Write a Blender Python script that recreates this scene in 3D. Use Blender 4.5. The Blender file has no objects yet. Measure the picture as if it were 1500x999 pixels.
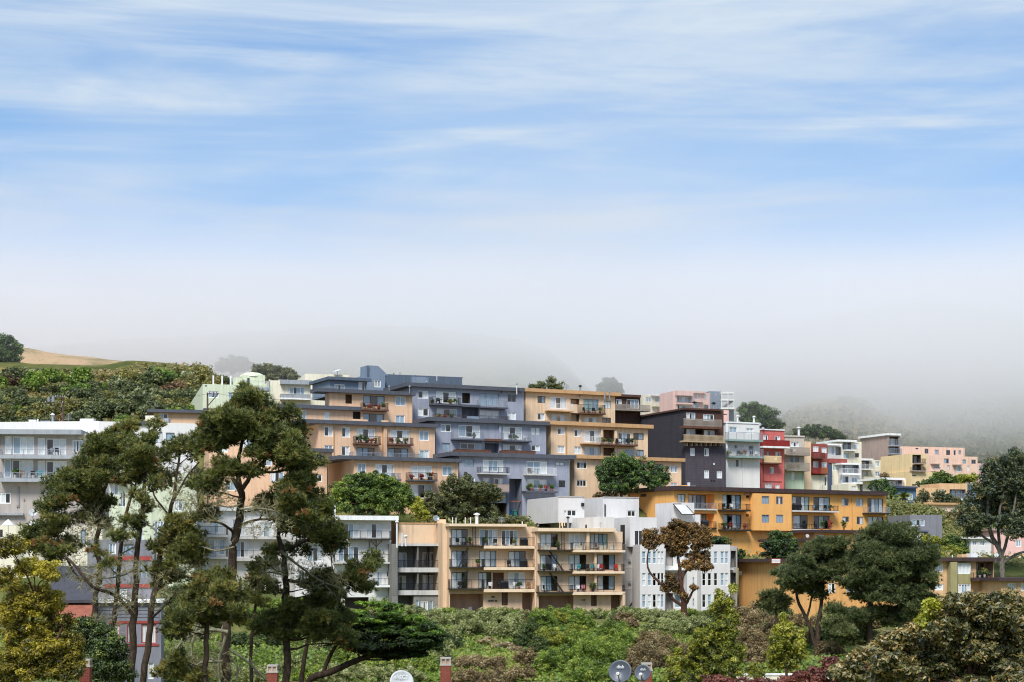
import bpy, math, random
import numpy as np
from mathutils import Vector, Matrix
random.seed(7)
RNG = np.random.default_rng(11)
SC = bpy.context.scene
COL = SC.collection
R = math.radians
# ------------------------------------------------------------------ camera
# 60 mm lens, level, with a vertical lens shift; the eye is the origin, x right, y away, z up
F, CX, H = 2500.0, 750.0, 830.0
cam = bpy.data.cameras.new('camera')
cam.lens, cam.sensor_width = 60.0, 36.0
cam.shift_y = (H - 499.5) / 1500.0
cam.clip_start, cam.clip_end = 1.0, 20000.0
camo = bpy.data.objects.new('camera', cam)
camo.rotation_euler = (R(90), 0, 0)
COL.objects.link(camo)
SC.camera = camo
# ------------------------------------------------------------------ light
SUN_EL, SUN_AZ = R(50), R(196)          # azimuth clockwise from +y: behind the camera, a little left
sd = Vector((math.sin(SUN_AZ) * math.cos(SUN_EL), math.cos(SUN_AZ) * math.cos(SUN_EL), math.sin(SUN_EL)))
sun = bpy.data.lights.new('sun', 'SUN')
sun.energy, sun.angle, sun.color = 1.8, R(20), (1.0, 0.965, 0.92)
suno = bpy.data.objects.new('sun', sun)
suno.rotation_euler = sd.to_track_quat('Z', 'Y').to_euler()
COL.objects.link(suno)
SC.view_settings.view_transform = 'Standard'
SC.view_settings.look = 'None'
SC.view_settings.gamma = 1.0
SC.view_settings.exposure = 1.25
SC.cycles.use_denoising = True
SC.cycles.max_bounces = 6
SC.cycles.diffuse_bounces = 3
SC.cycles.transparent_max_bounces = 12
SC.cycles.volume_bounces = 8
SC.cycles.filter_width = 1.1
SC.cycles.use_adaptive_sampling = True
SC.cycles.adaptive_threshold = 0.012


class NT:
    """small node-tree helper"""
    def __init__(s, tree):
        s.t = tree
        tree.nodes.clear()
    def n(s, typ, ins=None, **kw):
        nd = s.t.nodes.new(typ)
        for k, v in kw.items():
            setattr(nd, k, v)
        for k, v in (ins or {}).items():
            if isinstance(v, tuple) and len(v) == 2 and hasattr(v[0], 'outputs'):
                s.t.links.new(v[0].outputs[v[1]], nd.inputs[k])
            elif hasattr(v, 'outputs'):
                s.t.links.new(v.outputs[0], nd.inputs[k])
            else:
                nd.inputs[k].default_value = v
        return nd
    def math(s, op, a, b=0.0, c=None, clamp=False):
        ins = {0: a, 1: b}
        if c is not None:
            ins[2] = c
        return s.n('ShaderNodeMath', ins, operation=op, use_clamp=clamp)
    def ramp(s, fac, stops, interp='LINEAR'):
        nd = s.n('ShaderNodeValToRGB', {0: fac})
        cr = nd.color_ramp
        cr.interpolation = interp
        while len(cr.elements) < len(stops):
            cr.elements.new(0.5)
        for e, (p, c) in zip(cr.elements, stops):
            e.position = p
            e.color = c if len(c) == 4 else (*c, 1)
        return nd
    def mix(s, fac, a, b, blend='MIX'):
        nd = s.n('ShaderNodeMix', data_type='RGBA', blend_type=blend)
        for i, v in ((0, fac), (6, a), (7, b)):
            if isinstance(v, tuple) and len(v) == 2 and hasattr(v[0], 'outputs'):
                s.t.links.new(v[0].outputs[v[1]], nd.inputs[i])
            elif hasattr(v, 'outputs'):
                s.t.links.new(v.outputs[0], nd.inputs[i])
            else:
                nd.inputs[i].default_value = v if (i == 0 or len(v) == 4) else (*v, 1)
        return (nd, 2)


# ------------------------------------------------------------------ sky
W = bpy.data.worlds.new('World')
SC.world = W
W.use_nodes = True
t = NT(W.node_tree)
sky = t.n('ShaderNodeTexSky', sky_type='NISHITA', sun_disc=False, sun_elevation=SUN_EL, sun_rotation=SUN_AZ,
          altitude=50.0, air_density=1.0, dust_density=0.6, ozone_density=2.2)
tc = t.n('ShaderNodeTexCoord')
sep = t.n('ShaderNodeSeparateXYZ', {0: (tc, 'Generated')})
def cirrus(rot_y, sx, sz, seed, detail=6.0, dist=0.4, rot_z=0.0):
    mp = t.n('ShaderNodeMapping', {0: (tc, 'Generated'), 'Location': (seed, seed * 0.7, seed * 1.3),
                                   'Rotation': (0, rot_y, rot_z), 'Scale': (sx, sx * 0.6, sz)})
    return t.n('ShaderNodeTexNoise', {'Vector': mp, 'Scale': 1.0, 'Detail': detail, 'Roughness': 0.6, 'Distortion': dist})
c1 = cirrus(R(18), 1.5, 15.0, 3.1, 7.0, 0.7)
c2 = cirrus(R(22), 3.2, 30.0, 8.4, 9.0, 1.0)
c3 = cirrus(R(11), 1.3, 6.0, 5.2, 4.0, 0.5)
c4 = cirrus(R(13), 7.0, 60.0, 1.7, 10.0, 1.6)
m1 = t.n('ShaderNodeMapRange', {0: (c1, 0), 1: 0.43, 2: 0.60}, interpolation_type='SMOOTHSTEP')
m2 = t.n('ShaderNodeMapRange', {0: (c2, 0), 1: 0.42, 2: 0.66}, interpolation_type='SMOOTHSTEP')
m3 = t.n('ShaderNodeMapRange', {0: (c3, 0), 1: 0.36, 2: 0.62}, interpolation_type='SMOOTHSTEP')
m4 = t.n('ShaderNodeMapRange', {0: (c4, 0), 1: 0.35, 2: 0.75})
cl = t.math('MULTIPLY_ADD', m1, 0.55, t.math('MULTIPLY', m2, 0.40))
cl = t.math('MULTIPLY', cl, t.math('MULTIPLY_ADD', m4, 0.55, 0.65))
cl = t.math('MULTIPLY_ADD', cl, 0.78, t.math('MULTIPLY', m3, 0.50), clamp=True)
# a thin veil of stratus that thickens towards the horizon, all the way round
wob = t.n('ShaderNodeTexNoise', {'Vector': t.n('ShaderNodeMapping', {0: (tc, 'Generated'), 'Scale': (2.5, 2.5, 6.0)}), 'Scale': 1.0, 'Detail': 4.0})
el = t.math('MULTIPLY_ADD', wob, 0.05, t.math('SUBTRACT', (sep, 'Z'), 0.025))
veil = t.ramp(el, [(0.0, (1, 1, 1)), (0.10, (0.97,) * 3), (0.14, (0.84,) * 3), (0.16, (0.54,) * 3), (0.185, (0.22,) * 3), (0.22, (0.06,) * 3), (0.8, (0.08,) * 3)], 'EASE')
inv = t.math('MULTIPLY', t.math('SUBTRACT', 1.0, cl), t.math('SUBTRACT', 1.0, veil))
cov = t.math('SUBTRACT', 1.0, inv, clamp=True)
blue = t.mix(1.0, (sky, 0), (0.24, 0.50, 0.68), 'MULTIPLY')
ccol = t.ramp(el, [(0.0, (2.42, 2.42, 2.62)), (0.15, (2.48, 2.60, 2.86)), (0.22, (2.75, 3.2, 3.72)), (0.6, (2.75, 3.2, 3.72))])
full = t.mix(cov, blue, (ccol, 0))
bg = t.n('ShaderNodeBackground', {0: full, 1: 0.1})
t.n('ShaderNodeOutputWorld', {0: bg})


# ------------------------------------------------------------------ materials
def lin(c):
    if isinstance(c, str):
        c = tuple(int(c[i:i + 2], 16) / 255 for i in (0, 2, 4))
        return tuple(v / 12.92 if v <= 0.04045 else ((v + 0.055) / 1.055) ** 2.4 for v in c)
    return c
MATS = {}
def mat(key, col=None, rough=0.85, var=0.10, scale=0.7, streak=0.28, metal=0.0, spec=0.3, bump=0.0, fine=14.0):
    """painted, rendered or metal surface: colour with mottling and faint rain streaks"""
    if key in MATS:
        return MATS[key]
    m = bpy.data.materials.new(key)
    m.use_nodes = True
    t = NT(m.node_tree)
    tc = t.n('ShaderNodeTexCoord')
    n1 = t.n('ShaderNodeTexNoise', {'Vector': (tc, 'Object'), 'Scale': scale, 'Detail': 5.0, 'Roughness': 0.65})
    mp = t.n('ShaderNodeMapping', {0: (tc, 'Object'), 'Scale': (1.7, 1.7, 0.11)})
    n2 = t.n('ShaderNodeTexNoise', {'Vector': mp, 'Scale': 1.0, 'Detail': 4.0, 'Roughness': 0.7})
    n3 = t.n('ShaderNodeTexNoise', {'Vector': (tc, 'Object'), 'Scale': fine, 'Detail': 2.0})
    f1 = t.n('ShaderNodeMapRange', {0: (n1, 0), 1: 0.25, 2: 0.75, 3: 1.0 - var * 1.5, 4: 1.0 + var * 0.8})
    f2 = t.n('ShaderNodeMapRange', {0: (n2, 0), 1: 0.48, 2: 0.72, 3: 1.0, 4: 1.0 - streak})
    f3 = t.n('ShaderNodeMapRange', {0: (n3, 0), 1: 0.3, 2: 0.7, 3: 0.96, 4: 1.04})
    f = t.math('MULTIPLY', t.math('MULTIPLY', f1, f2), f3)
    c = lin(col)
    vm = t.n('ShaderNodeVectorMath', {0: c, 'Scale': f}, operation='SCALE')
    ins = {'Base Color': vm, 'Roughness': rough, 'Metallic': metal, 'Specular IOR Level': spec}
    if bump:
        ins['Normal'] = t.n('ShaderNodeBump', {'Height': (n3, 0), 'Strength': bump, 'Distance': 0.02})
    p = t.n('ShaderNodeBsdfPrincipled', ins)
    t.n('ShaderNodeOutputMaterial', {0: p})
    MATS[key] = m
    return m
def glass():
    if 'window_glass' in MATS:
        return MATS['window_glass']
    m = bpy.data.materials.new('window_glass')
    m.use_nodes = True
    t = NT(m.node_tree)
    lw = t.n('ShaderNodeLayerWeight', {0: 0.5})
    tc = t.n('ShaderNodeTexCoord')
    nz = t.n('ShaderNodeTexNoise', {'Vector': (tc, 'Object'), 'Scale': 0.9, 'Detail': 1.0})
    bp = t.n('ShaderNodeBump', {'Height': (nz, 0), 'Strength': 0.12, 'Distance': 0.05})
    fac = t.math('MULTIPLY_ADD', t.math('POWER', (lw, 'Facing'), 3.0), 0.8, 0.10, clamp=True)
    a = t.n('ShaderNodeBsdfTransparent', {0: (0.93, 0.95, 0.95, 1)})
    b = t.n('ShaderNodeBsdfGlossy', {0: (0.9, 0.95, 1.0, 1), 'Roughness': 0.03, 'Normal': bp})
    mx = t.n('ShaderNodeMixShader', {0: fac, 1: a, 2: b})
    t.n('ShaderNodeOutputMaterial', {0: mx})
    MATS['window_glass'] = m
    return m
def leafmat(key, cols, trans=0.3, rough=0.6, gloss=0.04):
    """foliage: colour picked along a ramp by each leaf's own random tint"""
    if key in MATS:
        return MATS[key]
    m = bpy.data.materials.new(key)
    m.use_nodes = True
    t = NT(m.node_tree)
    at = t.n('ShaderNodeAttribute', attribute_name='tint')
    k = len(cols) - 1
    rp = t.ramp((at, 'Fac'), [(i / k, tuple(min(.6, v * g) for v, g in zip(lin(c), (1.6, 1.48, 1.25)))) for i, c in enumerate(cols)])
    d = t.n('ShaderNodeBsdfDiffuse', {0: rp})
    tr = t.n('ShaderNodeBsdfTranslucent', {0: rp})
    mx = t.n('ShaderNodeMixShader', {0: min(.5, trans + .12), 1: d, 2: tr})
    g = t.n('ShaderNodeBsdfGlossy', {0: (1, 1, 1, 1), 'Roughness': rough})
    m2 = t.n('ShaderNodeMixShader', {0: gloss, 1: mx, 2: g})
    t.n('ShaderNodeOutputMaterial', {0: m2})
    MATS[key] = m
    return m
def barkmat(key, c1, c2, scale=6.0):
    if key in MATS:
        return MATS[key]
    m = bpy.data.materials.new(key)
    m.use_nodes = True
    t = NT(m.node_tree)
    tc = t.n('ShaderNodeTexCoord')
    mp = t.n('ShaderNodeMapping', {0: (tc, 'Object'), 'Scale': (1, 1, 0.35)})
    n1 = t.n('ShaderNodeTexNoise', {'Vector': mp, 'Scale': scale, 'Detail': 6.0, 'Roughness': 0.7})
    rp = t.ramp((n1, 0), [(0.35, lin(c1)), (0.65, lin(c2))])
    bp = t.n('ShaderNodeBump', {'Height': (n1, 0), 'Strength': 0.6, 'Distance': 0.05})
    p = t.n('ShaderNodeBsdfPrincipled', {'Base Color': rp, 'Roughness': 0.95, 'Specular IOR Level': 0.1, 'Normal': bp})
    t.n('ShaderNodeOutputMaterial', {0: p})
    MATS[key] = m
    return m


# ------------------------------------------------------------------ geometry helpers
def P(px, py, D):
    """the world point at distance D that the photograph shows at pixel px, py"""
    return Vector(((px - CX) / F * D, D, (H - py) / F * D))
class MB:
    def __init__(s):
        s.v, s.f = [], []
    def quad(s, a, b, c, d):
        i = len(s.v)
        s.v += [a, b, c, d]
        s.f.append((i, i + 1, i + 2, i + 3))
        return s
    def box(s, x0, x1, y0, y1, z0, z1):
        i = len(s.v)
        s.v += [(x0, y0, z0), (x1, y0, z0), (x1, y1, z0), (x0, y1, z0), (x0, y0, z1), (x1, y0, z1), (x1, y1, z1), (x0, y1, z1)]
        s.f += [(i, i + 3, i + 2, i + 1), (i + 4, i + 5, i + 6, i + 7), (i, i + 1, i + 5, i + 4), (i + 1, i + 2, i + 6, i + 5),
                (i + 2, i + 3, i + 7, i + 6), (i + 3, i, i + 4, i + 7)]
        return s
    def tube(s, pts, radii, n=8, cap=True):
        pts = [Vector(p) for p in pts]
        base = len(s.v)
        up = Vector((0.13, 0.21, 0.97))
        for k, p in enumerate(pts):
            d = (pts[min(k + 1, len(pts) - 1)] - pts[max(k - 1, 0)])
            d = d.normalized() if d.length > 1e-6 else Vector((0, 0, 1))
            a = d.cross(up)
            if a.length < 0.05:
                a = d.cross(Vector((1, 0, 0)))
            a.normalize()
            b = d.cross(a)
            r = radii[k] if hasattr(radii, '__len__') else radii
            for j in range(n):
                q = 2 * math.pi * j / n
                s.v.append(tuple(p + a * (math.cos(q) * r) + b * (math.sin(q) * r)))
        for k in range(len(pts) - 1):
            for j in range(n):
                a, b = base + k * n + j, base + k * n + (j + 1) % n
                s.f.append((a, b, b + n, a + n))
        if cap:
            s.f.append(tuple(base + j for j in range(n)))
            s.f.append(tuple(base + (len(pts) - 1) * n + j for j in reversed(range(n))))
        return s
    def lathe(s, c, prof, n=12, axis=None):
        """prof: (radius, height) pairs turned about an axis through c"""
        ax = Vector(axis or (0, 0, 1)).normalized()
        a = ax.cross(Vector((0.3, 0.5, 0.1))).normalized()
        b = ax.cross(a)
        c = Vector(c)
        base = len(s.v)
        for r, h in prof:
            for j in range(n):
                q = 2 * math.pi * j / n
                s.v.append(tuple(c + ax * h + a * (r * math.cos(q)) + b * (r * math.sin(q))))
        for k in range(len(prof) - 1):
            for j in range(n):
                x, y = base + k * n + j, base + k * n + (j + 1) % n
                s.f.append((x, y, y + n, x + n))
        return s
    def build(s, name, m, parent=None, loc=None, yaw=0.0, smooth=False):
        me = bpy.data.meshes.new(name)
        me.from_pydata([tuple(v) for v in s.v], [], s.f)
        if smooth:
            me.polygons.foreach_set('use_smooth', [True] * len(me.polygons))
        if m:
            me.materials.append(m)
        o = bpy.data.objects.new(name, me)
        COL.objects.link(o)
        if parent is not None:
            o.parent = parent
        if loc is not None:
            o.location = loc
        o.rotation_euler = (0, 0, yaw)
        return o
def tag(o, label=None, cat=None, group=None, kind=None):
    for k, v in (('label', label), ('category', cat), ('group', group), ('kind', kind)):
        if v:
            o[k] = v
    return o
def empty(name, loc, label, cat, group=None):
    o = bpy.data.objects.new(name, None)
    o.location = loc
    o.empty_display_size = 0.5
    COL.objects.link(o)
    return tag(o, label, cat, group)
def rawmesh(name, verts, faces, m, parent=None, tint=None, loc=None):
    """numpy arrays straight into a mesh; faces all of one size; tint is one value per point"""
    me = bpy.data.meshes.new(name)
    nv, (nf, k) = len(verts), faces.shape
    me.vertices.add(nv)
    me.vertices.foreach_set('co', np.ascontiguousarray(verts, dtype=np.float32).ravel())
    me.loops.add(nf * k)
    me.loops.foreach_set('vertex_index', np.ascontiguousarray(faces, dtype=np.int32).ravel())
    me.polygons.add(nf)
    me.polygons.foreach_set('loop_start', np.arange(0, nf * k, k, dtype=np.int32))
    me.polygons.foreach_set('loop_total', np.full(nf, k, dtype=np.int32))
    if tint is not None:
        at = me.attributes.new('tint', 'FLOAT', 'POINT')
        at.data.foreach_set('value', np.ascontiguousarray(tint, dtype=np.float32))
    me.update(calc_edges=True)
    me.materials.append(m)
    o = bpy.data.objects.new(name, me)
    COL.objects.link(o)
    if parent is not None:
        o.parent = parent
    if loc is not None:
        o.location = loc
    return o


# ------------------------------------------------------------------ buildings
CTRL = []                      # ground heights, filled by the buildings' feet
FRAMES = {'w': ('window_frame_white', 'f2f2f0'), 'k': ('window_frame_dark', '26241f'), 'g': ('window_frame_grey', '8f939b'),
          'r': ('window_frame_red', 'b8433c'), 'n': ('window_frame_brown', '4a3428')}
CURT = {'c': ('curtain_white', 'f6f6f5'), 'b': ('blind_and_sky_blue_grey', 'aabfce'), 'g': ('sky_reflection_green_grey', 'b2cac3'), 't': ('curtain_tan', 'c9b393')}  # g: reflected sky put into the colour; b: blinds and reflected sky
def fmat(k):
    return mat(*FRAMES[k], rough=0.5, var=0.03, streak=0.02)
class Bld:
    def __init__(s, name, label, px, py, D, group=None, cat='building'):
        s.o = P(px, py, D)
        s.root = empty(name, s.o, label, cat, group)
class Face:
    """one facade plane of a building: left end at pixel column x0 and distance D, turned by yaw; local axes u along, y inwards, z up"""
    def __init__(s, b, x0, D, yaw):
        s.b, s.yaw, s.D = b, R(yaw), D
        s.c, s.s = math.cos(s.yaw), math.sin(s.yaw)
        s.ax, s.ay = (x0 - CX) / F * D, D
        s.loc = (s.ax - b.o.x, s.ay - b.o.y, -b.o.z)
    def u(s, px, off=0.0):
        dx = (px - CX) / F
        ax, ay = s.ax + off * s.s, s.ay - off * s.c
        return (ay * dx - ax) / (s.c - s.s * dx)
    def dist(s, u, off=0.0):
        return s.ay - off * s.c + u * s.s
    def z(s, px, py, off=0.0):
        return (H - py) / F * s.dist(s.u(px, off), off)
    def rect(s, x0, y0, x1, y1, off=0.0):
        xm = (x0 + x1) / 2
        a, b = s.u(x0, off), s.u(x1, off)
        return a, b, s.z(xm, y1, off), s.z(xm, y0, off)
    def depth(s, px):
        """how far back the left wall runs when its far end shows at column px"""
        dx = (px - CX) / F
        return max(0.5, (s.ax - s.ay * dx) / (s.s + s.c * dx))
    def w(s, u, y, z):
        return Vector((s.ax + s.c * u - s.s * y, s.ay + s.s * u + s.c * y, z))
    def part(s, mb, name, m, parent=None, smooth=False):
        if parent is None:
            return mb.build(name, m, s.b.root, s.loc, s.yaw, smooth)
        return mb.build(name, m, parent, None, 0.0, smooth)
    def box(s, name, m, x0, y0, x1, y1, out=0.3, inn=0.0, parent=None):
        """a box on the facade given by its pixel rectangle, standing out by out metres"""
        u0, u1, z0, z1 = s.rect(x0, y0, x1, y1, out)
        return s.part(MB().box(u0, u1, -out, inn, z0, z1), name, m, parent)
def grid_panel(mb, u0, u1, z0, z1, y, holes):
    us, zs = {u0, u1}, {z0, z1}
    for a, b, c, d in holes:
        us |= {min(max(a, u0), u1), min(max(b, u0), u1)}
        zs |= {min(max(c, z0), z1), min(max(d, z0), z1)}
    us, zs = sorted(us), sorted(zs)
    for i in range(len(us) - 1):
        for j in range(len(zs) - 1):
            if us[i + 1] - us[i] < 1e-5 or zs[j + 1] - zs[j] < 1e-5:
                continue
            cu, cz = (us[i] + us[i + 1]) / 2, (zs[j] + zs[j + 1]) / 2
            if any(a < cu < b and c < cz < d for a, b, c, d in holes):
                continue
            mb.quad((us[i], y, zs[j]), (us[i + 1], y, zs[j]), (us[i + 1], y, zs[j + 1]), (us[i], y, zs[j + 1]))
def reveal(mb, h, y0, y1):
    a, b, c, d = h
    mb.quad((a, y0, c), (a, y0, d), (a, y1, d), (a, y1, c))
    mb.quad((b, y0, c), (b, y1, c), (b, y1, d), (b, y0, d))
    mb.quad((a, y0, d), (b, y0, d), (b, y1, d), (a, y1, d))
    mb.quad((a, y0, c), (a, y1, c), (b, y1, c), (b, y0, c))
def window(f, h, y, panes, fr, sash=False):
    a, b, c, d = h
    e = 0.006
    a, b, c, d = a + e, b - e, c + e, d - e
    wdt, hgt = b - a, d - c
    t = min(0.11 if fr == 'w' else 0.07, wdt * 0.12, hgt * 0.12)
    y0, y1 = y + 0.03, y + 0.10
    mb = MB()
    mb.box(a, a + t, y0, y1, c, d).box(b - t, b, y0, y1, c, d)
    mb.box(a + t, b - t, y0, y1, c, c + t).box(a + t, b - t, y0, y1, d - t, d)
    n = len(panes)
    pw = (wdt - 2 * t) / n
    for i in range(1, n):
        x = a + t + i * pw
        mb.box(x - t * 0.4, x + t * 0.4, y0 + 0.004, y1 - 0.004, c + t, d - t)
    if sash:
        zc = (c + d) / 2
        mb.box(a + t, b - t, y0 + 0.008, y1 - 0.008, zc - t * 0.4, zc + t * 0.4)
    w = f.part(mb, 'window', fmat(fr))
    for i, p in enumerate(panes):
        x0, x1 = a + t + i * pw, a + t + (i + 1) * pw
        m2 = MB().quad((x0, y + 0.06, c + t), (x1, y + 0.06, c + t), (x1, y + 0.06, d - t), (x0, y + 0.06, d - t))
        f.part(m2, 'pane', glass(), w)
        if p in CURT:
            m3 = MB()
            k = max(4, int((x1 - x0) / 0.16))
            jit = random.uniform(-0.03, 0.03)
            for q in range(k):
                xa, xb = x0 + (x1 - x0) * q / k, x0 + (x1 - x0) * (q + 1) / k
                ya, yb = y + 0.115 + abs(jit) * .5 + 0.035 * (q % 2), y + 0.115 + abs(jit) * .5 + 0.035 * ((q + 1) % 2)
                m3.quad((xa, ya, c + t * 0.5), (xb, yb, c + t * 0.5), (xb, yb, d - t * 0.5), (xa, ya, d - t * 0.5))
            f.part(m3, 'curtain_or_reflection', mat(*CURT[p], var=0.10, scale=1.3, streak=0.05), w)
    return w
RAILM = {'k': ('railing_black', '1f1f22'), 'w': ('railing_white', 'dcdcdc'), 'g': ('railing_grey', '8b929c'), 'b': ('railing_brown', '553d33'),
         'r': ('railing_red', '8f2f2c')}
def balcony(f, x0, y0, x1, y1, style, slab, out, smat, solid=None, gap=0.0):
    """slab bottom at y1, rail top at y0; x0..x1 is the front edge"""
    u0, u1, z0, z1 = f.rect(x0, y0, x1, y1, out)
    zt = z0 + slab
    root = f.part(MB().box(u0, u1, -out, -0.003, z0, zt), 'balcony', smat)
    if style == '-' or z1 - zt < 0.25:
        return root, zt, u0, u1, out
    yb = -out + 0.05
    if style in RAILM:
        m = mat(*RAILM[style], rough=0.5, var=0.05, streak=0.03)
        mb = MB()
        th = 0.022
        mb.box(u0 + 0.02, u1 - 0.02, yb - 0.025, yb + 0.025, z1 - 0.05, z1)
        mb.box(u0 + 0.05, u1 - 0.05, yb - 0.015, yb + 0.015, zt + 0.06, zt + 0.09)
        for xs in (u0 + 0.045, u1 - 0.045):
            mb.box(xs - 0.02, xs + 0.02, yb + 0.03, -0.02, z1 - 0.045, z1 - 0.005)
            k = int(out / 0.16)
            for q in range(1, k):
                yy = yb + q * out / k
                mb.box(xs - th / 2, xs + th / 2, yy - th / 2, yy + th / 2, zt + 0.002, z1 - 0.047)
        k = max(2, int((u1 - u0 - 0.1) / 0.14))
        for q in range(k + 1):
            xx = u0 + 0.05 + (u1 - u0 - 0.1) * q / k
            w2 = 0.03 if q % 10 == 0 else th / 2
            mb.box(xx - w2, xx + w2, yb - w2 * 0.9, yb + w2 * 0.9, zt + 0.002, z1 - 0.052)
        f.part(mb, 'railing', m, root)
    elif style == 'p':            # separate upright boards
        m = solid
        mb = MB().box(u0, u1, yb - 0.01, yb + 0.06, z1 - 0.08, z1).box(u0, u1, yb + 0.005, yb + 0.055, zt + 0.12, zt + 0.2)
        f.part(mb, 'railing', m, root)
        k = max(3, int((u1 - u0) / 0.2))
        w2 = (u1 - u0) / k
        me = None
        for q in range(k):
            if me is None:
                o = f.part(MB().box(0, w2 * 0.62, -0.03, 0, 0, z1 - zt + 0.02), 'picket', m, root)
                me = o.data
            else:
                o = bpy.data.objects.new('picket', me)
                COL.objects.link(o)
                o.parent = root
            o.location = (u0 + q * w2 + w2 * 0.1, yb - 0.012, zt - 0.01 + random.uniform(-.02, .02))
    else:                          # solid parapet or panels
        m = solid or mat('balcony_panel_grey', '8d99a0')
        mb = MB().box(u0, u1, -out, -out + 0.09, zt + 0.002, z1).box(u0, u0 + 0.09, -out + 0.092, -0.01, zt + 0.002, z1).box(u1 - 0.09, u1, -out + 0.092, -0.01, zt + 0.002, z1)
        f.part(mb, 'parapet', m, root)
        f.part(MB().box(u0 - 0.02, u1 + 0.02, -out - 0.03, -out + 0.13, z1 + 0.001, z1 + 0.06), 'top_rail', fmat('w') if style == 'S' else m, root)
    return root, zt, u0, u1, out
def face(b, x0, x1, y0, y1, D, yaw, m, back, spec='', ground=None, smat=None):
    """a block of the building: front wall x0..x1 (top y0, bottom y1) at distance D, openings cut by spec; back = depth in metres or ('px', column)"""
    f = Face(b, x0, D, yaw)
    m = MATS[m] if isinstance(m, str) else m
    dep = f.depth(back[1]) if isinstance(back, tuple) else back
    f.dep = dep
    u1 = f.u(x1)
    xm = (x0 + x1) / 2
    zt, zb = f.z(xm, y0), f.z(xm, y1)
    f.u1, f.zt, f.zb = u1, zt, zb
    holes, wins, bals, cur = [], [], [], None
    rec = []
    for ln in spec.strip().splitlines():
        q = ln.split()
        if not q:
            continue
        k = q[0]
        n4 = [float(v) for v in q[1:5]]
        if k in 'ws':
            h = f.rect(*n4)
            holes.append(h)
            wins.append((h, 0.06, q[5], q[6] if len(q) > 6 else 'w', k == 's'))
        elif k == 'r':
            h = f.rect(*n4)
            holes.append(h)
            cur = [h, float(q[5]), MATS[q[6]] if len(q) > 6 else m, []]
            rec.append(cur)
        elif k == 'v':
            h = f.rect(*n4, off=-cur[1])
            a, bb, c, d = cur[0]
            h = (max(h[0], a + .05), min(h[1], bb - .05), max(h[2], c + .02), min(h[3], d - .05))
            if h[1] - h[0] > 0.2:
                cur[3].append(h)
                wins.append((h, cur[1] + 0.06, q[5], q[6] if len(q) > 6 else 'w', False))
        elif k == 'b':
            bals.append((n4, q[5], float(q[6]), float(q[7]), MATS[q[8]] if len(q) > 8 else (smat or m), MATS[q[9]] if len(q) > 9 else None))
    mb = MB()
    grid_panel(mb, 0, u1, zb, zt, 0.0, holes)
    mb.quad((0, dep, zb), (0, 0, zb), (0, 0, zt), (0, dep, zt))
    mb.quad((u1, 0, zb), (u1, dep, zb), (u1, dep, zt), (u1, 0, zt))
    mb.quad((u1, dep, zb), (0, dep, zb), (0, dep, zt), (u1, dep, zt))
    mb.quad((0, 0, zt), (u1, 0, zt), (u1, dep, zt), (0, dep, zt))
    for h, y, p, fr, s in wins:
        if y < 0.1:
            reveal(mb, h, 0, 0.16)
    f.wall = f.part(mb, 'wall', m)
    for h, d, rm, sub in rec:
        m2 = MB()
        reveal(m2, h, 0.001, d)
        grid_panel(m2, *h, d, sub)
        for s2 in sub:
            reveal(m2, s2, d, d + 0.16)
        f.part(m2, 'recess', rm)
    for h, y, p, fr, s in wins:
        window(f, h, y - 0.03 if y < 0.1 else y, p, fr, s)
    f.bals = [balcony(f, *n4, st, sl, out, sm, so) for n4, st, sl, out, sm, so in bals]
    if ground is not None:
        for u in (0, u1 / 2, u1):
            q = f.w(u, 0, 0)
            CTRL.append((q.x, q.y, f.z(xm, ground)))
    return f
def roof(f, x0, x1, y0, y1, m, over=0.5, name='roof', left=None):
    """flat roof slab whose front fascia shows between y0 and y1"""
    xm = (x0 + x1) / 2
    u0, u1 = f.u(x0, over), f.u(x1, over)
    z1, z0 = f.z(xm, y0, over), f.z(xm, y1, over)
    z0 = min(z0, f.zt - 0.02)
    z1 = max(z1, f.zt + 0.06)
    if left is not None:
        u0 = -left
    m = MATS[m] if isinstance(m, str) else m
    o = f.part(MB().box(u0, u1, -over, f.dep + 0.2, z0, z1), name, m)
    f.rz = z1
    return o
# ------------------------------------------------------------------ the paint of the buildings
mat('slate_fascia', '575a62', rough=0.6, var=0.08)
mat('peach', 'e6bf9d', var=0.06)
mat('blue_grey', '9fa3b1', var=0.07)
mat('blue_grey_dark', '6c7487')
mat('slate_blue', '7f8d9e', var=0.06)
mat('slate_dark', '5b6776', var=0.05)
mat('tan', 'ebcba8', var=0.06)
mat('tan_trim', 'c9a074')
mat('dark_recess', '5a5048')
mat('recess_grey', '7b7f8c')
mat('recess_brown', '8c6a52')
mat('charcoal', '575057', var=0.10, scale=1.5)
mat('charcoal_shaded', '434046', var=0.08)
mat('brown_clad', '5b4038', var=0.10)
mat('white_paint', 'e4e1dd', var=0.05, streak=0.10)
mat('white_trim', 'f0f0ee', var=0.03)
mat('red_paint', 'cf706a', var=0.08)
mat('red_trim', 'a34a43', var=0.08)
mat('sage', 'bccbb0', var=0.07)
mat('beige', 'cbbfb2', var=0.06)
mat('redbrown', '9c5149', var=0.10)
mat('cream', 'eae2cb', var=0.06)
mat('pale_green', 'd6dcc0', var=0.05)
mat('taupe', 'aa968c', var=0.06)
mat('yellow', 'edd2a2', var=0.05)
mat('salmon', 'eecab4', var=0.06)
mat('pink', 'ecc2b8', var=0.06)
mat('orange_tan', 'e2b98c', var=0.07)
mat('blue_roofing', '5c7690')
mat('house_grey', '86868c', var=0.05)
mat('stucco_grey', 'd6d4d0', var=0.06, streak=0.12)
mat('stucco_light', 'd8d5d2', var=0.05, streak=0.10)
mat('stucco_shade', 'b0aca8', var=0.06)  # darker stucco copy, shade of side walls and recesses put into the colour
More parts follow.
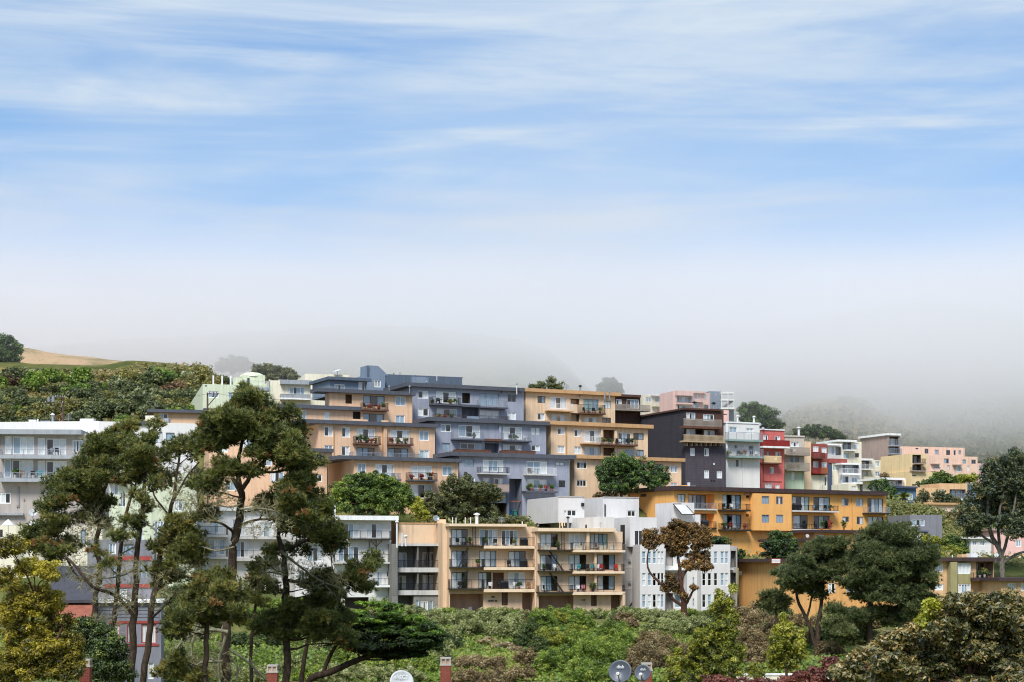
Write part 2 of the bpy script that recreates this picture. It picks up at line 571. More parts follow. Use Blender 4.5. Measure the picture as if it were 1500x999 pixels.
mat('orange', 'f7b96e', var=0.09, scale=0.4, streak=0.14)
mat('orange_lower', 'dfab6c', var=0.10, scale=0.4)
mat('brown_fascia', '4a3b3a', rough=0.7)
mat('olive_panel', 'a39a6e')
mat('tan_front', 'dfc1a2', var=0.08, streak=0.16)
mat('tan_slab', 'ecd3b4', var=0.07, streak=0.2)
mat('tan_shade', 'b59880')  # darker tan copy with the garage recesses' shadow in its colour
mat('dark_slab', '35322f')
mat('grey_wall', '86847f', var=0.06)
mat('grey_slab', 'c9c7c2', var=0.06)
mat('peach_front', 'e4c4a2', var=0.05)
mat('taupe_grey', 'b3aaa4', var=0.05)
mat('concrete_grey', 'a2a6ab')
mat('wood_grey', '9c9186', var=0.2, scale=4)
mat('wood_tan', 'b8a284', var=0.2, scale=4)
mat('wood_red', '8f2f2c', var=0.12, scale=4)
mat('wood_orange', 'a9683c', var=0.15, scale=4)
mat('wood_brown', '6b4a3c', var=0.15, scale=4)
mat('pale_glass', 'a9d2c8', rough=0.2)
mat('mint_grey', '8ea49f')
mat('siding_grey', '868790', var=0.06)
mat('roof_dark', '4c4c52', var=0.12, scale=3)
mat('terracotta', '9c5f4c', var=0.12, scale=3)
mat('metal_white', 'e4e4e2', rough=0.45)
mat('metal_grey', '9aa0a6', rough=0.45, metal=0.3)
mat('black_paint', '232323', rough=0.6)
mat('pole_wood', '5f5148', var=0.2, scale=5)
mat('navy', '4b5468')

# ------------------------------------------------------------------ left: white and taupe block
b = Bld('apartment_block', 'long white and taupe block at the left edge with two grey slab balconies', 0, 760, 205)
f = face(b, -60, 145, 617, 800, 216, -6, 'white_paint', 16, '', ground=800)
f = face(b, 145.5, 288, 618, 800, 213, 16, 'white_paint', 14, """
w 222 632 238 648 bc g
w 243 633 256 646 b g
w 225 655 250 676 cb g
w 258 700 268 722 cb w
""", ground=800)
roof(f, 176, 218, 615.5, 621.5, 'slate_fascia', 0.25, 'parapet_cap')
f = face(b, -60, 128, 634, 800, 203, 4, 'taupe_grey', 10, """
w 7 638 17 664 c w
w 18.5 638.6 50 665 bcc w
w 55 641 66 666 c w
w 67.5 641.6 97 667 dcc w
w 106 644 121 662 bdb w
w 6 672 16 699 b w
w 17.5 672.5 49 700 dcc w
w 55 674 66 700 c w
w 67.5 674.5 98 700 dcc w
w -6 721 15.6 737 ccd w
b -2 657 108 671 g 0.42 1.4 concrete_grey
b -2 691 96 705 g 0.42 1.4 concrete_grey
""", ground=800)
FA = f
roof(f, -60, 119, 628, 635, 'concrete_grey', 1.2)
f.box('ledge', MATS['concrete_grey'], -58, 751, 34, 754, 0.5)
f.box('duct', MATS['metal_grey'], 27, 712, 28.5, 742, 0.12)
for x, y in ((37, 705.5), (34, 729), (24, 739)):
    f.box('vent', MATS['taupe'], x, y, x + 2, y + 3, 0.15)
b = Bld('low_building', 'low white flat roofed building at the left edge with pale garden umbrellas on its roof', 30, 805, 190)
f = face(b, -40, 150, 769, 850, 190, 3, 'cream', 9, """
w 0 775 4 786 d k
w 118 775 126 800 b g
""", ground=840)
# pale green house behind the left pines
b = Bld('apartment_house', 'pale yellow green stucco house showing between the left pine trunks', 220, 850, 196)
f = face(b, 160, 285, 692, 860, 196, 12, 'pale_green', 10, """
w 161 707 174 725 cb w
w 176 720 184 742 bd w
w 255 730 268 748 cb w
w 262 756 272 770 bb w
w 196 772 210 800 bb w
w 226 762 240 800 bcb w
""", ground=860)
f.box('awning', MATS['terracotta'], 158, 701, 184, 706, 0.9)
# grey house with red trim
b = Bld('house', 'grey clapboard house with red trim behind the left pine trunks', 160, 1000, 150)
f = face(b, 120, 236, 880, 1040, 148, 10, 'siding_grey', 9, """
w 166 914 176 940 c r
w 186 914 198 941 cc r
w 207 913 217 941 c r
w 219 913 229 942 c r
w 216.5 970 225 994 c w
""", ground=1010)
roof(f, 118, 238, 879, 882.5, 'white_trim', 0.4)
f.box('trim_band', MATS['red_trim'], 160, 909, 233, 912.5, 0.06)
f.box('trim_band', MATS['red_trim'], 160, 943, 233, 946, 0.06)
for k in range(24):
    f.box('siding_board', MATS['siding_grey'], 121, 884 + k * 5.2, 160, 888 + k * 5.2, 0.05)
for k in range(5):
    f.box('siding_board', MATS['siding_grey'], 160.5, 884 + k * 5.2, 233, 888 + k * 5.2, 0.05)
f = face(b, 128, 226, 790, 882, 154, 10, 'house_grey', 6, """
w 160 795 170 811 bc w
w 178 796 196 811 b g
w 204 822 216 846 bb g
w 164 826 180 848 bb g
w 176 862 186 876 c w
""")
f.box('trim_band', MATS['red_trim'], 154, 814, 222, 820, 0.1)
f.box('trim_band', MATS['red_trim'], 154, 855, 222, 860, 0.1)
def slope(b, D, corners, name, m):
    """a pitched roof plane through four pixel corners at their distances"""
    pts = [P(x, y, d) - b.o for x, y, d in corners]
    n = Vector((0, 0, -0.25))
    mb = MB()
    v = [tuple(p) for p in pts] + [tuple(p + n) for p in pts]
    mb.v = v
    mb.f = [(0, 1, 2, 3), (7, 6, 5, 4), (0, 4, 5, 1), (1, 5, 6, 2), (2, 6, 7, 3), (3, 7, 4, 0)]
    return mb.build(name, m, b.root)
slope(b, 0, [(70, 878, 142), (136, 878, 142), (136, 828, 151), (78, 828, 151)], 'roof', MATS['roof_dark'])
slope(b, 0, [(74, 907, 139), (132, 907, 139), (138, 880, 143), (82, 880, 143)], 'porch_roof', MATS['terracotta'])

# ------------------------------------------------------------------ pale green and cream blocks on the hill
b = Bld('apartment_block', 'pale green blocky building with white roof posts on the hill behind the tall pine', 297, 600, 285)
f = face(b, 297, 400, 563, 612, 285, 14, 'pale_green', ('px', 261), """
w 305 572 320 582 bdb w
w 334 574 348 583 bb w
""")
f.box('vent', MATS['dark_recess'], 300, 563.5, 303, 565, 0.05)
for x in (311.5, 324.5, 337):
    f.part(MB().box(f.u(x), f.u(x) + 0.25, 0.2, 0.45, f.zt, f.zt + 1.5), 'post', MATS['white_trim'])
f = face(b, 343, 354, 552, 600, 287, 14, 'pale_green', 3.0)
f = face(b, 355, 388, 548.5, 600, 288, 14, 'pale_green', 4.0, """
w 362 553 366 567 d g
""")
f.part(MB().lathe((f.u1 * .5, 2, f.zt - 0.2), [(2.2, 0), (2.0, .35), (1.3, .7), (0.05, .9)], 14), 'dome', MATS['pale_green'])
f2 = Face(b, 353, 284, 14)
balcony(f2, 353, 557, 396, 571, 'g', 0.45, 2.0, MATS['concrete_grey'])
b = Bld('apartment_block', 'cream block with a dark eave and one dark balcony front left of the peach terraces', 394, 600, 292)
f = face(b, 394, 455, 557, 612, 292, 14, 'cream', 12, """
w 424 566 446 577 bdbb w
""")
roof(f, 411, 457, 557.5, 562, 'concrete_grey', 1.0)
balcony(f, 411, 577, 455, 584.5, 'solid', 0.3, 1.3, MATS['white_trim'], MATS['concrete_grey'])
b = Bld('apartment_block', 'cream block behind the peach terraces with a satellite dish on its flat roof', 447, 600, 302)
f = face(b, 447, 512, 547.5, 615, 302, 14, 'cream', 12, """
w 462 568 476 577 dbb w
w 468 555 482 560 bdb g
""", ground=612)
b = Bld('apartment_block', 'peach low block with dark roof line below the pale green building', 240, 620, 262)
f = face(b, 225, 300, 602, 680, 262, 12, 'peach', 12, """
w 233 605 246 613 bd w
w 307 610 320 620 bb w
""", ground=660)
roof(f, 215, 300, 599, 603.5, 'slate_fascia', 0.8)
f = face(b, 306, 462, 628, 770, 243, 14, 'peach', 10, """
w 318 648 334 662 dc w
w 352 640 370 656 cb w
w 384 668 398 682 db w
w 395 640 412 656 bb w
w 396 690 416 706 cdb w
w 428 688 444 702 bd w
w 330 704 346 718 bb w
""", ground=760)
roof(f, 304, 464, 623, 628.5, 'slate_fascia', 0.6)
f = face(b, 300.3, 400, 603, 680, 266, 12, 'peach', 10, """
w 306 607 322 618 bb w
w 345 612 358 624 bb w
""", ground=660)
roof(f, 298, 402, 598, 603.5, 'slate_fascia', 0.6)

# ------------------------------------------------------------------ blue grey house on the crest
b = Bld('hilltop_house', 'slate blue rooftop house with a sloping chimney tower above the peach terraces', 482, 575, 262)
f = face(b, 483, 541, 555, 580, 262, 26, 'slate_blue', 8, """
w 490 562 505 573 bdb w
w 525 558.5 540 573 cdc w
""")
roof(f, 481, 544, 552, 556.5, 'slate_dark', 0.7)
f = face(b, 538, 564, 548.5, 580, 264, 26, 'slate_blue', 7, """
w 548 556 558 566.5 tb w
""")
u0, u1, zt = 0.0, f.u1, f.zt
zk = f.z(542, 534.5)
mb = MB()
ua, ub = f.u(538), f.u(554)
prof = [(ua, zt), (ua, zk), (ub, zk), (u1 + 0.6, zt + 0.01), (u1 + 0.6, zt)]
n = len(prof)
mb.v = [(x, 0.05, z) for x, z in prof] + [(x, 3.0, z) for x, z in prof]
mb.f = [tuple(range(n)), tuple(range(2 * n - 1, n - 1, -1))] + [(i, i + n, (i + 1) % n + n, (i + 1) % n) for i in range(n)]
f.part(mb, 'tower', MATS['slate_blue'])
f.box('tower_side', MATS['slate_dark'], 537.4, 536, 541, 551, 0.06)
f = face(b, 564, 677, 549.5, 580, 268, 20, 'slate_dark', 8, """
w 604 557 611 562.5 b w
w 620 558.5 628 562.5 dd w
""")
f.box('clad_panel', MATS['slate_blue'], 603, 551.5, 628, 571, 0.12)

# ------------------------------------------------------------------ peach terraces
b = Bld('terraced_apartment_block', 'peach terraced apartment block stepping down the hill under dark slate roof edges', 467, 740, 240)
f = face(b, 483, 604, 575, 626, 248, 24, 'peach', ('px', 476), """
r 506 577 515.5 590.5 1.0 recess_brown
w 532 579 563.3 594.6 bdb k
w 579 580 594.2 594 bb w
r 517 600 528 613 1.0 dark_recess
w 530.5 605.3 562 619.4 bdb k
w 579.4 607.3 593 619.4 bb w
b 531.5 589 569.5 601 b 0.2 1.3 wood_brown
""")
PE1 = f
roof(f, 478, 609, 570.5, 576, 'slate_fascia', 0.8, left=2.2)
f = face(b, 424, 532, 598, 626, 245.5, 24, 'peach', ('px', 396), """
w 439 599.5 449 613.6 bb w
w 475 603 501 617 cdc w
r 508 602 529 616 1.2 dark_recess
""")
PE1B = f
roof(f, 420, 530, 593, 598.5, 'slate_fascia', 0.7, left=3.0)
f.box('parapet', MATS['peach'], 516, 613.5, 539, 619, 1.2, -1.05)
f.box('parapet', MATS['peach'], 559, 615, 569, 620, 1.2, -1.05)
f = face(b, 467, 637, 622, 676, 240, 25, 'peach', ('px', 438), """
w 474.8 623.8 488 638.5 dc w
w 500.3 625 513 640 dc w
w 522.4 627 549.3 646.2 cdc w
w 571.4 629 600 648.8 cdc w
w 614 630 628.4 644.8 bb w
w 475 651.5 487.6 666 bb w
w 500 653 512.4 667 dc w
w 522.4 655 548.6 670 bbd k
w 568 656 598 671.6 bdb k
w 614 658.2 629 671.6 gc w
b 521 638 558.5 650.5 k 0.2 1.3 wood_brown
b 570 640 606 651.5 b 0.2 1.3 wood_brown
b 516 662.5 616 673 g 0.15 1.6 slate_fascia
""")
PE2 = f
roof(f, 465, 642, 617, 622.5, 'slate_fascia', 0.7, left=2.5)
f.box('downpipe', MATS['tan_trim'], 560.5, 625, 562, 672, 0.14)
f.box('downpipe', MATS['tan_trim'], 488.6, 623, 489.8, 672, 0.14)
f.box('pilaster', MATS['peach'], 562.3, 626, 567, 672, 0.35)
f = face(b, 457, 487, 661, 676, 234, 25, 'peach', 4, """
w 463 664.5 473.5 674 cb w
""")
roof(f, 455, 489, 656, 661.5, 'slate_fascia', 0.6)
f = face(b, 456, 479, 676.5, 760, 234.5, 25, 'peach', 5, """
w 460 694 472 705 bd w
""", ground=735)
f = face(b, 519, 671, 674, 760, 233, 26, 'peach', ('px', 480), """
w 523.8 678 536.5 692 bb w
w 550 679 576.8 699 cdc w
w 601.5 681.5 633 700 ccc w
w 647.6 681.6 663 696.4 bb w
w 601.6 708.5 633 729.3 cdc w
w 647.6 709.8 660 722 gg w
b 553 692 588 703 g 0.18 1.3 slate_fascia
b 599 691.5 641 704 k 0.18 1.3 slate_fascia
""", ground=742)
PE3 = f
roof(f, 516, 677, 669, 674.5, 'slate_fascia', 0.7, left=2.5)
f.box('sill_beam', MATS['recess_brown'], 600, 730, 640, 733, 0.5)

# ------------------------------------------------------------------ blue grey terraces
b = Bld('terraced_apartment_block', 'blue grey terraced apartment block in the middle of the hillside row', 638, 757, 249)
f = face(b, 604, 767, 568, 622, 256, 25, 'blue_grey', 9, """
w 612 571.5 627.5 583 dc w
w 639 573 668 590 cdc w
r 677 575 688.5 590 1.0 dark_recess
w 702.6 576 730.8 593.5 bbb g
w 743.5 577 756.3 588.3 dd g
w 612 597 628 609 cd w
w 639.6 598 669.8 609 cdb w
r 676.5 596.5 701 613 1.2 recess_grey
w 702.6 600.6 730.8 612 ccc w
w 743 603 756 614 cc w
b 633 581 676 593 k 0.2 1.3 slate_fascia
b 703 585 744.5 597.3 g 0.2 1.3 slate_fascia
b 638 606.5 684 616.5 b 0.2 1.4 slate_fascia
b 703 608.5 746.5 618 b 0.2 1.4 slate_fascia
""")
GR1 = f
roof(f, 602, 769, 563.5, 569, 'slate_fascia', 0.7, left=1.2)
f.box('ledge', MATS['slate_fascia'], 676, 592, 704, 595.5, 1.0)
f.box('parapet', MATS['slate_blue'], 684, 609, 702, 614, 1.3, -1.15)
f = face(b, 638, 800, 618, 672, 249, 25, 'blue_grey', 9, """
w 645.6 620.5 661 632 bd w
w 671.8 622 703.3 640 bdc w
w 736.8 624.5 765 642.7 cdc w
w 777.7 625 791.8 637 cc g
w 647 648 659.7 659.7 bb g
w 673.8 648.5 707 657.8 ddb w
r 710 648.7 730 664 1.2 recess_grey
w 736.8 650.5 765 661 cdc w
w 778 651.4 791 660 dc w
b 665 632 711 644.2 g 0.2 1.3 slate_fascia
b 737.5 634 779 646.4 g 0.2 1.3 slate_fascia
b 669 658 719.5 667 solid 0.2 1.5 slate_fascia wood_brown
b 736 659.5 784.5 668 solid 0.2 1.5 slate_fascia wood_brown
""")
GR2 = f
roof(f, 634, 806, 613.5, 619, 'slate_fascia', 0.7, left=1.4)
f.box('beam', MATS['wood_brown'], 711, 642, 735, 645.5, 0.9)
f.box('pilaster', MATS['blue_grey'], 731, 623, 734.5, 667, 0.3)
f = face(b, 673, 834, 669, 775, 242.5, 25, 'blue_grey', 9, """
w 680.5 671.5 694.6 683 bb g
w 707.3 673 737.5 690 cbbc w
w 771.5 675 801.6 693 bbc w
w 813.7 676 827 682 cc g
w 686 699 696 710 cc w
w 708 699 717.4 709.5 cc w
w 724 700 737.5 709.5 dc w
r 746 700.5 764.5 756 2.2 recess_grey
w 772 701.5 801 715 cbc w
w 818.4 703 827.8 713 dd k
r 720.7 736 742 757 2.5 dark_recess
b 703.5 683.5 747 694 k 0.18 1.3 grey_slab
b 772 684 816 695.6 w 0.15 1.3 grey_slab
b 698 709 746 721 solid 0.2 1.3 slate_fascia taupe
b 770 713 817.5 721 - 0.25 1.4 slate_fascia
""", ground=758)
GR3 = f
roof(f, 671, 844.5, 663.5, 669.5, 'slate_fascia', 0.7, left=1.6)
f.box('post', MATS['blue_grey_dark'], 743, 722, 746, 757, 0.2)
f.box('beam', MATS['terracotta'], 746, 733, 765, 734.3, -0.3, 0.6)

# ------------------------------------------------------------------ tan terraces
b = Bld('terraced_apartment_block', 'tan terraced apartment block between the blue grey terraces and the charcoal building', 805, 728, 259)
f = face(b, 770, 901, 575, 624, 266, 26, 'tan', ('px', 766), """
w 787.6 579.5 799 589.6 db n
w 805.7 581 830 598 cdc w
r 835.8 583.5 848.6 591.6 1.0 recess_brown
w 854.6 584 876.8 601 ggb g
w 884.8 586.5 894.9 597.7 cc g
w 787 604.4 798.3 615 dc w
w 808 606 828.5 617 cdc w
r 835.8 604.4 848.6 617 1.0 dark_recess
w 856 610 875.4 620.5 cdc w
w 882 611 895 622 dd n
b 803.5 590 840 602 w 0.18 1.3 tan_trim
b 851 592 887.5 606 k 0.2 1.3 wood_brown
""")
TA1 = f
roof(f, 774, 910, 571, 576, 'tan_trim', 0.7, left=1.0)
f = face(b, 807, 949, 623, 676, 259, 26, 'tan', ('px', 800), """
w 816.4 626 827.8 636 dc w
w 841 628 852 639 dc w
w 856 629 879.4 646.6 cdc w
r 884 629 900 646 1.2 recess_brown
w 905 633 924.4 650 dbd w
w 927.7 634 943 643.5 db n
w 816.4 652 827.8 662.7 cc w
w 841 653.4 852 664 cc w
w 856 653.6 878.8 667.4 cbc w
r 884 655.4 899.6 668 1.2 recess_brown
w 905.6 657 929.7 669 dbb w
w 932.4 658 943 668 bb n
b 855.5 638 880 650 w 0.18 1.3 tan_trim
b 879 641 935 652 k 0.2 1.3 wood_brown
""")
TA2 = f
roof(f, 808, 957.5, 618.5, 624, 'tan_trim', 0.7, left=1.2)
f.box('downpipe', MATS['tan_trim'], 829.2, 624, 830.3, 668, 0.14)
f.box('pilaster', MATS['tan'], 880.5, 628, 883, 668, 0.3)
f.box('pilaster', MATS['tan'], 900.6, 630, 904, 669, 0.3)
f = face(b, 840, 998, 672, 760, 252, 26, 'tan', ('px', 835), """
w 844.5 675.5 860 686 dbd w
w 881 677 890 687 dc w
w 844.6 702 859.3 712 ddd w
w 959.7 679.5 971 690 cc n
w 982 681.5 992.6 691.6 bcb w
w 960 706 972 715 cc n
w 982 706.3 992.6 716 cc w
""", ground=735)
TA3 = f
roof(f, 841, 1004, 668, 673, 'tan_trim', 0.7, left=1.0)
for x in (838.2,):
    f.box('downpipe', MATS['taupe'], 840.6, 673, 841.6, 727, 0.14)

# ------------------------------------------------------------------ brown house and charcoal building
b = Bld('house', 'dark brown house with white windows and a weathered deck behind the tan terraces', 902, 600, 284)
f = face(b, 900, 938, 580, 690, 284, 24, 'brown_clad', 9, """
w 902.5 584 911 592 dc w
w 918 584 936 598 dbb w
b 899 592 953 601 p 0.2 1.6 wood_grey wood_grey
""")
roof(f, 899, 939, 577, 580.5, 'brown_clad', 0.5)
b = Bld('apartment_building', 'charcoal clapboard building with two weathered timber decks', 1004, 720, 272)
f = face(b, 1004, 1060, 599, 647, 272, 24, 'brown_clad', ('px', 905), """
w 1005.5 603.5 1018.7 614 cdb w
w 1030 606 1046 616 cbd w
w 1005.5 627.5 1018.7 637 cbb w
r 1019.5 628.5 1030 640 1.4 dark_recess
w 1031 629.5 1047 639 cdb w
b 1001.5 613 1057.5 627 p 0.35 1.3 wood_brown wood_grey
b 1001.5 636.5 1062 647.5 p 0.25 1.3 wood_tan wood_tan
""")
CH = f
dep_ch = f.dep
roof(f, 1003, 1056, 597.5, 600, 'brown_clad', 0.35)
f2 = face(b, 1004, 1063, 647, 760, 272, 24, 'charcoal', dep_ch, """
w 1011 655.4 1018 666.8 cc w
w 1031.5 656 1038.8 667.4 dc w
w 1031.5 688 1038.8 700 cc w
w 1050 689 1058 700 cc w
""", ground=725)
for k in range(8):
    x = 1006.5 + k * 7
    f2.box('bracket', MATS['wood_tan'], x, 647.6, x + 1.1, 652.5, 0.9)
f2.box('vent', MATS['metal_white'], 1045, 677.5, 1047, 680.5, 0.12)
for x in (1041.5, 1045.5):
    f2.box('vent', MATS['black_paint'], x, 702, x + 1.8, 703.8, 0.1)
# its clapboards, front, and left with that side's shade put into their colour
hs = [f2.rect(*q) for q in ((1010, 654, 1019, 668), (1030, 655, 1040, 668), (1030, 686.5, 1040, 701), (1048.5, 687.5, 1059, 701))]
zb, zt = f2.z(1034, 720), f2.zt
k = 0
z = zt - 0.32
while z > zb:
    segs = [(0.0, f2.u1)]
    for a, bb, c, d in hs:
        if c - 0.25 < z < d:
            segs = [s for lo, hi in segs for s in ((lo, min(hi, a)), (max(lo, bb), hi)) if s[1] - s[0] > 0.1]
    for lo, hi in segs:
        f2.part(MB().box(lo + 0.004, hi, -0.03, -0.002, z, z + 0.27), 'siding_board', MATS['charcoal'])
    z -= 0.3
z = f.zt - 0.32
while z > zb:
    f2.part(MB().box(-0.03, -0.002, 0.0, dep_ch, z, z + 0.27), 'siding_board', MATS['charcoal_shaded'])
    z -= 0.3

# ------------------------------------------------------------------ narrow painted houses to the right
b = Bld('town_house', 'narrow white town house with grey balcony panels beside the charcoal building', 1064, 720, 283)
f = face(b, 1064, 1113, 619, 760, 283, 22, 'white_paint', 12, """
w 1068 624.4 1080 633 bb w
w 1093 626.4 1103.7 634.5 cc w
w 1075.5 650 1080 658 d w
w 1090 651 1104 660 cd w
w 1078 673.3 1081.8 682.7 d k
b 1067.5 632.5 1118 646 g 0.3 1.3 mint_grey
b 1067.5 656.6 1119 670 g 0.3 1.3 mint_grey
""", ground=726)
WH = f
roof(f, 1063, 1113.5, 617.5, 619.5, 'white_trim', 0.12, 'parapet_cap')
f.box('downpipe', MATS['stucco_grey'], 1087, 671, 1087.9, 718, 0.12)
f.box('fin_wall', MATS['white_trim'], 1063.6, 620, 1066.4, 720, 0.25)
b = Bld('town_house', 'narrow coral red town house with red and yellow balconies', 1114, 720, 291)
f = face(b, 1114, 1149, 629, 760, 291, 22, 'red_paint', 12, """
w 1118 636.5 1125 645 cd w
w 1135 638 1143 646.5 dc w
w 1123 660.5 1127.5 668 g g
w 1136 661 1143 669 cd w
w 1127.8 683.4 1133.8 692.8 dc w
w 1120.7 707.5 1130.8 718 cc w
w 1136 709 1142 718 cc w
b 1117.5 644.5 1157 655.5 solid 0.3 1.5 white_trim wood_red
b 1119 667 1145 679 p 0.25 1.3 wood_brown yellow
""", ground=726)
RE = f
roof(f, 1112.5, 1149.5, 627.8, 629.5, 'white_trim', 0.15, 'parapet_cap')
f.box('downpipe', MATS['redbrown'], 1118, 672, 1118.8, 705, 0.1)
f.box('downpipe', MATS['redbrown'], 1119, 704, 1145, 704.8, 0.1)
b = Bld('town_house', 'narrow sage green and beige town house with weathered picket balconies', 1150, 720, 298)
f = face(b, 1150, 1178, 679.5, 760, 298, 22, 'sage', 12, """
w 1159.6 690.7 1165 702 c w
""", ground=726)
f.box('downpipe', MATS['sage'], 1177, 680, 1178, 720, 0.15)
f = face(b, 1150, 1178, 638.5, 679.5, 298, 22, 'beige', 12, """
w 1158 646.5 1170.7 654 cdc w
w 1158 668 1170 678 dbd g
b 1152 654.5 1187 666.5 p 0.25 1.3 wood_grey wood_grey
b 1152 677 1186.5 689 p 0.25 1.3 wood_grey wood_grey
""")
SA = f
roof(f, 1149, 1179, 637, 639.3, 'beige', 0.15, 'parapet_cap')
f = face(b, 1178.3, 1188, 646, 760, 303, 22, 'tan', 8, '', ground=726)
b = Bld('town_house', 'narrow red brown town house over a cream base right of the sage one', 1188, 720, 306)
f = face(b, 1188, 1212, 649.5, 695, 306, 20, 'redbrown', 10, """
w 1191 652.6 1199 661 cc w
w 1203.6 654.6 1211 663 cc w
w 1191 675 1199 684 cb w
w 1203.6 676 1211 684.5 cc w
b 1191 662 1209 671 k 0.2 1.3 wood_brown
b 1191 685 1203 693 r 0.2 1.3 wood_red
b 1203.4 684 1213 694 p 0.2 1.3 wood_brown wood_orange
""")
f = face(b, 1188, 1212, 695, 760, 305.6, 20, 'cream', 10, """
w 1208 698.5 1210 710.5 d k
""", ground=724)
# ------------------------------------------------------------------ far cluster on the right
def bl(name, label, px, py, D, specs, cat='apartment building'):
    b = Bld(name, label, px, py, D, cat=cat)
    for sp in specs:
        x0, x1, y0, y1, D2, yaw, m, back, spec = sp[:9]
        f = face(b, x0, x1, y0, y1, D2, yaw, m, back, spec, ground=y1 if len(sp) > 10 and sp[10] else None)
        if len(sp) > 9 and sp[9]:
            rx0, rx1, ry0, ry1, rm, over = sp[9]
            roof(f, rx0, rx1, ry0, ry1, rm, over)
    return b
bl('apartment_house', 'grey and cream house with a white bay window above a brick red terrace rail', 1212, 705, 372, [
    (1213, 1233, 651, 700, 372, 20, 'stucco_grey', 8, """
w 1212.9 652.5 1223 666 cb w
r 1224 654 1232 666 0.8 stucco_shade
b 1214 671.5 1241 677.5 solid 0.3 1.4 redbrown redbrown
""", (1210, 1233, 649, 651.5, 'white_trim', 1.2)),
    (1219, 1233, 677.8, 725, 371, 20, 'cream', 6, "w 1219.8 680 1227 688.5 gc w"),
    (1210, 1218.8, 680, 725, 369, 20, 'navy', 5, "w 1219.5 716 1224 720 c w", None, True)])
bl('apartment_house', 'cream house with a white flat eave and open glazed corner left of the taupe block', 1233, 706, 380, [
    (1233, 1262, 646, 715, 380, 20, 'cream', 8, """
r 1235 646.8 1247 658 1.2 recess_grey
v 1236 649 1244 657.8 bdb w
w 1252 648 1258.5 656 c w
w 1235 662 1244 671.5 gb w
w 1252.5 663 1258.5 669.5 d g
b 1240 651 1255 659.5 g 0.25 1.3 white_trim
""", (1227, 1255, 643.5, 646.3, 'white_trim', 1.2), True)])
bl('apartment_house', 'cream house with a long white railed balcony in the middle of the far cluster', 1233, 706, 370, [
    (1233, 1262, 679, 730, 370, 20, 'stucco_light', 7, """
r 1234 680.5 1258 693 1.0 recess_grey
v 1238 681 1249 692.8 gbg w
w 1234 697 1243 706 bd g
w 1247 698 1256 706 bb w
b 1233.5 685.5 1261 694.5 w 0.3 1.3 white_trim
""", (1232, 1259.5, 677.5, 679.8, 'white_trim', 1.0), True)])
bl('apartment_house', 'cream house with a white eave and two small square windows below the taupe block', 1256, 706, 388, [
    (1257, 1291, 673, 735, 388, 20, 'cream', 8, """
r 1260 674 1273 686.5 1.2 recess_grey
v 1262 676 1270 686.3 cbc w
w 1282 675 1288.5 682.5 cg w
w 1282 690 1289 697 bb w
w 1261 689 1272 697 ccb w
b 1260 679 1279.5 687.5 w 0.25 1.4 white_trim
b 1265 698 1280 705.5 solid 0.2 1.4 cream cream
""", (1256, 1279.5, 670.8, 673.5, 'white_trim', 1.2), True)])
bl('apartment_house', 'low cream house with a white eave just above the orange block roof', 1243, 722, 362, [
    (1243, 1288, 708, 750, 362, 20, 'cream', 7, """
w 1247 711 1255 719 cc w
r 1260 709.5 1280 722 1.0 recess_grey
v 1262 711 1278 722 bcb w
""", (1258, 1285, 705.5, 708.5, 'white_trim', 1.0), True)])
bl('apartment_building', 'big taupe windowless end wall building topping the far cluster', 1300, 690, 392, [
    (1300, 1318, 636.5, 720, 392, 22, 'taupe', ('px', 1260), """
r 1303 639 1316 651.5 1.0 dark_recess
v 1304.5 641.5 1311 651.3 cc w
r 1303 654 1316 664 1.0 dark_recess
v 1304 655 1312 663.5 bc w
b 1305 643 1321 653 g 0.25 1.3 concrete_grey
b 1305 656 1321 665 g 0.25 1.3 concrete_grey
""", (1299, 1320, 634, 637, 'white_trim', 0.4), True)])
bl('apartment_building', 'yellow end wall building with open corner balconies below the taupe block', 1335, 712, 374, [
    (1335, 1358, 664, 690, 374, 22, 'yellow', ('px', 1290), """
r 1336.5 665.5 1349 678 1.4 dark_recess
v 1338.5 667 1344.5 677.8 cc w
r 1336.5 680 1349 689 1.4 dark_recess
v 1338 681 1344 688.8 bc w
b 1343 671 1357 679 k 0.25 1.3 taupe
b 1337 684 1357 690 k 0.25 1.2 taupe
"""),
    (1335, 1371, 690.3, 725, 373.4, 22, 'yellow', 9, """
w 1336 695 1342 697 d g
w 1336 708.5 1342 711 d g
""", None, True)])
b = Bld('apartment_building', 'long salmon pink terraced building at the foot of the foggy hill', 1320, 695, 408)
f = face(b, 1312, 1413, 654, 715, 416, 18, 'salmon', 9, """
w 1341 655.5 1345.5 657.5 d g
w 1354.5 656.5 1360 663.8 dd g
w 1369.5 658 1375 665 bb g
w 1386 658.6 1392 666 dd g
w 1397 658.8 1400 666 d g
w 1404 659 1408 665 bb g
""")
f = face(b, 1354, 1432, 667.5, 725, 402, 18, 'salmon', 9, """
w 1383 671 1390 678 bd g
w 1410 672.4 1415 678.4 bb g
w 1423 672.6 1429.5 678.8 dd g
w 1368 679.6 1376 685 bb g
w 1387.5 681 1391 687.5 c g
w 1400 681.5 1408 690 cb w
w 1417 681.6 1420 688.5 c w
b 1366 686 1383 690 w 0.2 1.2 salmon
""", ground=712)
f.box('awning', MATS['taupe'], 1398, 679.5, 1410, 681, 0.9)
f.box('awning', MATS['taupe'], 1366, 678.3, 1378, 679.4, 0.9)
f = face(b, 1432.3, 1446, 678, 725, 412, 18, 'pink', 7, """
w 1434 681 1440 690 bb w
w 1434 694 1440 701 bb w
""", ground=712)
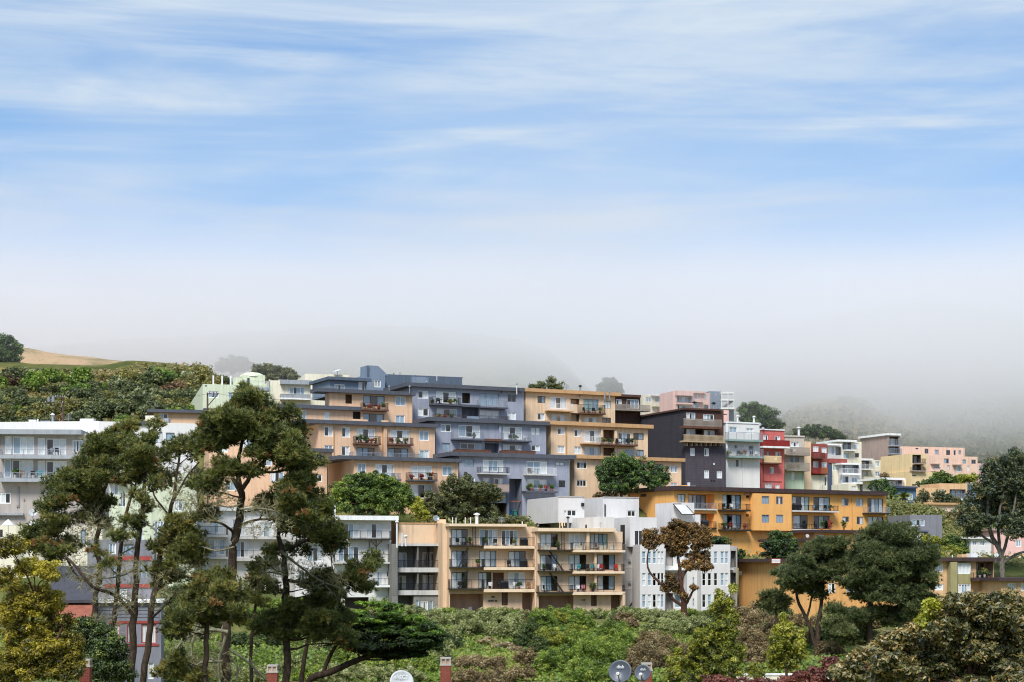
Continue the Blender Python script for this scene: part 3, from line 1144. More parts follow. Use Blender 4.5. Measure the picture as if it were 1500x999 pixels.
bl('apartment_house', 'cream house with a wide white eave and glazed front below the yellow end wall', 1293, 735, 352, [
    (1294, 1327, 701.5, 750, 352, 20, 'cream', 8, """
r 1297 702.5 1321 714 1.2 recess_grey
v 1299 704 1319 713.8 bcbcb w
b 1308 708 1322 716 g 0.25 1.3 white_trim
""", (1292, 1326, 699, 702, 'white_trim', 1.2), True)])
bl('apartment_house', 'tan and orange flat roofed house with a blue canopy beside the big eucalyptus', 1342, 745, 345, [
    (1342, 1376, 713.5, 760, 345, 16, 'orange_tan', 8, "w 1372 722 1377 730 c w", None, True),
    (1376.3, 1417, 707.5, 760, 349, 16, 'orange_tan', 8, """
r 1391 716 1414.5 730.5 1.2 recess_grey
v 1394 718 1413 730.3 bdbt w
w 1377 716 1383 722 c w
b 1391 722 1418 732 g 0.3 1.3 white_trim
""", None, True),
    (1417.3, 1436, 707.5, 760, 356, 16, 'blue_roofing', 8, """
w 1420 712 1428 724 bb g
w 1420 728 1428 738 bb g
""", None, True)])
b = Bld('house', 'plain mid grey house with one three pane window left of the eucalyptus', 1333, 800, 285)
f = face(b, 1333, 1380, 753.5, 810, 285, 14, 'house_grey', 8, """
w 1335.6 760 1354.5 770 bdb w
""", ground=800)
f.box('awning', MATS['blue_grey_dark'], 1333, 776, 1361, 778, 0.6)
f = face(b, 1338, 1353, 780, 810, 270, 14, 'orange_tan', 6, """
w 1341 782 1349 794 cc w
""")
bl('house', 'slate blue house half hidden behind the shaggy palm', 1318, 760, 342, [
    (1314, 1342, 714, 775, 342, 16, 'blue_roofing', 8, "w 1320 722 1326 730 bb w\nw 1330 723 1337 731 cb w\nw 1322 738 1330 746 bb w", (1312, 1344, 711.5, 714.5, 'navy', .6), True)])
bl('house', 'pale tan house glimpsed behind the grey green trees left of the eucalyptus', 1362, 775, 318, [
    (1356, 1404, 738, 800, 318, 14, 'tan', 8, "w 1362 744 1369 751 cb w\nw 1376 744 1386 752 bcb w\nw 1392 745 1398 752 c w\nw 1366 758 1376 766 bb w", (1354, 1406, 735.5, 738.5, 'tan_trim', .5), True)])
bl('house', 'small white house under the lower branches of the eucalyptus', 1425, 806, 262, [
    (1422, 1452, 788, 815, 262, 12, 'white_paint', 6, "w 1425 791 1431 798 bb w\nw 1435 791 1443 799 cb w", (1420, 1454, 785.8, 788.4, 'white_trim', .5), True)])
bl('house', 'plain pale pink house wall behind the eucalyptus stems', 1458, 830, 272, [
    (1456, 1540, 776, 850, 272, 10, 'pink', 8, "w 1488 790 1496 800 bb w", (1454, 1542, 773.5, 776.4, 'taupe', .4), True)])
# ------------------------------------------------------------------ foggy houses up the hill
bl('apartment_house', 'pale cream house half lost in the fog left of the pink one', 957, 600, 490, [
    (942, 978, 578.5, 680, 490, 20, 'cream', 8, """
w 959 580 970 588.5 bb w
w 946 581 954 588 bb w
w 972 581 977 586 b w
b 957 589.5 988 595 solid 0.3 1.3 cream cream
""", (955, 979, 576.5, 579, 'white_trim', 1.0), True)])
bl('apartment_house', 'pink house with an open balcony fading into the fog above the charcoal building', 990, 600, 480, [
    (986, 1016, 572.5, 680, 480, 20, 'pink', 9, """
r 992 579 1013 589 1.4 recess_grey
v 995 580.5 1008 588.8 bcb w
w 993 593 1011 600 bdb w
b 993 586 1017 591.5 g 0.35 1.4 pink
""", (991, 1015, 576, 578.5, 'pink', 1.0), True),
    (1016.3, 1040, 574.5, 680, 486, 20, 'pink', 9, """
w 1018 576.5 1023.7 584.5 bc w
w 1018 589 1023.7 598 bb w
w 1031.5 578 1036 583 c w
w 1031.5 592 1038 598.5 dd g
b 1017 585 1031 588 solid 0.2 1.2 pink pink
""", (1012, 1034, 572.5, 575, 'pink', 1.0), True)])
bl('apartment_house', 'blue grey house with white framed outside stairs in the fog right of the pink one', 1040, 620, 494, [
    (1040, 1057, 572.5, 680, 494, 20, 'slate_blue', 9, "w 1048 576 1050 577.5 c w", None, True),
    (1057.3, 1075, 596.5, 680, 490, 20, 'slate_blue', 9, '', None, True)])
b = bpy.data.objects['apartment_house']
bl('house', 'small pink house with a vent just right of the charcoal building roof', 1054, 620, 335, [
    (1050, 1067.5, 600, 700, 335, 14, 'pink', 8, "w 1059 605.5 1065 607 d g", None, False)])
# ------------------------------------------------------------------ grey stucco complex with bay windows
b = Bld('apartment_complex', 'pale grey stucco stepped complex with rows of white bay windows behind the rust coloured tree', 818, 895, 236)
f = face(b, 818, 856, 727, 765, 236, 22, 'stucco_light', ('px', 772), """
w 826 747 830 755 c w
w 830.5 746 844.5 755.5 dk w
""")
f.box('light_fitting', MATS['black_paint'], 852.5, 736, 856, 741, 0.3)
f.box('parapet_cap', MATS['stucco_shade'], 817.6, 726, 856.2, 727.6, 0.08)
f = face(b, 883.5, 936, 728, 765, 239, 22, 'stucco_light', ('px', 850), """
w 919 747 931 756 nd w
""")
f.box('parapet_cap', MATS['stucco_shade'], 883, 727, 936.4, 728.6, 0.08)
f.box('downpipe', MATS['black_paint'], 886, 738, 887.3, 756, 0.15)
f = face(b, 870, 900, 756.5, 800, 230, 22, 'stucco_grey', ('px', 772), '')
f.box('wall_stain', MATS['stucco_shade'], 858.5, 767, 859.5, 772, 0.05)
f = face(b, 923, 962, 757, 800, 230, 22, 'stucco_light', ('px', 870), """
w 930 777 935 798 d k
w 936 777 940.5 798 d k
w 941.8 777 947 798 d k
""")
f.box('downpipe', MATS['black_paint'], 914, 768, 915.4, 796, 0.9, 0.2)
f = face(b, 986, 1017, 735.5, 800, 232, 22, 'stucco_light', ('px', 960), '')
f = face(b, 1017.3, 1026, 753, 800, 233.5, 22, 'stucco_light', 8, '')
# sloped skylight
v = [P(986, 737.5, 231.5), P(1003, 737.5, 233), P(1017.5, 752.8, 232), P(999, 752.8, 230.2)]
mb = MB()
n = Vector((0.1, 0.45, -0.1))
mb.v = [tuple(p - b.o) for p in v] + [tuple(p - b.o + n) for p in v]
mb.f = [(3, 2, 1, 0), (4, 5, 6, 7), (0, 1, 5, 4), (1, 2, 6, 5), (2, 3, 7, 6), (3, 0, 4, 7)]
sk = mb.build('skylight', MATS['stucco_grey'], b.root)
mb = MB()
q = [p - b.o + Vector((0, -0.04, 0)) for p in v]
for i in range(4):
    mb.tube([q[i], q[(i + 1) % 4]], 0.06, 5)
mb.build('skylight_frame', MATS['black_paint'], sk)
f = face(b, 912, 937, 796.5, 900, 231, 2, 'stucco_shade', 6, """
w 895 776 904 789 dd w
""", ground=894)
f.box('light_fitting', MATS['metal_grey'], 920, 818, 924, 822, 0.3)
f.box('light_fitting', MATS['metal_grey'], 920, 850, 924, 854, 0.3)
f.box('ledge', MATS['stucco_light'], 912.5, 829.5, 932, 830.6, 0.06)
f.box('ledge', MATS['stucco_light'], 912.5, 860.5, 932, 861.6, 0.06)
f.box('downpipe', MATS['black_paint'], 932, 799, 933.4, 874, 0.15)
u0, z0 = f.u(932.7, .12), f.z(932.7, 874)
u2, z2 = f.u(921.5, .12), f.z(921.5, 888)
f.part(MB().tube([(u0, -0.1, z0), (u2, -0.1, z2)], 0.07, 6), 'downpipe', MATS['black_paint'])
def bay(x0, x1, cols, D, yaw, back, extra=''):
    sp = ''
    pal = ['bbdcd', 'btdcd', 'ddbcd']
    k = 0
    for (ya, yb) in ((807, 825), (838.6, 857.4), (870, 889)):
        for c in cols:
            p = random.choice('bbcdd')
            sp += 's %g %g %g %g %s w\n' % (c[0], ya, c[1], yb, p)
            k += 1
    return face(b, x0, x1, 797, 900, D, yaw, 'stucco_light', back, sp + extra, ground=895)
bay(937.5, 974, [(940.3, 946), (948.5, 954), (956, 961.2), (962.8, 967.2), (968.2, 972)], 226, 8, 8)
f = face(b, 974.2, 1006, 797, 900, 229, 8, 'stucco_grey', 6, """
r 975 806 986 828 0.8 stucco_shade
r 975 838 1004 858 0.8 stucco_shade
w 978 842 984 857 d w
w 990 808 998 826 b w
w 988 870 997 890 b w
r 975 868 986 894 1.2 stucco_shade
""", ground=895)
f.box('ledge', MATS['white_trim'], 974, 832, 1004, 834.5, 1.1)
f.box('ledge', MATS['white_trim'], 988, 863, 1000, 865.5, 1.1)
f = face(b, 1006.3, 1026.6, 797, 900, 227.5, 8, 'stucco_grey', 8, """
s 1014.5 845 1017 856 b w
s 1014.5 876 1017 888 b w
""", ground=895)
bay(1027, 1069.5, [(1028.4, 1033.8), (1036.6, 1042), (1045.6, 1051), (1055.2, 1060.8), (1062, 1066.8)], 225.5, 8, 8)
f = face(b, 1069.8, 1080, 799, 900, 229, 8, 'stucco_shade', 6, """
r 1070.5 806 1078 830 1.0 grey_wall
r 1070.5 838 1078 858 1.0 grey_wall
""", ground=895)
f.box('ledge', MATS['white_trim'], 1069.5, 832, 1075, 834, 0.8)

# ------------------------------------------------------------------ orange block
b = Bld('apartment_block', 'long orange apartment block with dark brown roof edge and glazed balconies', 987, 800, 246)
f = face(b, 987, 1298, 720, 835, 246, 29, 'orange', ('px', 909), """
w 992.5 723 1004 735 cc k
r 1007.5 722.8 1047 745.5 1.6 orange
v 1008.5 723 1034 745.3 cbdb k
r 1007.5 751 1047 773.5 1.6 orange
v 1026 751.5 1035 773 bg k
w 1058.3 724 1085.5 745 cdcb k
w 1059 752.8 1086 774 cdcb k
w 1092.5 725 1097.2 728.5 dd k
w 1092.5 752.5 1097 756 dd k
w 1160.8 726.6 1185.8 747.8 cdcg k
w 1191.6 727.6 1215.7 747.8 dcb k
w 1162 754 1183 774 cd k
w 1192 755 1215 774 dgd k
w 1233 729.3 1243 740 cd g
w 1254 729.8 1264.7 741 bc g
w 1234 756 1244 764 cd g
w 1255 756 1264.7 767.5 dc g
w 1270.7 729.6 1293.5 750 dcbc k
w 1271.4 756 1293.5 774 ccb k
b 1010 736 1050 746.5 g 0.2 0.35 stucco_grey
b 1010 763 1050 774 k 0.2 0.35 dark_slab
b 1059 737 1100 748 k 0.22 1.3 dark_slab
b 1059.5 766 1101 777 k 0.22 1.3 dark_slab
b 1162 739.5 1229 749.4 k 0.22 1.4 stucco_grey
b 1163 766.5 1197 776.5 k 0.22 1.4 stucco_grey
b 1272 742 1305 752.3 g 0.2 1.4 dark_slab
""", ground=815)
OR = f
roof(f, 985, 1301, 715, 721, 'brown_fascia', 0.9, left=0.5)
# the section that stands forward of the rest
u0, u1, z0, z1 = f.rect(1105, 722.5, 1159.6, 776.5, 1.2)
fb = Face(b, 1105, OR.w(u0, -1.2, 0).y, 29)
fb = face(b, 1105, 1159.6, 722.6, 776.5, OR.w(u0, -1.2, 0).y, 29, 'orange', 1.15, """
w 1116 726 1126.8 737.2 bb g
w 1137 726.6 1147 738 dcd g
w 1116 753.2 1126.8 765 bb g
w 1137 753.2 1147.5 765 bb g
""")
f.box('downpipe', MATS['orange_lower'], 1248, 729, 1249.2, 774, 0.14)
f.box('air_unit', MATS['stucco_shade'], 1092, 722.8, 1098, 724.2, 0.3)
s = Face(b, 909, OR.w(0, OR.dep, 0).y, -61)
for x, y in ((938.5, 722.8), (938.5, 751.5)):
    u0, u1, z0, z1 = s.rect(x, y, x + 8.5, y + 4)
    w = s.part(MB().box(u0, u1, -0.05, -0.003, z0, z1), 'vent', fmat('k'))
    for i in (0, 1):
        s.part(MB().box(u0 + (u1 - u0) * (.08 + .48 * i), u0 + (u1 - u0) * (.44 + .48 * i), -0.06, -0.052, z0 + .06, z1 - .06), 'pane', MATS['dark_recess'], w)
s.box('parapet_cap', MATS['brown_fascia'], 909, 716, 986, 717.8, 0.12)
f = face(b, 1193, 1262, 779, 835, 252, 29, 'orange_lower', 7, """
w 1194 782.5 1208 789 db w
w 1254 783 1260 790 d w
""", ground=815)
roof(f, 1191, 1262, 775.5, 779.8, 'brown_fascia', 0.8, 'terrace_slab')
f = face(b, 1169.5, 1225, 792.5, 840, 246, 29, 'orange_lower', 7, '', ground=818)
roof(f, 1161, 1225, 788.6, 792.8, 'brown_fascia', 0.9)
b = Bld('apartment_building', 'lower orange building with a red notice board on its roof edge behind two pines', 1137, 895, 222)
f = face(b, 1137, 1312, 822, 920, 222, 18, 'orange_lower', ('px', 1082), """
w 1140.5 826 1158 838 cbc w
w 1213 853 1224 868 cd w
w 1257 827 1270 838 cc w
w 1180 828 1192 838 cb w
w 1240 852 1252 867 bc w
w 1290 830 1304 842 cb w
w 1180 856 1195 869 cb w
""", ground=905)
LO = f
roof(f, 1132, 1316, 817.5, 822.5, 'brown_fascia', 0.8, left=1.0)
u0, u1, z0, z1 = f.rect(1130, 817.4, 1143.5, 824.6, 1.2)
f.part(MB().box(u0, u1, -1.2, -1.08, z0, z1), 'notice_board', MATS['red_trim'])
for k in (0, 1):
    h = z1 - z0
    f.part(MB().box(u0 + .06, u1 - .06, -1.215, -1.202, z0 + h * (.12 + .44 * k), z0 + h * (.42 + .44 * k)), 'notice_strip', MATS['white_trim'])
f.box('side_vent', MATS['dark_recess'], 1083, 836, 1087, 842, 0.1)
# ------------------------------------------------------------------ right front block
b = Bld('apartment_building', 'orange brown two storey block with an olive panel on the right behind the flowering bush', 1358, 885, 216)
f = face(b, 1352, 1456, 821, 905, 216, 14, 'orange_tan', 9, """
w 1369.5 825 1381.5 837.2 cc w
w 1368 854.5 1382 864 cc w
r 1430 822 1455 846 1.8 tan_shade
v 1431 824 1441 845.5 dtd n
w 1445 854 1455.5 868 cb w
b 1426 838 1466 850.5 k 0.45 1.3 brown_fascia
""", ground=885)
RB = f
roof(f, 1369, 1466, 815.8, 821.4, 'brown_fascia', 0.9)
f.box('olive_pier', MATS['olive_panel'], 1392.5, 822.5, 1402.4, 882, 0.9)
u0, u1, z0, z1 = f.rect(1402.6, 823.5, 1422.4, 882, 0.5)
fo = face(b, 1402.8, 1422.4, 823.2, 882, f.w(u0, -0.5, 0).y, 14, 'olive_panel', 0.45, """
w 1403 824.5 1422 840 ccc w
w 1403.6 854.5 1422 868.5 cbbc w
""")
f.box('skylight', MATS['white_trim'], 1422, 810, 1432, 815.6, -1.0, 2.2)
f.box('chimney', MATS['orange_tan'], 1409, 811, 1421, 815.6, -2.0, 3.2)
f = face(b, 1467, 1530, 850, 905, 212, 10, 'orange_tan', 9, """
w 1476 853.5 1488 865 cc w
w 1496 853 1508 865 cc w
""", ground=885)
roof(f, 1464, 1532, 845.5, 850.4, 'brown_fascia', 0.8)
# ------------------------------------------------------------------ front row, left to right
b = Bld('apartment_building', 'white apartment building with black balcony rails seen through the tall pine branches', 330, 895, 224)
f = face(b, 284, 430, 747, 910, 226, 16, 'white_paint', 10, """
w 287 757 299 772 bc w
w 306 757 328 780 cbc w
w 340 760 360 784 bdc w
w 380 764 400 786 cbc w
w 289 789 303 808 gb w
w 306 789 330 812 bcb w
w 345 792 365 816 bdc w
w 385 795 405 818 cbc w
w 388 840 404 862 dc w
w 410 842 424 862 cc w
w 296 825 310 845 bc w
b 284 770 334 786 k 0.3 1.2 grey_slab
b 340 772 420 789 k 0.3 1.2 grey_slab
b 284 800 334 818 k 0.3 1.2 grey_slab
b 340 805 420 821 k 0.3 1.2 grey_slab
b 380 853 428 868 k 0.3 1.2 grey_slab
""", ground=895)
roof(f, 282, 432, 742, 747.5, 'white_trim', 0.6)
b = Bld('apartment_building', 'white apartment building with flat white fascia and a figure 8 near its corner', 500, 895, 222)
f = face(b, 432, 573, 761, 910, 222, 16, 'white_paint', 4.5, """
w 502.4 766 526.4 788 dbc w
w 536 766 560 788 cdc w
w 495 799.5 526 822 bdbd w
w 536 799.5 549 820 bd w
w 552 800 560 816 c w
w 552 836 560.5 858 bc w
w 450 768 474 788 bcb w
w 450 800 474 822 bdc w
w 436 835 452 856 bdc w
w 505 838 522 858 bc w
b 512 776.5 573.5 790 k 0.2 1.2 dark_slab
b 440 778 506 791 k 0.2 1.2 dark_slab
b 490 811 573.5 825 k 0.25 1.2 grey_slab
b 548 846 574 859.5 k 0.3 1.2 white_trim
r 505 874 540 896 1.5 dark_recess
""", ground=896)
WB = f
roof(f, 486, 584, 754.5, 761, 'white_trim', 1.1)
m8 = bpy.data.materials['black_paint']
def lettering(f, txt, px, py, h, off=0.02, m=None, parent=None, bold=0.0):
    """raised lettering standing on the facade"""
    cu = bpy.data.curves.new('lettering', 'FONT')
    cu.body = txt
    cu.size = h
    cu.extrude = 0.02
    cu.offset = bold
    cu.align_x = 'CENTER'
    tmp = bpy.data.objects.new('tmp', cu)
    COL.objects.link(tmp)
    me = bpy.data.meshes.new_from_object(tmp.evaluated_get(bpy.context.evaluated_depsgraph_get()))
    bpy.data.objects.remove(tmp)
    o = bpy.data.objects.new('lettering', me)
    me.materials.clear()
    me.materials.append(m or MATS['black_paint'])
    COL.objects.link(o)
    o.parent = f.b.root
    q = f.w(f.u(px, off), -off, f.z(px, py, off)) - f.b.o
    o.location = q
    o.rotation_euler = (R(90), 0, f.yaw)
    return o
lettering(f, '8', 569.3, 844, 0.95, 0.05, bold=0.02)
# Y shaped braces under the balconies
for x in (540.5, 550.5):
    f.box('brace', MATS['dark_slab'], x, 791, x + 1.8, 806, 1.1, -0.9)
mb = MB()
for dx in (-8, 8):
    u0, z0 = f.u(551.4, 1.0), f.z(551.4, 800, 1.0)
    u1, z1 = f.u(551.4 + dx, 1.0), f.z(551.4 + dx, 791, 1.0)
    mb.tube([(u0, -1.0, z0), (u1, -1.0, z1)], 0.06, 6)
f.part(mb, 'brace', MATS['dark_slab'])
b = Bld('apartment_building', 'narrow grey building with deep recessed balconies under a blank peach parapet', 584, 895, 224)
f = face(b, 574, 582.5, 796, 910, 223, 16, 'grey_wall', 3, '', ground=896)
z = f.zt - 0.25
while z > f.z(578, 874):
    f.part(MB().box(0.05, f.u1 - 0.03, -0.035, -0.002, z, z + 0.2), 'siding_board', MATS['grey_wall'])
    z -= 0.27
f = face(b, 584, 648, 765.6, 795.5, 226, 16, 'peach_front', 8, '')
f.box('parapet_cap', MATS['tan_trim'], 583.5, 764.8, 648, 766.4, 0.1)
f = face(b, 582.6, 648, 795.7, 910, 224.5, 16, 'grey_wall', 9, """
r 583.4 799 611.6 833 2.6 grey_wall
v 584 808.5 596 833 bd w
r 613 799 647.6 833 2.6 grey_wall
v 619 808.5 638.5 833 dbd w
r 583.4 838 611.6 866.5 2.6 grey_wall
v 584 842.5 595 866 dc w
r 613 838 647.6 866.5 2.6 grey_wall
v 619 841.5 638 866 cbc w
r 583.4 872 606 896 2.6 grey_wall
w 609 878.5 613.5 896 b w
w 616 879.5 627 896 cdc w
w 629.5 879 634.5 896 b w
b 583 820 612 837.5 k 0.62 0.2 grey_slab
b 612.6 820 648.4 837.5 k 0.62 0.2 grey_slab
b 583 854 612 870.8 k 0.62 0.2 grey_slab
b 612.6 854 648.4 870.8 k 0.62 0.2 grey_slab
""", ground=896)
GB = f
f.box('beam', MATS['grey_slab'], 583, 795.3, 648, 799, 0.2)
f = face(b, 648.3, 657.4, 766, 910, 223.5, 16, 'peach_front', 9, '', ground=897)
PB = f

def tan_building(label, x0, x1, D, yaw, rows, spec, slabs, rl, num, extra):
    b = Bld('apartment_building', label, x0, 895, D)
    f = face(b, x0, x1, rl[3], 910, D, yaw, 'tan_front', 9, spec, ground=897, smat='tan_slab')
    roof(f, rl[0], rl[1], rl[2], rl[3], 'tan_slab', 1.2)
    return b, f
b, f = tan_building('tan apartment building with timber chairs, a black fire escape and number 180 on its wall', 657.6, 783, 222.5, 15, 3, """
w 661 774.5 685 798.5 ccd k
w 702 774.5 729 798.5 bdbc w
w 734 775.5 759.4 798.5 dbdg w
w 661 806 685 830.5 cbd k
w 702 806 727 830 ccb k
w 745 806.5 770 830 cbd n
w 661 837.5 685 862.8 ccd k
w 701 837.5 719.6 861 ccd k
w 744.4 837.5 769 861 cbc w
r 722 838 738 862 0.8 recess_brown
r 659 869 708 897 2.2 tan_shade
r 735 866.5 743.8 886 0.25 dark_recess
r 765 868 782 897 1.8 tan_shade
b 661 786.5 709 799.5 k 0.14 1.3 dark_slab
b 709 786.5 786 802.8 k 0.36 1.3 tan_slab
b 661 818 709 831.5 k 0.14 1.3 dark_slab
b 709 818 786 834.2 k 0.36 1.3 tan_slab
b 659 848 709 863 k 0.16 1.3 dark_slab
b 709 848 786 866.6 k 0.4 1.3 tan_slab
""", None, (658, 772, 766.5, 770.3), '180', None)
T1 = f
f.box('fin_wall', MATS['tan_front'], 783.3, 772, 786.8, 897, 1.3)
for k, (x, y0, y1) in enumerate(((696, 770, 800), (696, 802, 831), (696, 834, 862))):
    mb = MB()
    u = f.u(x - 4, .4)
    z0, z1 = f.z(x, y1, .4), f.z(x, y0, .4)
    if k == 0:
        mb.box(u, u + .05, -.4, -.35, z0, z1).box(u + .4, u + .45, -.4, -.35, z0, z1)
        z = z0 + .2
        while z < z1:
            mb.box(u + .05, u + .4, -.39, -.36, z, z + .04)
            z += .3
        f.part(mb, 'ladder', MATS['dark_slab'])
    else:
        ua, ub = f.u(672, .9), f.u(686, .9)
        for o in (0.45, 1.0):
            mb.tube([(ua, -o, z0), (ub, -o, z1)], 0.05, 5)
        for i in range(1, 9):
            q = i / 9
            xx, zz = ua + (ub - ua) * q, z0 + (z1 - z0) * q
            mb.box(xx - .1, xx + .1, -1.0, -.45, zz - .02, zz + .02)
        f.part(mb, 'fire_escape_stair', MATS['dark_slab'])
mb = MB()
u0, u1, z0, z1 = f.rect(735.4, 866.8, 743.4, 885.8, 0.02)
for q in range(1, 4):
    mb.box(u0 + (u1 - u0) * q / 4 - .025, u0 + (u1 - u0) * q / 4 + .025, -.02, .05, z0, z1)
for q in range(0, 7):
    mb.box(u0, u1, -.018, .045, z0 + (z1 - z0) * q / 6 - .03, z0 + (z1 - z0) * q / 6 + .03)
f.part(mb, 'grille', MATS['recess_brown'])
lettering(f, '180', 721.5, 875.2, 0.36, bold=0.01)
lettering(f, 'BURT IB', 721.8, 880.6, 0.33, bold=0.01)
f.box('notice_board', MATS['white_trim'], 686.5, 888, 691.5, 893.5, -2.05, 2.15)
b, f = tan_building('tan apartment building with turquoise and red balcony chairs and number 160 on its wall', 787.2, 912, 223.5, 15, 3, """
w 791 781 817 801 ccd k
w 833 781 858.6 803 ccc w
w 864.6 781 890 803 ccbg k
w 791 812 816.5 834 cdb k
w 833 811.6 858.6 834 ccd k
w 875 811.6 901 834 cdb k
w 792 843 816.5 865 cbd k
w 833 842.5 858.6 863.5 ccd k
w 875 842.5 900.6 863.5 cdb k
r 789 871.6 840 897 2.2 tan_shade
r 866 871 874 887 0.25 dark_recess
r 895 871 911.5 897 1.8 tan_shade
b 791 794.5 840 806 k 0.14 1.3 dark_slab
b 839 794 916 808.2 k 0.3 1.3 tan_slab
b 791 825 840 836.8 k 0.14 1.3 dark_slab
b 839 825 915 839.4 k 0.3 1.3 tan_slab
b 789 857 840 868.3 k 0.16 1.3 dark_slab
b 839 856 916 870.6 k 0.4 1.3 tan_slab
""", None, (788, 902, 772.8, 777.8), '160', None)
T2 = f
f.box('fin_wall', MATS['tan_front'], 912.3, 868, 916, 897, 1.3)
f.box('pilaster', MATS['tan_front'], 859.5, 779, 863.5, 806, 0.8)
f.box('pilaster', MATS['tan_front'], 871, 808, 874, 838, 0.8)
f.box('pilaster', MATS['tan_front'], 871, 840, 874, 867, 0.8)
for k, (y0, y1) in enumerate(((807, 836), (838, 868))):
    mb = MB()
    z0, z1 = f.z(810, y1, .9), f.z(810, y0, .9)
    ua, ub = f.u(826, .9), f.u(806, .9)
    for o in (0.45, 1.0):
        mb.tube([(ua, -o, z0), (ub, -o, z1)], 0.055, 5)
    for i in range(1, 9):
        q = i / 9
        xx, zz = ua + (ub - ua) * q, z0 + (z1 - z0) * q
        mb.box(xx - .1, xx + .1, -1.0, -.45, zz - .02, zz + .02)
    f.part(mb, 'fire_escape_stair', MATS['dark_slab'])
mb = MB()
u = f.u(822, .4)
z0, z1 = f.z(822, 806, .4), f.z(822, 776, .4)
mb.box(u, u + .05, -.4, -.35, z0, z1).box(u + .4, u + .45, -.4, -.35, z0, z1)
z = z0 + .2
while z < z1:
    mb.box(u + .05, u + .4, -.39, -.36, z, z + .04)
    z += .3
f.part(mb, 'ladder', MATS['dark_slab'])
mb = MB()
u0, u1, z0, z1 = f.rect(866.3, 871.3, 873.7, 886.8, 0.02)
for q in range(1, 4):
    mb.box(u0 + (u1 - u0) * q / 4 - .025, u0 + (u1 - u0) * q / 4 + .025, -.02, .05, z0, z1)
for q in range(0, 6):
    mb.box(u0, u1, -.018, .045, z0 + (z1 - z0) * q / 5 - .03, z0 + (z1 - z0) * q / 5 + .03)
f.part(mb, 'grille', MATS['recess_brown'])
lettering(f, '160', 854.2, 879.8, 0.36, bold=0.01)
# ------------------------------------------------------------------ ground and hills
def ctrl(px, py, D):
    p = P(px, py, D)
    CTRL.append((p.x, p.y, p.z))
for x in (-400, -100, 200, 500, 800, 1100, 1400, 1700, 1950):
    ctrl(x, 1250, 70)
    ctrl(x, 1120, 110)
    ctrl(x, 1030, 150)
    ctrl(x, 960, 185)
for x in (-500, -1200, -2400):
    ctrl(x, 830, 210); ctrl(x, 740, 260); ctrl(x, 640, 310)
for x in (2000, 2700, 4000):
    ctrl(x, 920, 210); ctrl(x, 840, 280); ctrl(x, 730, 420)
for x in (0, 100, 200):
    ctrl(x, 655, 290)
for x in (350, 500, 620):
    ctrl(x, 610, 320); ctrl(x, 600, 380)
ctrl(700, 630, 330); ctrl(850, 650, 340); ctrl(1000, 690, 350); ctrl(1150, 722, 350); ctrl(1220, 725, 345); ctrl(960, 680, 300)
ctrl(1300, 690, 450); ctrl(1450, 715, 460)
for x in (1100, 1150, 1200, 1240, 1280, 1310):
    ctrl(x, 748, 326); ctrl(x, 735, 350)
for x in (950, 1010, 1070, 1130, 1180):
    ctrl(x, 700, 420)
ctrl(640, 756, 238); ctrl(560, 757, 232); ctrl(700, 758, 234)
ctrl(1420, 800, 270); ctrl(1480, 800, 280); ctrl(1340, 805, 262)
for x in range(230, 1100, 30):
    ctrl(x, 905, 219)
    ctrl(x, 898, 222.5)
for x in range(1090, 1330, 40):
    ctrl(x, 912, 214)
CT = np.array(CTRL)
def terrain(X, Y, noise=True):
    X, Y = np.asarray(X, float), np.asarray(Y, float)
    sh = X.shape
    x, y = X.ravel(), Y.ravel()
    out = np.empty(len(x))
    for i in range(0, len(x), 4000):
        dx = x[i:i + 4000, None] - CT[None, :, 0]
        dy = y[i:i + 4000, None] - CT[None, :, 1]
        w = 1.0 / (dx * dx * 0.6 + dy * dy * 1.6 + 7.0) ** 2.0
        out[i:i + 4000] = (w * CT[None, :, 2]).sum(1) / w.sum(1)
    return out.reshape(sh) - 0.15
def tz(x, y):
    return float(terrain(np.array([x]), np.array([y]))[0])
def groundmat(key, stops, scale, det=8.0):
    m = bpy.data.materials.new(key)
    m.use_nodes = True
    t = NT(m.node_tree)
    tc = t.n('ShaderNodeTexCoord')
    n1 = t.n('ShaderNodeTexNoise', {'Vector': (tc, 'Object'), 'Scale': scale, 'Detail': det, 'Roughness': 0.68})
    n2 = t.n('ShaderNodeTexNoise', {'Vector': (tc, 'Object'), 'Scale': scale * 9, 'Detail': 4.0})
    f = t.math('ADD', t.math('MULTIPLY', n1, 0.75), t.math('MULTIPLY', n2, 0.25))
    rp = t.ramp(f, [(p, lin(c)) for p, c in stops])
    bp = t.n('ShaderNodeBump', {'Height': f, 'Strength': 1.0, 'Distance': 1.0})
    p = t.n('ShaderNodeBsdfPrincipled', {'Base Color': rp, 'Roughness': 1.0, 'Specular IOR Level': 0.05, 'Normal': bp})
    t.n('ShaderNodeOutputMaterial', {0: p})
    return m
def sheet(name, X, Y, Z, m, loc=None):
    ny, nx = X.shape
    v = np.stack([X.ravel(), Y.ravel(), Z.ravel()], 1)
    i = np.arange(ny * nx).reshape(ny, nx)
    q = np.stack([i[:-1, :-1], i[:-1, 1:], i[1:, 1:], i[1:, :-1]], -1).reshape(-1, 4)
    o = rawmesh(name, v, q, m)
    o.data.polygons.foreach_set('use_smooth', [True] * len(o.data.polygons))
    return tag(o, kind='structure')
GM = groundmat('scrub_ground', [(0.34, '38401f'), (0.48, '5a6136'), (0.58, '7a7448'), (0.7, '8f8258')], 0.08)
xs = np.concatenate([np.linspace(-4000, -320, 24), np.linspace(-300, 300, 130), np.linspace(320, 4000, 24)])
ys = np.concatenate([np.linspace(-300, 40, 10), np.linspace(50, 470, 150), np.linspace(490, 6000, 26)])
X, Y = np.meshgrid(xs, ys)
Z = terrain(X, Y)
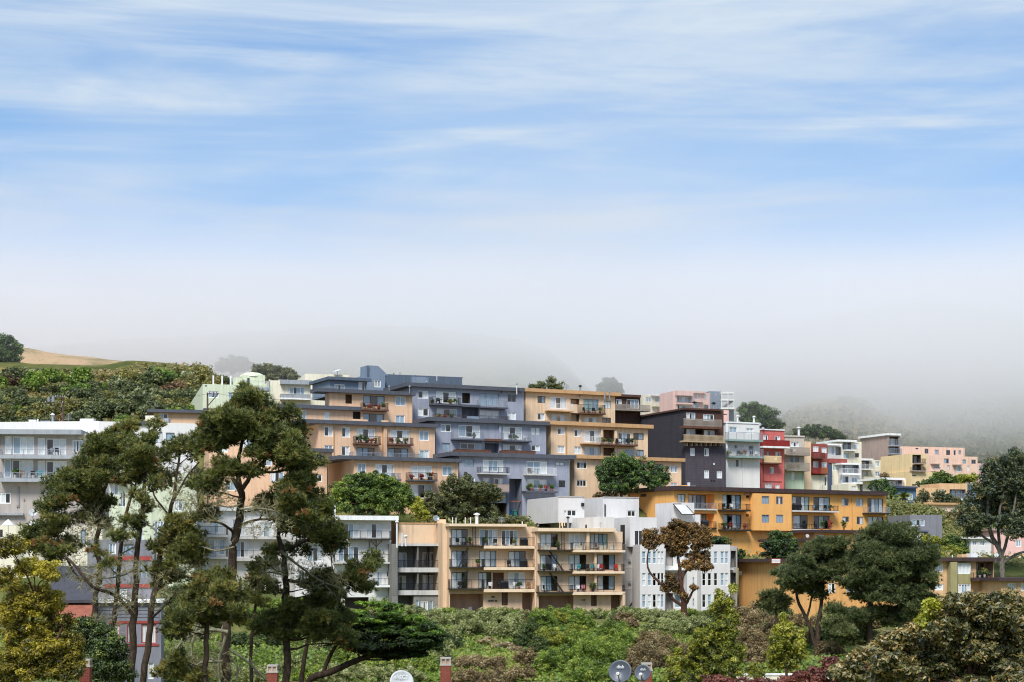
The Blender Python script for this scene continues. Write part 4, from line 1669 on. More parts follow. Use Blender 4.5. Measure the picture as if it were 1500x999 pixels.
Z = np.where(Y > 470, np.minimum(Z, 30 - (Y - 470) * 0.01), Z)
sheet('ground', X, Y, Z, GM)
def fbm(x, y, seed, oct=5, base=1.0):
    r = np.random.default_rng(seed)
    out = np.zeros_like(x)
    amp, fr = 1.0, base
    for _ in range(oct):
        for _ in range(3):
            a, ph = r.uniform(0, 6.28), r.uniform(0, 6.28)
            out += amp * np.sin((x * math.cos(a) + y * math.sin(a)) * fr + ph) / 3
        amp *= 0.5
        fr *= 2.05
    return out
def hill(name, ridge, D, front, Df, m, back=1.35, rough=1.0, nx=140, ny=60, seed=1, base=0.05):
    """a hill whose skyline at distance D passes through the ridge pixels and whose foot lies at distance Df"""
    px = np.linspace(ridge[0][0], ridge[-1][0], nx)
    ry = np.interp(px, [q[0] for q in ridge], [q[1] for q in ridge])
    fy = np.interp(px, [q[0] for q in front], [q[1] for q in front])
    XR, ZR = (px - CX) / F * D, (H - ry) / F * D
    XF, ZF = (px - CX) / F * Df, (H - fy) / F * Df
    tt = np.concatenate([np.linspace(0, 1, ny), np.linspace(1.06, 2, 16)])
    T, _ = np.meshgrid(tt, px, indexing='ij')
    a = np.clip(T, 0, 1)
    e = np.sin(a * math.pi / 2) ** 1.15
    X = XF + (XR - XF) * a
    Y = Df + (D - Df) * a
    Z = ZF + (ZR - ZF) * e
    bk = np.clip(T - 1, 0, 1)
    X = X + XR * 0.35 * bk
    Y = Y + D * (back - 1) * bk
    Z = Z - (ZR + 20) * bk * bk * 0.9
    Z = Z + fbm(X, Y, seed, 5, base) * rough * np.where(T > 1, 1 - bk, np.minimum(1, a * 5)) 
    return sheet(name, X, Y, Z, m)
HM1 = groundmat('hill_scrub', [(0.33, '39411f'), (0.44, '4f562c'), (0.53, '666637'), (0.60, '8a7a4a'), (0.70, 'b39868')], 0.05)
HM2 = groundmat('hill_dry_grass', [(0.34, '6f6d48'), (0.44, '948460'), (0.54, 'b89c7a'), (0.68, 'a88a6c')], 0.09)
HM3 = groundmat('hill_far_scrub', [(0.36, '4a5540'), (0.48, '5d6549'), (0.58, '7d7a5a'), (0.70, 'a4947a')], 0.03)
L1 = hill('hill', [(-700, 505), (-200, 522), (0, 540), (60, 541), (110, 541), (160, 538), (188, 533), (215, 535), (262, 541), (300, 550), (330, 566), (380, 590), (540, 620), (700, 660)], 410,
     [(-700, 660), (300, 650), (700, 690)], 285, HM1, rough=1.1, seed=5, base=0.06)
hill('hill_top', [(-700, 480), (-200, 498), (0, 516), (35, 514), (60, 518), (90, 522), (120, 526), (150, 529), (185, 533), (230, 545), (320, 570), (420, 600)], 450,
     [(-700, 560), (200, 570), (420, 625)], 400, HM2, rough=0.8, seed=9, base=0.09)
hill('far_hill', [(-200, 540), (60, 515), (160, 506), (330, 496), (500, 490), (620, 494), (710, 508), (770, 519), (805, 533), (830, 552), (850, 575), (900, 620), (960, 660)], 715,
     [(-200, 640), (500, 640), (960, 690)], 490, HM3, rough=4, seed=3, base=0.012)
hill('far_hill', [(880, 640), (1000, 590), (1080, 545), (1200, 505), (1350, 485), (1500, 490), (1700, 480), (2100, 520)], 1150,
     [(880, 690), (1200, 690), (1500, 735), (2100, 740)], 560, HM3, rough=7, seed=4, base=0.010)
hill('hill_spur', [(1000, 680), (1100, 640), (1180, 600), (1240, 590), (1262, 596), (1295, 615), (1340, 640), (1380, 662), (1450, 700)], 700,
     [(1000, 690), (1250, 690), (1450, 735)], 500, groundmat('spur_grass', [(0.36, '59603f'), (0.46, '6f6e48'), (0.56, '8f7f58'), (0.68, 'a8906a')], 0.03), rough=2.6, seed=8, base=0.04)

# ------------------------------------------------------------------ haze and fog
def volmat(key, dens, col, height=False):
    m = bpy.data.materials.new(key)
    m.use_nodes = True
    t = NT(m.node_tree)
    if height:
        tc = t.n('ShaderNodeTexCoord')
        sp = t.n('ShaderNodeSeparateXYZ', {0: (tc, 'Object')})
        mp = t.n('ShaderNodeMapping', {0: (tc, 'Object'), 'Scale': (0.006, 0.004, 0.013)})
        nz = t.n('ShaderNodeTexNoise', {'Vector': mp, 'Scale': 1.0, 'Detail': 3.0, 'Roughness': 0.5})
        nn = t.math('SUBTRACT', nz, 0.5)
        zz = t.math('MULTIPLY_ADD', nn, 55.0, (sp, 'Z'))
        yy = t.math('MULTIPLY_ADD', nn, 160.0, (sp, 'Y'))
        a = t.n('ShaderNodeMapRange', {0: t.math('SUBTRACT', zz, t.math('MULTIPLY', t.math('MAXIMUM', t.math('SUBTRACT', (sp, 'X'), 60.0), 0.0), 0.07)), 1: 20.0, 2: 80.0}, interpolation_type='SMOOTHSTEP')
        b1 = t.n('ShaderNodeMapRange', {0: yy, 1: 420.0, 2: 540.0}, interpolation_type='SMOOTHSTEP')
        b0 = t.n('ShaderNodeMapRange', {0: (sp, 'Y'), 1: 285.0, 2: 420.0}, interpolation_type='SMOOTHSTEP')
        b = t.math('MULTIPLY_ADD', b1, 0.9, t.math('MULTIPLY', b0, 0.10))
        c = t.n('ShaderNodeMapRange', {0: zz, 1: 74.0, 2: 122.0, 3: 1.0, 4: 0.0}, interpolation_type='SMOOTHSTEP')
        d = t.math('MULTIPLY', t.math('MULTIPLY', a, b), t.math('MULTIPLY', c, dens))
        v = t.n('ShaderNodeVolumePrincipled', {'Color': (*col, 1), 'Density': d, 'Anisotropy': -0.3})
    else:
        v = t.n('ShaderNodeVolumePrincipled', {'Color': (*col, 1), 'Density': dens, 'Anisotropy': 0.0})
    o = t.t.nodes.new('ShaderNodeOutputMaterial')
    t.t.links.new(v.outputs[0], o.inputs['Volume'])
    return m
FOG = MB().box(-700, 900, 280, 1200, 20, 136).build('fog_bank', volmat('fog', 0.016, (.96, .95, .97), True))
tag(FOG, kind='stuff')
# ------------------------------------------------------------------ plants
from mathutils.bvhtree import BVHTree
def bvh(names):
    v, f = [], []
    for o in COL.objects:
        if o.name.split('.')[0] in names:
            b0 = len(v)
            v += [o.matrix_world @ q.co for q in o.data.vertices]
            f += [tuple(b0 + i for i in p.vertices) for p in o.data.polygons]
    return BVHTree.FromPolygons(v, f)
LAND = bvh(('ground', 'hill', 'hill_top', 'far_hill', 'hill_spur'))
def hit(px, py, fallback=200.0):
    d = Vector(((px - CX) / F, 1.0, (H - py) / F)).normalized()
    loc, n, i, dist = LAND.ray_cast(Vector((0, 0, 0)), d)
    return loc if loc is not None else P(px, py, fallback)
def down(p):
    loc, n, i, dist = LAND.ray_cast(Vector((p[0], p[1], 400)), Vector((0, 0, -1)))
    return loc.z if loc is not None else p[2] - 3
def unit(n):
    v = RNG.normal(size=(n, 3))
    return v / np.linalg.norm(v, axis=1, keepdims=True)
def clumps(blob, k, rr):
    """sub-clump centres spread over an ellipsoid; returns centres and radii"""
    c, r, tn = blob
    d = unit(k)
    rad = RNG.uniform(0.15, 1.0, (k, 1)) ** 0.6
    cc = np.array(c) + d * rad * np.array(r)
    return cc, np.full(k, rr) * RNG.uniform(0.7, 1.25, k)
def leaf_cards(blobs, size, aspect=0.55, cover=2.0, csize=0.42, up=0.35, tv=0.16, tn0=0.5, lv=0.13):
    C, U, V, T = [], [], [], []
    for b in blobs:
        c, r, tn = b
        m = (r[0] * r[1] * r[2]) ** (1 / 3)
        rr = max(size * 1.5, m * csize)
        k = int(np.clip(6.5 * (m / rr) ** 2, 8, 70))
        cc, cr = clumps(b, k, rr)
        ct = tn0 + tn + RNG.normal(0, tv, k)
        n = max(8, int(cover * 2.2 * math.pi * rr * rr / (size * size * aspect)))
        for j in range(k):
            d = unit(n)
            d[:, 2] += 0.25
            d /= np.linalg.norm(d, axis=1, keepdims=True)
            p = cc[j] + d * cr[j] * (RNG.uniform(0.0, 1.0, (n, 1)) ** 0.45) * np.array([1, 1, np.clip(r[2] / m, .22, .85)])
            nn = d + unit(n) * 0.8 + np.array([0, 0, up])
            nn /= np.linalg.norm(nn, axis=1, keepdims=True)
            u = np.cross(nn, unit(n))
            u /= np.linalg.norm(u, axis=1, keepdims=True) + 1e-9
            v = np.cross(nn, u)
            s = size * RNG.uniform(0.6, 1.3, (n, 1))
            C.append(p); U.append(u * s * 0.5); V.append(v * s * 0.5 * aspect)
            T.append(np.clip(ct[j] + RNG.normal(0, lv, n), 0, 1))
    C, U, V, T = map(np.concatenate, (C, U, V, T))
    n = len(C)
    vs = np.stack([C - U, C - V * 1.0, C + U, C + V], 1).reshape(-1, 3)
    fs = np.arange(4 * n).reshape(n, 4)
    return vs, fs, np.repeat(T, 4)
def needle_tufts(blobs, length, cover=1.0, csize=0.25, k_needles=9, width=0.07, tv=0.13, tn0=0.45, upward=0.5, lv=0.10, dead=0.03):
    B, TIP, S, T = [], [], [], []
    for b in blobs:
        c, r, tn = b
        m = (r[0] * r[1] * r[2]) ** (1 / 3)
        rr = max(length * 1.2, m * csize)
        k = int(np.clip(6.5 * cover * (m / rr) ** 2, 6, 110))
        cc, cr = clumps(b, k, rr)
        ct = tn0 + tn + RNG.normal(0, tv, k)
        n = max(8, int(2.6 * (rr / length) ** 2 * 3.0))
        for j in range(k):
            d = unit(n)
            d[:, 2] = d[:, 2] * 0.8 + 0.2
            p = cc[j] + d * cr[j] * (RNG.uniform(0, 1, (n, 1)) ** 0.5) * np.array([1, 1, np.clip(r[2] / m * 1.1, .5, .9)])
            ax = d * 0.8 + np.array([0, 0, upward])
            ax /= np.linalg.norm(ax, axis=1, keepdims=True)
            dd = np.repeat(ax, k_needles, 0) * 0.85 + unit(n * k_needles) * 0.75
            dd /= np.linalg.norm(dd, axis=1, keepdims=True)
            pp = np.repeat(p, k_needles, 0)
            L = length * RNG.uniform(0.55, 1.15, (n * k_needles, 1))
            sd_ = np.cross(dd, unit(n * k_needles))
            sd_ /= np.linalg.norm(sd_, axis=1, keepdims=True) + 1e-9
            B.append(pp); TIP.append(pp + dd * L); S.append(sd_ * width * 0.5)
            tt = ct[j] + RNG.normal(0, lv, n)
            if RNG.random() < dead:
                tt = tt * 0 + 1.0
            else:
                tt = np.clip(tt, 0, 0.86)
            T.append(np.repeat(tt, k_needles))
    B, TIP, S, T = map(np.concatenate, (B, TIP, S, T))
    n = len(B)
    vs = np.stack([B - S, B + S, TIP], 1).reshape(-1, 3)
    return vs, np.arange(3 * n).reshape(n, 3), np.repeat(T, 3)
def blobs3(lst, D, spread, flat=0.9, depth=0.85):
    out = []
    for q in lst:
        cx, cy, rx, ry = q[:4]
        tn = q[4] if len(q) > 4 else 0.0
        d = (q[5] if len(q) > 5 else D) + random.uniform(-spread, spread)
        c = P(cx, cy, d)
        s = d / F
        out.append(((c.x, c.y, c.z), (rx * s * 1.2, max(rx, ry) * s * depth, ry * s * flat * 1.42), tn))
    return out
BARK = barkmat('pine_bark', '2f2721', '5a4c40')
BARKG = barkmat('grey_bark', '4b4640', '8a8478')
LICHEN = barkmat('lichen_branch', '5c5845', '94917a')
BARKR = barkmat('brown_bark', '3a2a24', '66493e')
def trunk_pts(lst, D):
    pts, rad = [], []
    for q in lst:
        d = D + (q[3] if len(q) > 3 else 0)
        pts.append(P(q[0], q[1], d))
        rad.append(q[2] * 0.72 * d / F)
    return pts, rad
def smooth_path(pts, rad, k=4):
    """Catmull-Rom through the points"""
    if len(pts) < 3:
        return pts, rad
    op, orr = [], []
    n = len(pts)
    for i in range(n - 1):
        p0, p1, p2, p3 = pts[max(i - 1, 0)], pts[i], pts[i + 1], pts[min(i + 2, n - 1)]
        for j in range(k):
            t = j / k
            op.append(0.5 * ((2 * p1) + (p2 - p0) * t + (2 * p0 - 5 * p1 + 4 * p2 - p3) * t * t + (3 * p1 - p0 - 3 * p2 + p3) * t ** 3))
            orr.append(rad[i] + (rad[i + 1] - rad[i]) * t)
    return op + [pts[-1]], orr + [rad[-1]]
def grow_limbs(root, o, bl, spine, bark, r0=0.1, twigs=5):
    for c, r, tn in bl:
        c = Vector(c)
        best, bd = None, 1e9
        for p in spine:
            d = (p - c).length + (3.0 if p.z > c.z - 0.2 else 0)
            if d < bd:
                best, bd = p, d
        L = (c - best).length
        mid = best.lerp(c, 0.5) + Vector((random.uniform(-.12, .12), random.uniform(-.12, .12), random.uniform(-.10, .06))) * L
        ra = min(0.16, r0 * (0.35 + 0.09 * L))
        pts, rad = smooth_path([best, best.lerp(mid, .5) + Vector((0, 0, -.02 * L)), mid, c], [ra, ra * .8, ra * .6, ra * .3], 3)
        mb = MB().tube([p - o for p in pts], rad, 6)
        for _ in range(twigs):
            d = Vector((random.uniform(-1, 1) * r[0], random.uniform(-1, 1) * r[1], random.uniform(-.5, .9) * r[2])) * 0.8
            a = best.lerp(c, random.uniform(.55, 1))
            e = c + d
            m2 = a.lerp(e, .5) + Vector((0, 0, random.uniform(-.1, .1)))
            mb.tube([a - o, m2 - o, e - o], [ra * .35, ra * .25, ra * .1], 4)
        mb.build('limb', bark, root, smooth=True)
def tree(name, label, cat, D, stems, crown, leaf, kind='needles', spread=2.0, bark=None, group=None, size=0.3, cover=1.0, limbs=True,
         limb_r=0.1, twigs=8, fill=0.0, **kw):
    """stems: list of pixel polylines (x, y, radius px, depth offset); crown: pixel ellipses"""
    bark = bark or BARK
    first = trunk_pts(stems[0], D)
    foot = first[0][0]
    gz = down(foot)
    o = Vector((foot.x, foot.y, min(gz, foot.z)))
    root = empty(name, o, label, cat, group)
    spine = []
    for i, st in enumerate(stems):
        pts, rad = trunk_pts(st, D)
        if i == 0 and pts[0].z > gz + 0.05:
            pts = [Vector((pts[0].x, pts[0].y, gz - 0.3))] + pts
            rad = [rad[0] * 1.2] + rad
        pts, rad = smooth_path(pts, rad, 4)
        for j in range(1, len(pts) - 1):
            w = rad[j] * 0.35
            pts[j] = pts[j] + Vector((random.uniform(-w, w), random.uniform(-w, w), 0))
        MB().tube([p - o for p in pts], rad, 9).build('trunk', bark, root, smooth=True)
        spine += pts[1:]
    extra = []
    for i, a in enumerate(crown):
        for b in crown[i + 1:]:
            dx, dy = abs(a[0] - b[0]), abs(a[1] - b[1])
            if dx < (a[2] + b[2]) * .85 and dy < (a[3] + b[3]) * 1.25 and random.random() < fill:
                extra.append(((a[0] + b[0]) / 2 + random.uniform(-3, 3), (a[1] + b[1]) / 2 + random.uniform(-2, 2), (a[2] + b[2]) * .36, (a[3] + b[3]) * .36, ((a[4] if len(a) > 4 else 0) + (b[4] if len(b) > 4 else 0)) / 2 + random.uniform(-.08, .08)))
    bl = blobs3(crown, D, spread)
    xl = blobs3(extra, D, spread * 1.3)
    if limbs:
        grow_limbs(root, o, bl, spine, bark, limb_r, twigs)
    if kind == 'needles':
        v, f, t = needle_tufts(bl + xl, size, cover, **kw)
    else:
        v, f, t = leaf_cards(bl + xl, size, cover=cover, **kw)
    rawmesh('crown', v - np.array(o), f, leaf, root, t)
    return root
def bare(root, paths, D, m=None):
    """bare lichen-grey branches"""
    o = root.location
    for q in paths:
        pts, rad = trunk_pts(q, D)
        pts, rad = smooth_path(pts, rad, 4)
        mb = MB().tube([p - o for p in pts], rad, 6)
        rad = [q * .8 for q in rad]
        for j in range(2, len(pts) - 1):
            L = random.uniform(.4, 1.4)
            d = Vector((random.uniform(-1, 1), random.uniform(-.6, .6), random.uniform(-.9, .9))).normalized() * L
            e = pts[j] + d
            mb.tube([pts[j] - o, pts[j] + d * .5 + Vector((0, 0, .1)) - o, e - o], [rad[j] * .5, rad[j] * .35, rad[j] * .12], 5)
            for _ in range(3):
                g = d * random.uniform(.3, .9)
                h = g + Vector((random.uniform(-1, 1), random.uniform(-1, 1), random.uniform(-1, 1))) * .3
                mb.tube([pts[j] + g - o, pts[j] + h - o], [rad[j] * .18, rad[j] * .06], 4)
        mb.build('bare_branch', m or LICHEN, root, smooth=True)
PINE = leafmat('pine_needles', ['1d2812', '33401d', '4e5a29', '6d733c', '88874a', '86623c'], 0.3)
PINE2 = leafmat('pine_needles_olive', ['1e2812', '363f1b', '505828', '6e7238', '8a8446', '8c6c44'], 0.3)
PINER = leafmat('pine_needles_dark', ['1d2a16', '303f22', '455330', '5f6b42', '7a8256', '8a865c'], 0.3)
# ---- three pines at the left
tree('pine_tree', 'leftmost slender pine of the left clump with a dark crown sweeping down to the left', 'pine tree', 122,
     [[(143, 965, 5), (139, 884, 5.5), (147, 839, 5.5), (141, 799, 5), (148, 755, 4.5), (150, 728, 4), (162, 685, 3.2), (181, 643, 1.6)],
      [(148, 835, 3.6), (120, 850, 3.0, -1), (98, 818, 2.2, -1), (85, 795, 1.4)],
      [(148, 760, 3), (120, 738, 2.4), (95, 722, 1.4)]],
     [(177, 630, 20, 11, .1), (192, 620, 8, 6, .2), (150, 648, 28, 13), (135, 668, 20, 12), (165, 664, 26, 14), (178, 648, 16, 10, .1), (112, 690, 22, 11), (86, 706, 17, 9),
      (132, 702, 22, 12), (160, 694, 18, 11), (100, 722, 26, 11), (76, 742, 20, 11, -.05), (128, 728, 22, 11), (152, 738, 22, 12), (58, 782, 26, 14, -.05), (84, 768, 20, 10), (40, 800, 13, 9),
      (100, 798, 20, 9), (148, 766, 16, 8), (118, 756, 16, 8), (80, 812, 16, 8), (66, 800, 16, 10)],
     PINE, spread=2.2, size=0.34, cover=0.95, dead=0.02, fill=.7)
r = tree('pine_tree', 'middle pine of the left clump with a bare twin trunk full of lichen twigs', 'pine tree', 118,
     [[(193, 999, 8), (195, 914, 7.5), (199, 850, 6), (199, 812, 5.5), (210, 739, 4.6), (213, 696, 3.6), (220, 640, 1.6)],
      [(166, 940, 4.6), (167, 905, 4.6), (171, 871, 4.4), (177, 807, 4), (188, 739, 3.2), (200, 705, 1.8)],
      [(195, 900, 4.5), (170, 872, 4), (135, 858, 3.2, -1), (112, 830, 2.8, -1), (94, 812, 2)]],
     [(205, 655, 20, 11), (222, 640, 14, 9), (229, 622, 9, 9, .2), (215, 668, 22, 11), (192, 678, 18, 10), (205, 694, 22, 12), (183, 702, 14, 9), (232, 690, 14, 10),
      (196, 764, 20, 9), (178, 784, 18, 7), (206, 724, 12, 7), (160, 828, 12, 6, .1), (218, 740, 10, 7), (146, 806, 12, 6, .2)],
     PINE, spread=2.0, size=0.34, cover=0.9, dead=0.03, fill=.7)
bare(r, [[(196, 885, 2.2), (175, 872, 2.0), (155, 862, 1.6), (128, 850, 1.2), (108, 842, .6)], [(199, 830, 2), (180, 842, 1.6), (150, 846, 1.3), (120, 838, .7)],
         [(198, 800, 1.6), (176, 812, 1.3), (160, 830, .9), (140, 836, .5)], [(172, 900, 2), (158, 905, 1.6), (140, 908, 1), (124, 916, .5)], [(180, 940, 2.4), (165, 955, 2), (150, 966, 1.5), (132, 975, .8)],
         [(190, 990, 2.6), (176, 985, 2.2), (162, 988, 1.8), (152, 999, 1.4)], [(200, 780, 1.6), (186, 770, 1.2), (168, 768, .8), (150, 780, .4)], [(206, 760, 1.4), (226, 775, 1.2), (236, 790, .6)]], 117.5)
tree('pine_tree', 'right hand leaning pine of the left clump with loose dark tufts hanging low', 'pine tree', 115,
     [[(211, 999, 7), (220, 914, 6.6), (226, 871, 6), (234, 818, 5.4), (238, 781, 5), (252, 739, 4), (259, 692, 2.8), (266, 645, 1.4)],
      [(252, 739, 2.4), (272, 700, 2.0), (292, 676, 1.3)], [(246, 752, 2.4), (226, 725, 1.8), (222, 700, 1.2)], [(222, 905, 3), (240, 888, 2.2, -1), (262, 862, 1.2, -1)]],
     [(272, 646, 13, 11), (258, 655, 14, 10), (282, 664, 12, 9), (244, 668, 12, 10), (240, 702, 15, 10), (226, 708, 12, 9), (290, 700, 12, 9), (262, 768, 24, 12), (246, 786, 20, 12), (274, 786, 22, 13),
      (292, 803, 18, 12), (238, 836, 22, 10), (256, 846, 18, 9), (234, 856, 12, 8), (226, 800, 10, 9), (280, 760, 12, 7, .15), (262, 812, 20, 10), (284, 822, 14, 9)],
     PINE2, spread=2.0, size=0.34, cover=0.9, dead=0.02, fill=.7)
# ---- the tall pine and its neighbours
r = tree('pine_tree', 'tallest pine with a broad dense crown rising above the peach terraces', 'pine tree', 112,
     [[(331, 999, 9.5), (331, 973, 9.5), (333, 895, 9.5), (340, 825, 9), (344, 792, 8.6), (351, 748, 8), (353, 722, 7), (349, 690, 4.6), (352, 660, 3.6), (362, 620, 2.4), (368, 590, 1.2)],
      [(353, 722, 5), (342, 700, 4.2), (330, 672, 3.4), (312, 650, 2.0)], [(355, 715, 5), (372, 690, 4.0), (396, 664, 3.2), (420, 632, 1.8)], [(372, 690, 2.8), (410, 690, 2.2), (440, 676, 1.4)],
      [(345, 780, 3.2), (322, 765, 2.4, -1), (300, 764, 1.4, -1)], [(348, 770, 3), (380, 760, 2.4, -1), (420, 762, 1.4, -1)]],
     [(368, 585, 20, 12), (360, 574, 12, 8), (384, 596, 16, 10), (356, 602, 28, 12), (334, 614, 26, 12), (306, 619, 16, 11), (376, 614, 26, 12), (421, 604, 18, 10), (426, 628, 22, 13), (310, 640, 24, 14), (336, 637, 28, 14),
      (297, 656, 14, 10), (360, 627, 28, 12), (392, 640, 22, 13), (408, 658, 26, 14), (438, 658, 18, 12), (443, 678, 22, 12), (470, 677, 9, 6), (376, 664, 16, 8), (424, 682, 20, 11), (368, 690, 22, 9), (336, 684, 18, 10),
      (321, 678, 8, 7), (304, 706, 22, 10), (312, 719, 12, 7), (288, 708, 10, 7), (446, 698, 14, 10), (426, 716, 20, 12), (449, 722, 16, 11), (472, 742, 17, 15), (412, 740, 28, 14), (443, 752, 26, 14), (390, 736, 14, 9),
      (304, 752, 18, 9), (322, 648, 20, 10), (400, 622, 16, 10)],
     PINE, spread=2.6, size=0.34, cover=1.12, limb_r=0.13, dead=0.03, fill=.75)
bare(r, [[(334, 925, 4.4), (312, 922, 4), (290, 925, 3.6), (268, 938, 2.8), (250, 962, 1.8), (244, 975, .8)], [(325, 900, 4), (306, 903, 3.6), (292, 914, 3.2), (283, 935, 2.4), (280, 960, 1.2)],
         [(331, 930, 3.6), (325, 950, 3.2), (320, 972, 2.8), (322, 999, 2.2)], [(326, 968, 3.2), (310, 968, 2.8), (292, 971, 2.2), (278, 985, 1.2)], [(335, 950, 3), (362, 968, 2.8), (380, 986, 2.4), (394, 999, 2)],
         [(350, 745, 2.2), (390, 745, 2), (421, 755, 1.6), (450, 764, .8)], [(344, 800, 2.2), (318, 806, 1.8), (296, 800, 1.0)], [(352, 738, 2), (334, 742, 1.6), (308, 736, 1.0)], [(338, 960, 2.6), (348, 980, 2.2), (346, 999, 1.6)]], 110)
r = tree('pine_tree', 'dark pine in front of the white apartment building with a jutting round tuft', 'pine tree', 120,
     [[(419, 999, 8), (421, 937, 7.5), (418, 885, 7), (419, 849, 6.4), (414, 807, 5.6), (408, 779, 4.4), (416, 750, 2.6), (430, 735, 1.4)],
      [(419, 849, 4), (440, 852, 3.4), (472, 850, 3), (510, 842, 2.2), (536, 826, 1.2)], [(414, 807, 3.6), (440, 795, 3), (470, 780, 1.8)], [(400, 890, 3.4), (390, 905, 3.2), (372, 930, 2.6)]],
     [(464, 756, 22, 12), (495, 786, 13, 15), (474, 778, 24, 16), (447, 772, 24, 14), (421, 766, 20, 12), (484, 808, 10, 9), (437, 804, 14, 10), (401, 806, 14, 9), (385, 826, 18, 7), (528, 831, 20, 13), (546, 820, 13, 10),
      (515, 849, 20, 11), (536, 862, 13, 8), (473, 844, 18, 10), (460, 859, 18, 10), (489, 862, 20, 11), (396, 862, 14, 9), (474, 884, 28, 13), (447, 905, 34, 14), (489, 905, 28, 14), (402, 906, 24, 12), (386, 918, 20, 10),
      (421, 926, 24, 10), (460, 926, 24, 12), (499, 930, 18, 13), (510, 942, 12, 9), (430, 888, 16, 9)],
     PINE, spread=2.2, size=0.33, cover=1.1, limb_r=0.13, tn0=0.4, fill=.6)
bare(r, [[(410, 806, 3), (434, 825, 2.6), (468, 849, 2), (502, 862, 1.2), (516, 872, .6)], [(468, 849, 1.4), (488, 868, 1.0), (500, 880, .5)], [(418, 842, 2.4), (400, 838, 2), (376, 838, 1.0)]], 118)
tree('pine_tree', 'low bushy olive pine at the foot of the tallest pine', 'pine tree', 104,
     [[(300, 999, 6), (302, 940, 5.5), (306, 900, 4.6), (312, 860, 2.4)]],
     [(318, 847, 22, 13), (300, 858, 26, 15), (328, 873, 22, 14), (292, 880, 26, 14), (274, 896, 22, 13), (318, 896, 22, 13), (344, 868, 14, 12), (349, 900, 13, 14), (256, 920, 18, 18, -.2), (268, 912, 14, 12), (344, 880, 10, 8),
      (300, 905, 20, 12, -.1), (252, 985, 24, 14), (285, 990, 20, 10), (262, 962, 10, 8)],
     PINE2, spread=1.6, size=0.33, cover=1.25, dead=0.02, fill=.6)
tree('pine_tree', 'small ragged pine between the tall pine and the white building', 'pine tree', 126,
     [[(368, 965, 3.6), (370, 920, 3.4), (374, 885, 3), (378, 850, 1.6)]],
     [(375, 856, 15, 11), (388, 846, 10, 8), (366, 872, 12, 9), (380, 880, 12, 8), (370, 836, 10, 7)],
     PINE2, spread=1.4, size=0.33, cover=0.9)
LTW = leafmat('lichen_twigs', ['5a5a44', '75745a', '8e8d70', 'a5a488'], 0.1)
def twigs_part(root, lst, D, cover=.5):
    v, f, t = needle_tufts(blobs3(lst, D, 1.5), .55, cover, csize=.4, k_needles=5, width=.03, upward=-.05, dead=0)
    rawmesh('lichen_twigs', v - np.array(root.location), f, LTW, root, t)
lp = [o for o in COL.objects if o.name.startswith('pine_tree')]
lp = {k: next(o for o in lp if k in o['label']) for k in ('leftmost', 'middle', 'right hand', 'tallest', 'dark pine in front')}
twigs_part(lp['middle'], [(150, 850, 34, 22), (185, 835, 30, 24), (120, 838, 22, 16), (165, 885, 30, 18), (195, 790, 22, 26), (205, 735, 20, 22), (150, 915, 26, 14)], 118)
twigs_part(lp['right hand'], [(225, 860, 24, 26), (240, 820, 22, 22), (262, 730, 26, 26), (285, 690, 20, 18), (250, 700, 20, 18), (275, 840, 22, 26)], 115)
twigs_part(lp['leftmost'], [(120, 780, 34, 24), (150, 770, 22, 24), (95, 830, 26, 20), (130, 735, 24, 18)], 122)
twigs_part(lp['tallest'], [(300, 745, 34, 22), (390, 760, 44, 22), (325, 720, 22, 18), (280, 945, 34, 34), (300, 975, 36, 24), (330, 700, 20, 14)], 111)
twigs_part(lp['dark pine in front'], [(440, 830, 40, 24), (490, 855, 34, 16), (400, 835, 26, 16)], 118)
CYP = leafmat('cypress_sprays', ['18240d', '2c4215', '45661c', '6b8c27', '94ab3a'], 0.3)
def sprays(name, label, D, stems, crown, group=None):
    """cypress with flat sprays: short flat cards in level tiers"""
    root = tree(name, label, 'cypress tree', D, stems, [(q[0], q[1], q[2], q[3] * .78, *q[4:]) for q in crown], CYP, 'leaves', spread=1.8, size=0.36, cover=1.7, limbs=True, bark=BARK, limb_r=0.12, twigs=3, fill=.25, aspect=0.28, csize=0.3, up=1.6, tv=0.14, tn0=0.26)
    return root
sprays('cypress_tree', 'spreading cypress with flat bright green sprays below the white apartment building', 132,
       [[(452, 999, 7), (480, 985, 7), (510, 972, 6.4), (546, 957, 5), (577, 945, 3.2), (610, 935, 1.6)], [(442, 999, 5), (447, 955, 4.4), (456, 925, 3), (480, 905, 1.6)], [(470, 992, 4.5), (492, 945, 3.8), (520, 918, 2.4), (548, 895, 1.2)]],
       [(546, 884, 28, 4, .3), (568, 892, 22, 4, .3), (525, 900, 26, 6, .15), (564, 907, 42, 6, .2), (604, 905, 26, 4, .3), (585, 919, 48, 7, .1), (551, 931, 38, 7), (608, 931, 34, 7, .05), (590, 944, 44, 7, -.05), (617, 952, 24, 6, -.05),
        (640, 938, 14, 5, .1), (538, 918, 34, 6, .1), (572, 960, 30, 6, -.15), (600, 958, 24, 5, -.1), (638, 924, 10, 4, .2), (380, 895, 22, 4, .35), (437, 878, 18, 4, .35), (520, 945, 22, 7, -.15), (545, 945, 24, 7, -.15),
        (565, 897, 20, 4, .3), (625, 915, 16, 4, .2), (500, 915, 20, 5), (400, 902, 18, 4, .2), (578, 887, 12, 3, .3), (520, 935, 30, 9, -.15), (550, 950, 36, 9, -.2), (580, 952, 40, 8, -.2), (490, 925, 24, 8, -.12), (612, 944, 30, 7, -.1), (540, 905, 30, 6), (470, 915, 22, 8, -.1), (430, 905, 22, 7, -.1), (635, 930, 18, 5)])  # tier tints: bright new growth on top, shade painted into the lower sprays
